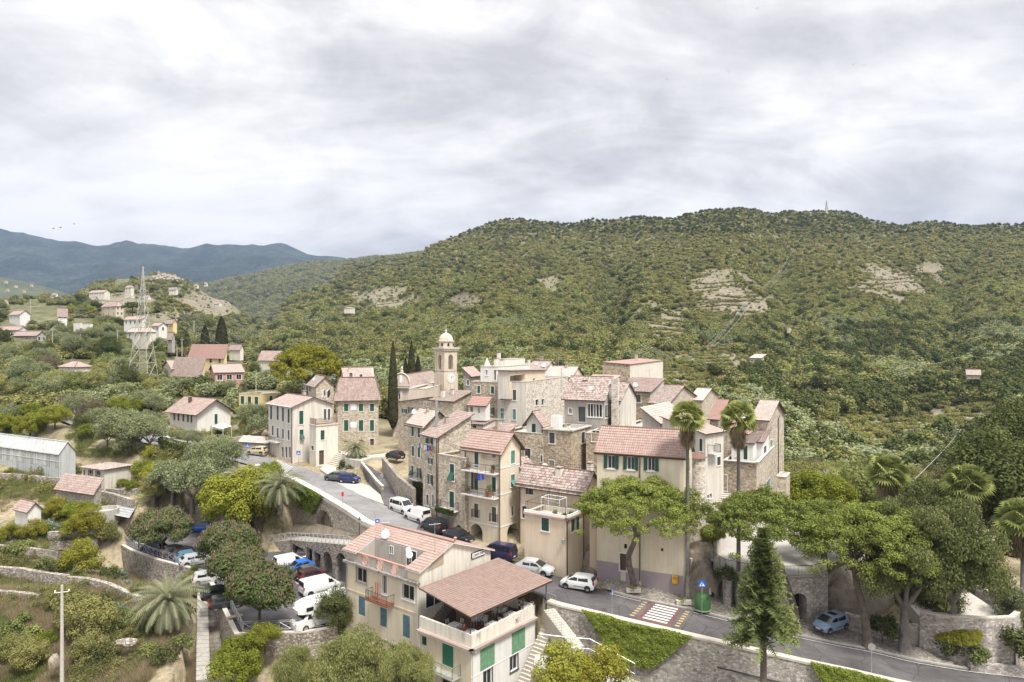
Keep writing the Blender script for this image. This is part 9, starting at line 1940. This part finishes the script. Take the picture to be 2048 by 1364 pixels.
def capped(u,v,k,s,Y):
 for a,b,c,d in HR:
  wd = TW_.get(k,3)*s*F/Y
  if a-wd*.6 < u < b+wd*.6 and v > c+3: s = min(s,max(0,(v-d+5))/F*Y/TH[k])
 return s
for u,v,k,s in LT:
 p = on(u,v,56); z_ = zone(u,v); s = s*(.78 if 800 < v < 925 else (.72 if v > 1190 else .85)); s = capped(u,v,k,s,p.y)
 if s < .25: continue
 tree(k,PLACE[k]+' '+z_,p,s*random.uniform(.92,1.08),group='%ss %s' % (PLACE[k],z_))
# denser band of trees on the left slope, every crown a tree of its own
g = np.random.default_rng(77); placed = []; cnt = 0
def free(u,v,r_): return all((u-a)**2+((v-b)*1.6)**2 > (r_)**2 for a,b in placed)
while cnt < 225:
 u,v = g.uniform(-20,560),g.uniform(612,805)
 if v > 805-(u > 470)*10 or (u > 520 and v < 690) or (v < 642 and u > 240): continue
 if any(a-6 < u < b+6 and c-2 < v < d+4 for a,b,c,d in HOUSE_PX): continue
 sp = 9+(v-640)*.12
 if not free(u,v,sp):
  if g.random() < .97: continue
 p = hit(u,v,150)
 if p is None: continue
 k = g.choice(['olive','olive2','oak','dark','lush','citrus2','brown','bright'],p=[.3,.22,.15,.1,.08,.06,.04,.05]); s = {'bright': .6}.get(k,1.0)*g.uniform(.8,1.35)
 s = capped(u,v,str(k),s,p.y)
 if s < .4: continue
 placed.append((u,v)); cnt += 1
 zz = 'between the villas high on the left slope' if v < 700 else 'in the groves under the pylon'
 tree(str(k),PLACE[k]+' '+zz,p,s,group='%ss %s' % (PLACE[k],zz))
# --- the big hillside: nearest trees as things, the rest as scatter
def scatter(name,proto,P,S,seed=0,group=None):
 me = bpy.data.meshes.new(name); n = len(P); me.vertices.add(n); me.vertices.foreach_set('co',np.ascontiguousarray(P,dtype=np.float32).ravel())
 g = np.random.default_rng(seed);
 for nm,a in (('sc',S),('rz',g.random(n)*6.283)): at = me.attributes.new(nm,'FLOAT','POINT'); at.data.foreach_set('value',np.ascontiguousarray(a,dtype=np.float32))
 me.update(); o = link(name,me); tag(o,kind='stuff'); ng = bpy.data.node_groups.new(name,'GeometryNodeTree')
 ng.interface.new_socket(name='Geometry',in_out='INPUT',socket_type='NodeSocketGeometry'); ng.interface.new_socket(name='Geometry',in_out='OUTPUT',socket_type='NodeSocketGeometry')
 N = ng.nodes; L = ng.links; gi = N.new('NodeGroupInput'); go = N.new('NodeGroupOutput'); io = N.new('GeometryNodeInstanceOnPoints'); oi = N.new('GeometryNodeObjectInfo'); oi.inputs['Object'].default_value = proto; oi.inputs['As Instance'].default_value = True; oi.transform_space = 'ORIGINAL'
 a = N.new('GeometryNodeInputNamedAttribute'); a.data_type = 'FLOAT'; a.inputs['Name'].default_value = 'sc'; b = N.new('GeometryNodeInputNamedAttribute'); b.data_type = 'FLOAT'; b.inputs['Name'].default_value = 'rz'
 cx_ = N.new('ShaderNodeCombineXYZ'); L.new(b.outputs[0],cx_.inputs[2]); L.new(gi.outputs[0],io.inputs['Points']); L.new(oi.outputs['Geometry'],io.inputs['Instance']); L.new(a.outputs[0],io.inputs['Scale']); L.new(cx_.outputs[0],io.inputs['Rotation']); L.new(io.outputs[0],go.inputs[0])
 md = o.modifiers.new('scatter','NODES'); md.node_group = ng; return o
def lowcrown(kind,fo,rx,rz,n,size,seed,nc=14,label='',up=.2):
 C,Rr = clumps(nc,rx*.75,rx*.75,rz*.7,rz*.75,rx*.42,seed,lower=-.3); me = leafmesh('crown',leafset(C,Rr,n,size,seed=seed,flat=.75,up=up),FO[fo]); return me
far_kinds = [('oak','wood',2.6,2.2,260,.75),('broom','broom',2.4,1.8,240,.7),('lush','lush',2.6,2.4,260,.75),('olive','olive',2.5,2.0,240,.7),('brown','brown',2.2,1.8,200,.6),('dark','dark',2.4,3.2,260,.7)]
# pixel-uniform seeds dropped on the terrain
N0 = 125000; U = g.uniform(-260,2320,N0); Vv = 415+(1000-415)*g.random(N0)**1.45
YL = np.exp(np.linspace(math.log(128),math.log(1900),260)); XT = (np.linspace(-260,2320,500)[:,None]-1024)/F*YL[None,:]; ZT = zt(XT,np.repeat(YL[None,:],500,0)); VT = 682+F*(CZ-ZT)/YL[None,:]
VM = np.minimum.accumulate(VT,1)
ui = np.clip(((U+260)/2580*499).astype(int),0,499); PX,PY = [],[]; KE = []
for i in range(N0):
 row = VM[ui[i]]; j = int(np.searchsorted(-row,-Vv[i]))
 if j <= 0 or j >= 259: continue
 if VT[ui[i],j] > row[j-1]+.01: continue
 f = (row[j-1]-Vv[i])/max(1e-6,row[j-1]-row[j]); Y = YL[j-1]+(YL[j]-YL[j-1])*f; PX.append((U[i]-1024)/F*Y); PY.append(Y); KE.append(i)
PX,PY = np.array(PX),np.array(PY); uK = U[KE]; vK = Vv[KE]; PZ = zt(PX,PY)
keep = ~((uK < 570) & (PY < 172)) & ~((uK > 560) & (uK < 1560) & (PY < 168)) & (PY > 135)
for a,b,c,d in HOUSE_PX: keep &= ~((uK > a-4) & (uK < b+4) & (vK > c) & (vK < d+11))
for o in bpy.data.objects:
 if o.name.startswith(('slope_house','ridge_house')): x_,y_,z_ = o.location; a_ = 1024+F*x_/y_; b_ = 682+F*(CZ-z_)/y_; keep &= ~((abs(uK-a_+3) < 13) & (vK > b_-9) & (vK < b_+7))
for a,b,r_,e_ in ((1520,726,22,16),(1953,750,24,16),(1578,660,8,10),(1902,886,12,14),(699,617,18,9),(327,556,45,9),(262,580,16,14),(198,588,26,10),(347,582,14,7)): keep &= ~((abs(uK-a) < r_) & (vK > b-3) & (vK < b+5))
dr = dryness(PX,PY,PZ); keep &= (g.random(len(PX)) > dr*.86)
PX,PY,PZ,uK,vK,dr = PX[keep],PY[keep],PZ[keep],uK[keep],vK[keep],dr[keep]
px = np.interp(vK,[415,470,560,650,720,800,900,1000],[2.9,3.3,4.9,8.2,13.5,17.5,22,26])*np.where(uK < 560,.9,1.0)
rad = px/F*PY*g.uniform(.55,1.15,len(PX))*1.05; rad *= np.where(dr > .3,.45,1)
U3 = 1024+F*PX/PY; rv_ = sum(np.exp(-((U3-(c_+k_*(PY-500)/10+18*np.sin(PY/55)))/w_)**2) for c_,k_,w_ in ((1215,1.4,34),(1575,-.6,40),(880,2.2,40),(1890,1.5,45),(1060,2.0,30)))*np.exp(-((PY-520)/200)**2)
m1 = fbm(PX/70,PY/70,61); m2_ = fbm(PX/45,PY/45,77); rr_ = g.random(len(PX)); hi = np.clip((620-vK)/120,0,1)
kind = np.zeros(len(PX),int)   # 0 oak 1 broom 2 lush 3 olive 4 brown 5 dark
sc_b = .34+.42*hi+m1*1.2; sc_l = .16+m2_*1.3-.1*hi
kind = np.where(rr_ < sc_b,1,np.where(rr_ < sc_b+np.clip(sc_l,.03,.6),2,0))
kind = np.where((U3 > 1480) & (vK > 640) & (vK < 840) & (m2_ < .05) & (g.random(len(PX)) < .75),np.where(g.random(len(PX)) < .7,0,5),kind)
ol = (vK > 640) & (m1+m2_*.6 > .03); kind = np.where(ol & (g.random(len(PX)) < .75),3,kind)
kind = np.where((g.random(len(PX)) < .05+.1*(m2_ < -.18)),4,kind); kind = np.where((vK < 470) & (g.random(len(PX)) < .3),5,kind); kind = np.where((g.random(len(PX)) < .05),5,kind)
kind = np.where((g.random(len(PX)) < rv_*.8),np.where(g.random(len(PX)) < .6,0,2),kind); rad = rad*(1+.35*rv_*(dr < .3))
indiv = np.zeros(len(PX),bool); cand = np.argsort(PY); perk = {}
for i in cand:
 k_ = kind[i]
 if uK[i] < 1000-0 and PY[i] > 260: continue
 if perk.get(k_,0) < 62 and 560 < uK[i] < 2060: indiv[i] = True; perk[k_] = perk.get(k_,0)+1
 if indiv.sum() >= 230: break
KN = ['oak','broom','lush','olive','brown','dark']; baseR = {'oak': 3.4,'broom': 2.3,'lush': 3.4,'olive': 3.0,'brown': 2.8,'dark': 3.4}
for i in np.where(indiv)[0]:
 k_ = KN[kind[i]]; side = 'on the valley slope right of the village' if uK[i] > 1500 else 'on the slope just behind the village roofs'
 tree(k_,PLACE[k_]+' '+side,Vector((PX[i],PY[i],PZ[i]-.3)),float(np.clip(rad[i]*1.25/baseR[k_],.45,1.6)),group='%ss %s' % (PLACE[k_],side))
NM = {'oak': 'hillside_woodland','broom': 'hillside_scrub','lush': 'hillside_thicket','olive': 'olive_groves','brown': 'dry_scrub','dark': 'ridge_pines'}
for ki,(nm,fo,rx,rz_,n_,sz_) in enumerate(far_kinds):
 sel = (kind == ki) & ~indiv
 if not sel.any(): continue
 # the repeated clump is itself one of the trees standing on the slope
 me = lowcrown(nm,fo,rx,rz_,n_*(2 if ki != 4 else 1),sz_*.72,200+ki)
 j = np.where(sel)[0][0]; T = thing({'oak': 'oak_tree','broom': 'broom_bush','lush': 'leafy_tree','olive': 'olive_tree','brown': 'bare_tree','dark': 'pine_tree'}[nm],PLACE[nm]+' far up the big hillside','bush' if nm == 'broom' else 'tree',(PX[j],PY[j],PZ[j]),0,'%ss far up the big hillside' % PLACE[nm])
 T.scale = (rad[j]/rx,)*3; cr = link('crown',me,T); mb = MB(); mb.tube([(0,0,-1),(0,0,1)],.15,5); link('trunk',mb.mesh('trunk',BARK),T)
 idx_ = np.where(sel)[0][1:]; scatter(NM[nm],cr,np.stack([PX,PY,PZ],1)[idx_]-[0,0,.2],rad[idx_]/rx,ki)
# terrace walls on the hill clearings and vine rows
HV = HILLS[1]; hr,hc = HV.shape[:2]; n_ = 26000; ri,ci_ = g.uniform(0,hr*.8-1.01,n_),g.uniform(90,235,n_); i0,j0 = ri.astype(int),ci_.astype(int); fi,fj = (ri-i0)[:,None],(ci_-j0)[:,None]
HP = HV[i0,j0]*(1-fi)*(1-fj)+HV[i0+1,j0]*fi*(1-fj)+HV[i0,j0+1]*(1-fi)*fj+HV[i0+1,j0+1]*fi*fj; hu = 1024+F*HP[:,0]/HP[:,1]; hv = 682+F*(CZ-HP[:,2])/HP[:,1]; HP = HP[(hu > 380) & (hu < 900) & (hv < 690)]
prc = bpy.data.objects[[o.name for o in bpy.data.objects if o.name.startswith('crown') and o.parent and o.parent.name.startswith('oak_tree')][-1]]
scatter('far_ridge_woods',prc,HP,g.uniform(2.2,4.2,len(HP)),41)
mb = MB()
def hit2(u,v):
 i = int(np.clip((u+260)/2580*499,0,499)); row = VM[i]; j = int(np.searchsorted(-row,-v))
 if j <= 0 or j >= 259: return None
 f = (row[j-1]-v)/max(1e-6,row[j-1]-row[j]); Y = YL[j-1]+(YL[j]-YL[j-1])*f; X = (u-1024)/F*Y; return (X,Y,ZT[i,j-1]*(1-f)+ZT[i,j]*f)
TERR = [(1410,1500,562,5,9),(1385,1500,600,6,9),(1270,1430,640,9,8),(1280,1440,712,6,8),(1700,1920,838,8,9),(1660,1790,780,2,10),(1740,1840,545,4,9),(700,800,590,5,7),(1300,1460,745,5,9),(900,960,598,3,8),(700,860,708,3,7)]
for a,b,v0,k,dv in TERR:
 for j in range(k):
  v_ = v0+j*dv; prev = None; off_ = random.uniform(-12,12)
  for u in np.arange(a+off_+j*2,b+off_-j*3,6):
   p = hit2(float(u),v_+2.5*math.sin(u*.05+j)+random.uniform(-.5,.5)); p = Vector(p) if p else None
   if p is not None and prev is not None and (p-prev).length < 14 and random.random() > .18:
    q = [(prev.x,prev.y-.5,prev.z-.6),(p.x,p.y-.5,p.z-.6),(p.x,p.y+.6,p.z-.6),(prev.x,prev.y+.6,prev.z-.6)]; h_ = .55; mb.hexa(q+[(x,y,z+h_+.6) for x,y,z in q])
   prev = p
VR = []
for a,b,v0,k,dv in TERR+[(1265,1440,622,16,8),(1660,1930,800,7,10),(560,900,700,5,9)]:
 for j in range(k):
  for u in np.arange(a-20,b+20,2.6):
   if math.sin(u*.031+j*1.7) < -.75: continue
   p = hit2(u,v0+j*dv+4+2.5*math.sin(u*.05+j))
   if p is not None: VR.append((p[0],p[1],p[2]-.1))
VR = np.array(VR); br = bpy.data.objects[[o.name for o in bpy.data.objects if o.name.startswith('crown') and o.parent and o.parent.name.startswith('broom_bush')][-1]]; scatter('terrace_rows',br,VR,g.uniform(.25,.5,len(VR)),55)
structure('hillside_terrace_walls',mb,ST_B,kind='stuff')
# pines along the crest
cu = np.sort(g.uniform(900,2300,420)); P_c = []; S_c = []
for u in cu:
 i_ = int(np.clip((u+260)/2580*499,0,499)); j = int(np.argmin(VT[i_])); Y = YL[j]; X = (u-1024)/F*Y; P_c.append((X,Y,zp(X,Y)-.5)); S_c.append(g.uniform(.45,1.1))
scatter('crest_pines',bpy.data.objects[[o.name for o in bpy.data.objects if o.name.startswith('crown') and o.parent and o.parent.name.startswith('pine_tree')][0]],np.array(P_c),np.array(S_c),99)
# --- undergrowth near by: grass tufts, straw, small bushes
def tuft(fo,n,h_,spread,w_,seed):
 g = np.random.default_rng(seed); a = g.random(n)*6.283; r_ = np.sqrt(g.random(n))*spread; P = np.stack([r_*np.cos(a),r_*np.sin(a),0*a],1); l = np.stack([np.cos(a)*.35,np.sin(a)*.35,np.ones(n)],1)*(h_*(.5+.7*g.random(n)))[:,None]+g.normal(size=(n,3))*[h_*.3,h_*.3,.02]; s_ = np.stack([-np.sin(a*3),np.cos(a*3),0*a],1)*w_; V = np.stack([P-s_,P+s_,P+l],1)
 return (V.reshape(-1,3),np.arange(n*3).reshape(n,3),np.repeat(g.random(n),3))
def garden_pts(n,umin,umax,vmin,vmax,dens_seed,thr,sign_=1):
 U = g.uniform(umin,umax,n); V_ = g.uniform(vmin,vmax,n); X,Y = [],[]
 YS = np.exp(np.linspace(math.log(56),math.log(260),320)); us_ = np.linspace(umin,umax,120); XX = (us_[:,None]-1024)/F*YS[None,:]; ZZ = zt(XX,np.repeat(YS[None,:],120,0)); VV = np.minimum.accumulate(682+F*(CZ-ZZ)/YS[None,:],1)
 ii = np.clip(((U-umin)/(umax-umin)*119).astype(int),0,119); yy = np.array([np.interp(-V_[k],-VV[ii[k]],YS) for k in range(n)]); xx = (U-1024)/F*yy
 m = sign_*fbm(xx/7,yy/7,dens_seed) > thr; m &= ~in_poly(xx,yy,CARPARK) & (pdist(xx,yy,CARPARK,True) > 1.0)
 rp = [(RAMP[0].x-.3,RAMP[0].y),(RAMP[1].x+.3,RAMP[1].y),(RAMP[2].x+.4,RAMP[2].y-14),(RAMP[3].x-.5,RAMP[3].y-14)]; m &= ~in_poly(xx,yy,rp)
 ny = np.interp(xx,NX,NY); fy = np.interp(xx,FX,FY); m &= ~((yy > ny-1) & (yy < fy+1)); m &= ~((V_ > 968) & (V_ < 1005) & (U > 240) & (U < 335))
 for a,b,c,d in ((-60,155,880,945),(160,268,915,968),(336,462,800,866),(108,198,970,1000),(210,275,1005,1060),(28,84,1000,1036)): m &= ~((U > a) & (U < b) & (V_ > c) & (V_ < d))
 xx,yy = xx[m],yy[m]; return np.stack([xx,yy,zt(xx,yy)-.05],1)
T = thing('grass_tuft','tall dry straw tuft on the bottom left slope','grass',on(250,1340,56)); t1 = link('blades',leafmesh('blades',tuft('straw',90,.75,.7,.02,1),FO['straw']),T)
P_ = garden_pts(15000,-60,420,1150,1400,12,-.12); scatter('straw_grass',t1,P_,g.uniform(.5,1.3,len(P_)),5)
P_ = garden_pts(2600,-60,380,940,1170,14,.02); scatter('straw_grass',t1,P_,g.uniform(.4,1.0,len(P_)),6)
T = thing('grass_tuft','green grass tuft beside the canary palm','grass',on(290,1300,56)); t2 = link('blades',leafmesh('blades',tuft('lush',90,.5,.6,.025,2),FO['lush']),T)
P_ = garden_pts(9000,-60,420,1080,1400,12,.06,-1); scatter('green_grass',t2,P_,g.uniform(.5,1.3,len(P_)),7)
P_ = garden_pts(8000,-60,520,790,1090,18,-.05,-1); scatter('green_grass',t2,P_,g.uniform(.6,1.6,len(P_)),8)
T = thing('shrub','small rounded herb bush on the bottom left slope','shrub',on(275,1270,56)); C,Rr = clumps(12,.45,.45,.38,.25,.2,5,var=.5); t3 = link('crown',leafmesh('crown',leafset(C,Rr,620,.065,seed=8,flat=.4),FO['wood']),T)
P_ = garden_pts(1700,-60,420,1090,1400,22,.03,-1); scatter('low_herbs',t3,P_,g.uniform(.5,2.0,len(P_)),9)
P_ = garden_pts(1400,-60,520,780,1090,25,.02,-1); scatter('low_herbs',t3,P_,g.uniform(.8,3.0,len(P_)),10)
# gardens at the very bottom and round the restaurant
us_ = g.uniform(440,2100,2600); ys = g.uniform(46,60,2600); xs = (us_-1024)/F*ys; m = ys < np.interp(xs,NX,NY)-2.2; m &= ~((xs > -19) & (xs < 6) & (ys > 56)); P_ = np.stack([xs,ys,zt(xs,ys)-.05],1)[m]; scatter('low_herbs',t3,P_,g.uniform(1,3,len(P_)),11)
LM = [(560,850,'ivory corner house'),(715,830,'stone palazzo'),(400,835,'white villa'),(520,800,'small yellow house'),(370,740,'red roofed cream house'),(455,745,'pink house'),(415,710,'yellow roofed house'),(286,700,'lattice pylon'),(430,670,'cypress pair'),(225,615,'square cream house'),(40,625,'far left white villa'),(105,630,'arched white house'),(60,680,'grey stone house'),(150,735,'arcaded villa'),(270,640,'flat white house'),(285,668,'low cream house'),(320,655,'white gabled house'),(165,650,'stepped white huts'),(540,720,'red roofed small house'),(80,910,'greenhouse'),(210,940,'garden shed'),(155,985,'half tiled shed'),(55,1020,'white garden hut'),(240,1030,'shelter roof'),(335,1180,'canary palm'),(115,1250,'concrete pole'),(300,1100,'car park railing'),(285,985,'lawn'),(1522,726,'ruined stone hut'),(1953,750,'stone cottage'),(1800,860,'bare terraces'),(1900,885,'white box hut'),(1265,745,'hilltop stone house'),(1000,740,'white penthouse'),(893,730,'bell tower'),(1130,755,'small cream house'),(1400,810,'fan palm crowns'),(1550,900,'tall stone house'),(1380,760,'terraced fields'),(1700,790,'valley olive groves'),(800,720,'cypresses by the church'),(1775,940,'shaggy fan palm'),(1440,600,'terraced spur')]
AUTO = [o for o in bpy.data.objects if o.parent is None and o.get('group') and 'category' in o and str(o['label']).startswith(tuple(PLACE.values()))]
seen = {}
for o in AUTO:
 x,y,z = o.location; u,v = 1024+F*x/y,682+F*(CZ-z)/y; kd = [q for q in sorted(PLACE.values(),key=len,reverse=True) if o['label'].startswith(q)][0]
 a,b,nm = min(LM,key=lambda q: (q[0]-u)**2+((q[1]-v)*1.7)**2); dx,dy = u-a,v-b; rel = ('left of' if dx < 0 else 'right of') if abs(dx) > abs(dy)*1.3 else ('above' if dy < 0 else 'below')
 seen.setdefault('%s %s the %s' % (kd,rel,nm),[]).append((u,v,o))
ORD = ['leftmost','second','third','fourth','fifth']; ROW = ['lowest','second lowest','third lowest','fourth lowest','fifth lowest','sixth lowest','seventh lowest']
for lb,L_ in seen.items():
 L_.sort(key=lambda q: -q[1]); rows = [L_[k:k+5] for k in range(0,len(L_),5)]
 for ri_,rw in enumerate(rows):
  rw.sort(key=lambda q: q[0])
  for k,(u,v,o) in enumerate(rw):
   pre = '' if len(L_) == 1 else ('rightmost' if k == len(rw)-1 and k else ORD[k])+' '; suf = '' if len(rows) == 1 else ' in the %s row' % (ROW[ri_] if ri_ < len(rows)-1 else 'uppermost')
   o['label'] = (pre+lb+suf).strip()
# -- air
hz = bpy.data.meshes.new('haze'); mb = MB(); mb.box(-6500,9500,-300,5200,-40,760); mb.v; mb2 = mb.mesh('haze',[])
mb2.materials.clear(); m,t = newmat('haze air'); t.n.remove(t.b); vol = t.new('ShaderNodeVolumePrincipled'); vol.inputs['Color'].default_value = (.50,.67,1,1); vol.inputs['Density'].default_value = 9e-5; vol.inputs['Anisotropy'].default_value = .2; t.link(vol.outputs[0],t.out.inputs['Volume']); mb2.materials.append(m)
tag(link('haze',mb2),kind='stuff')
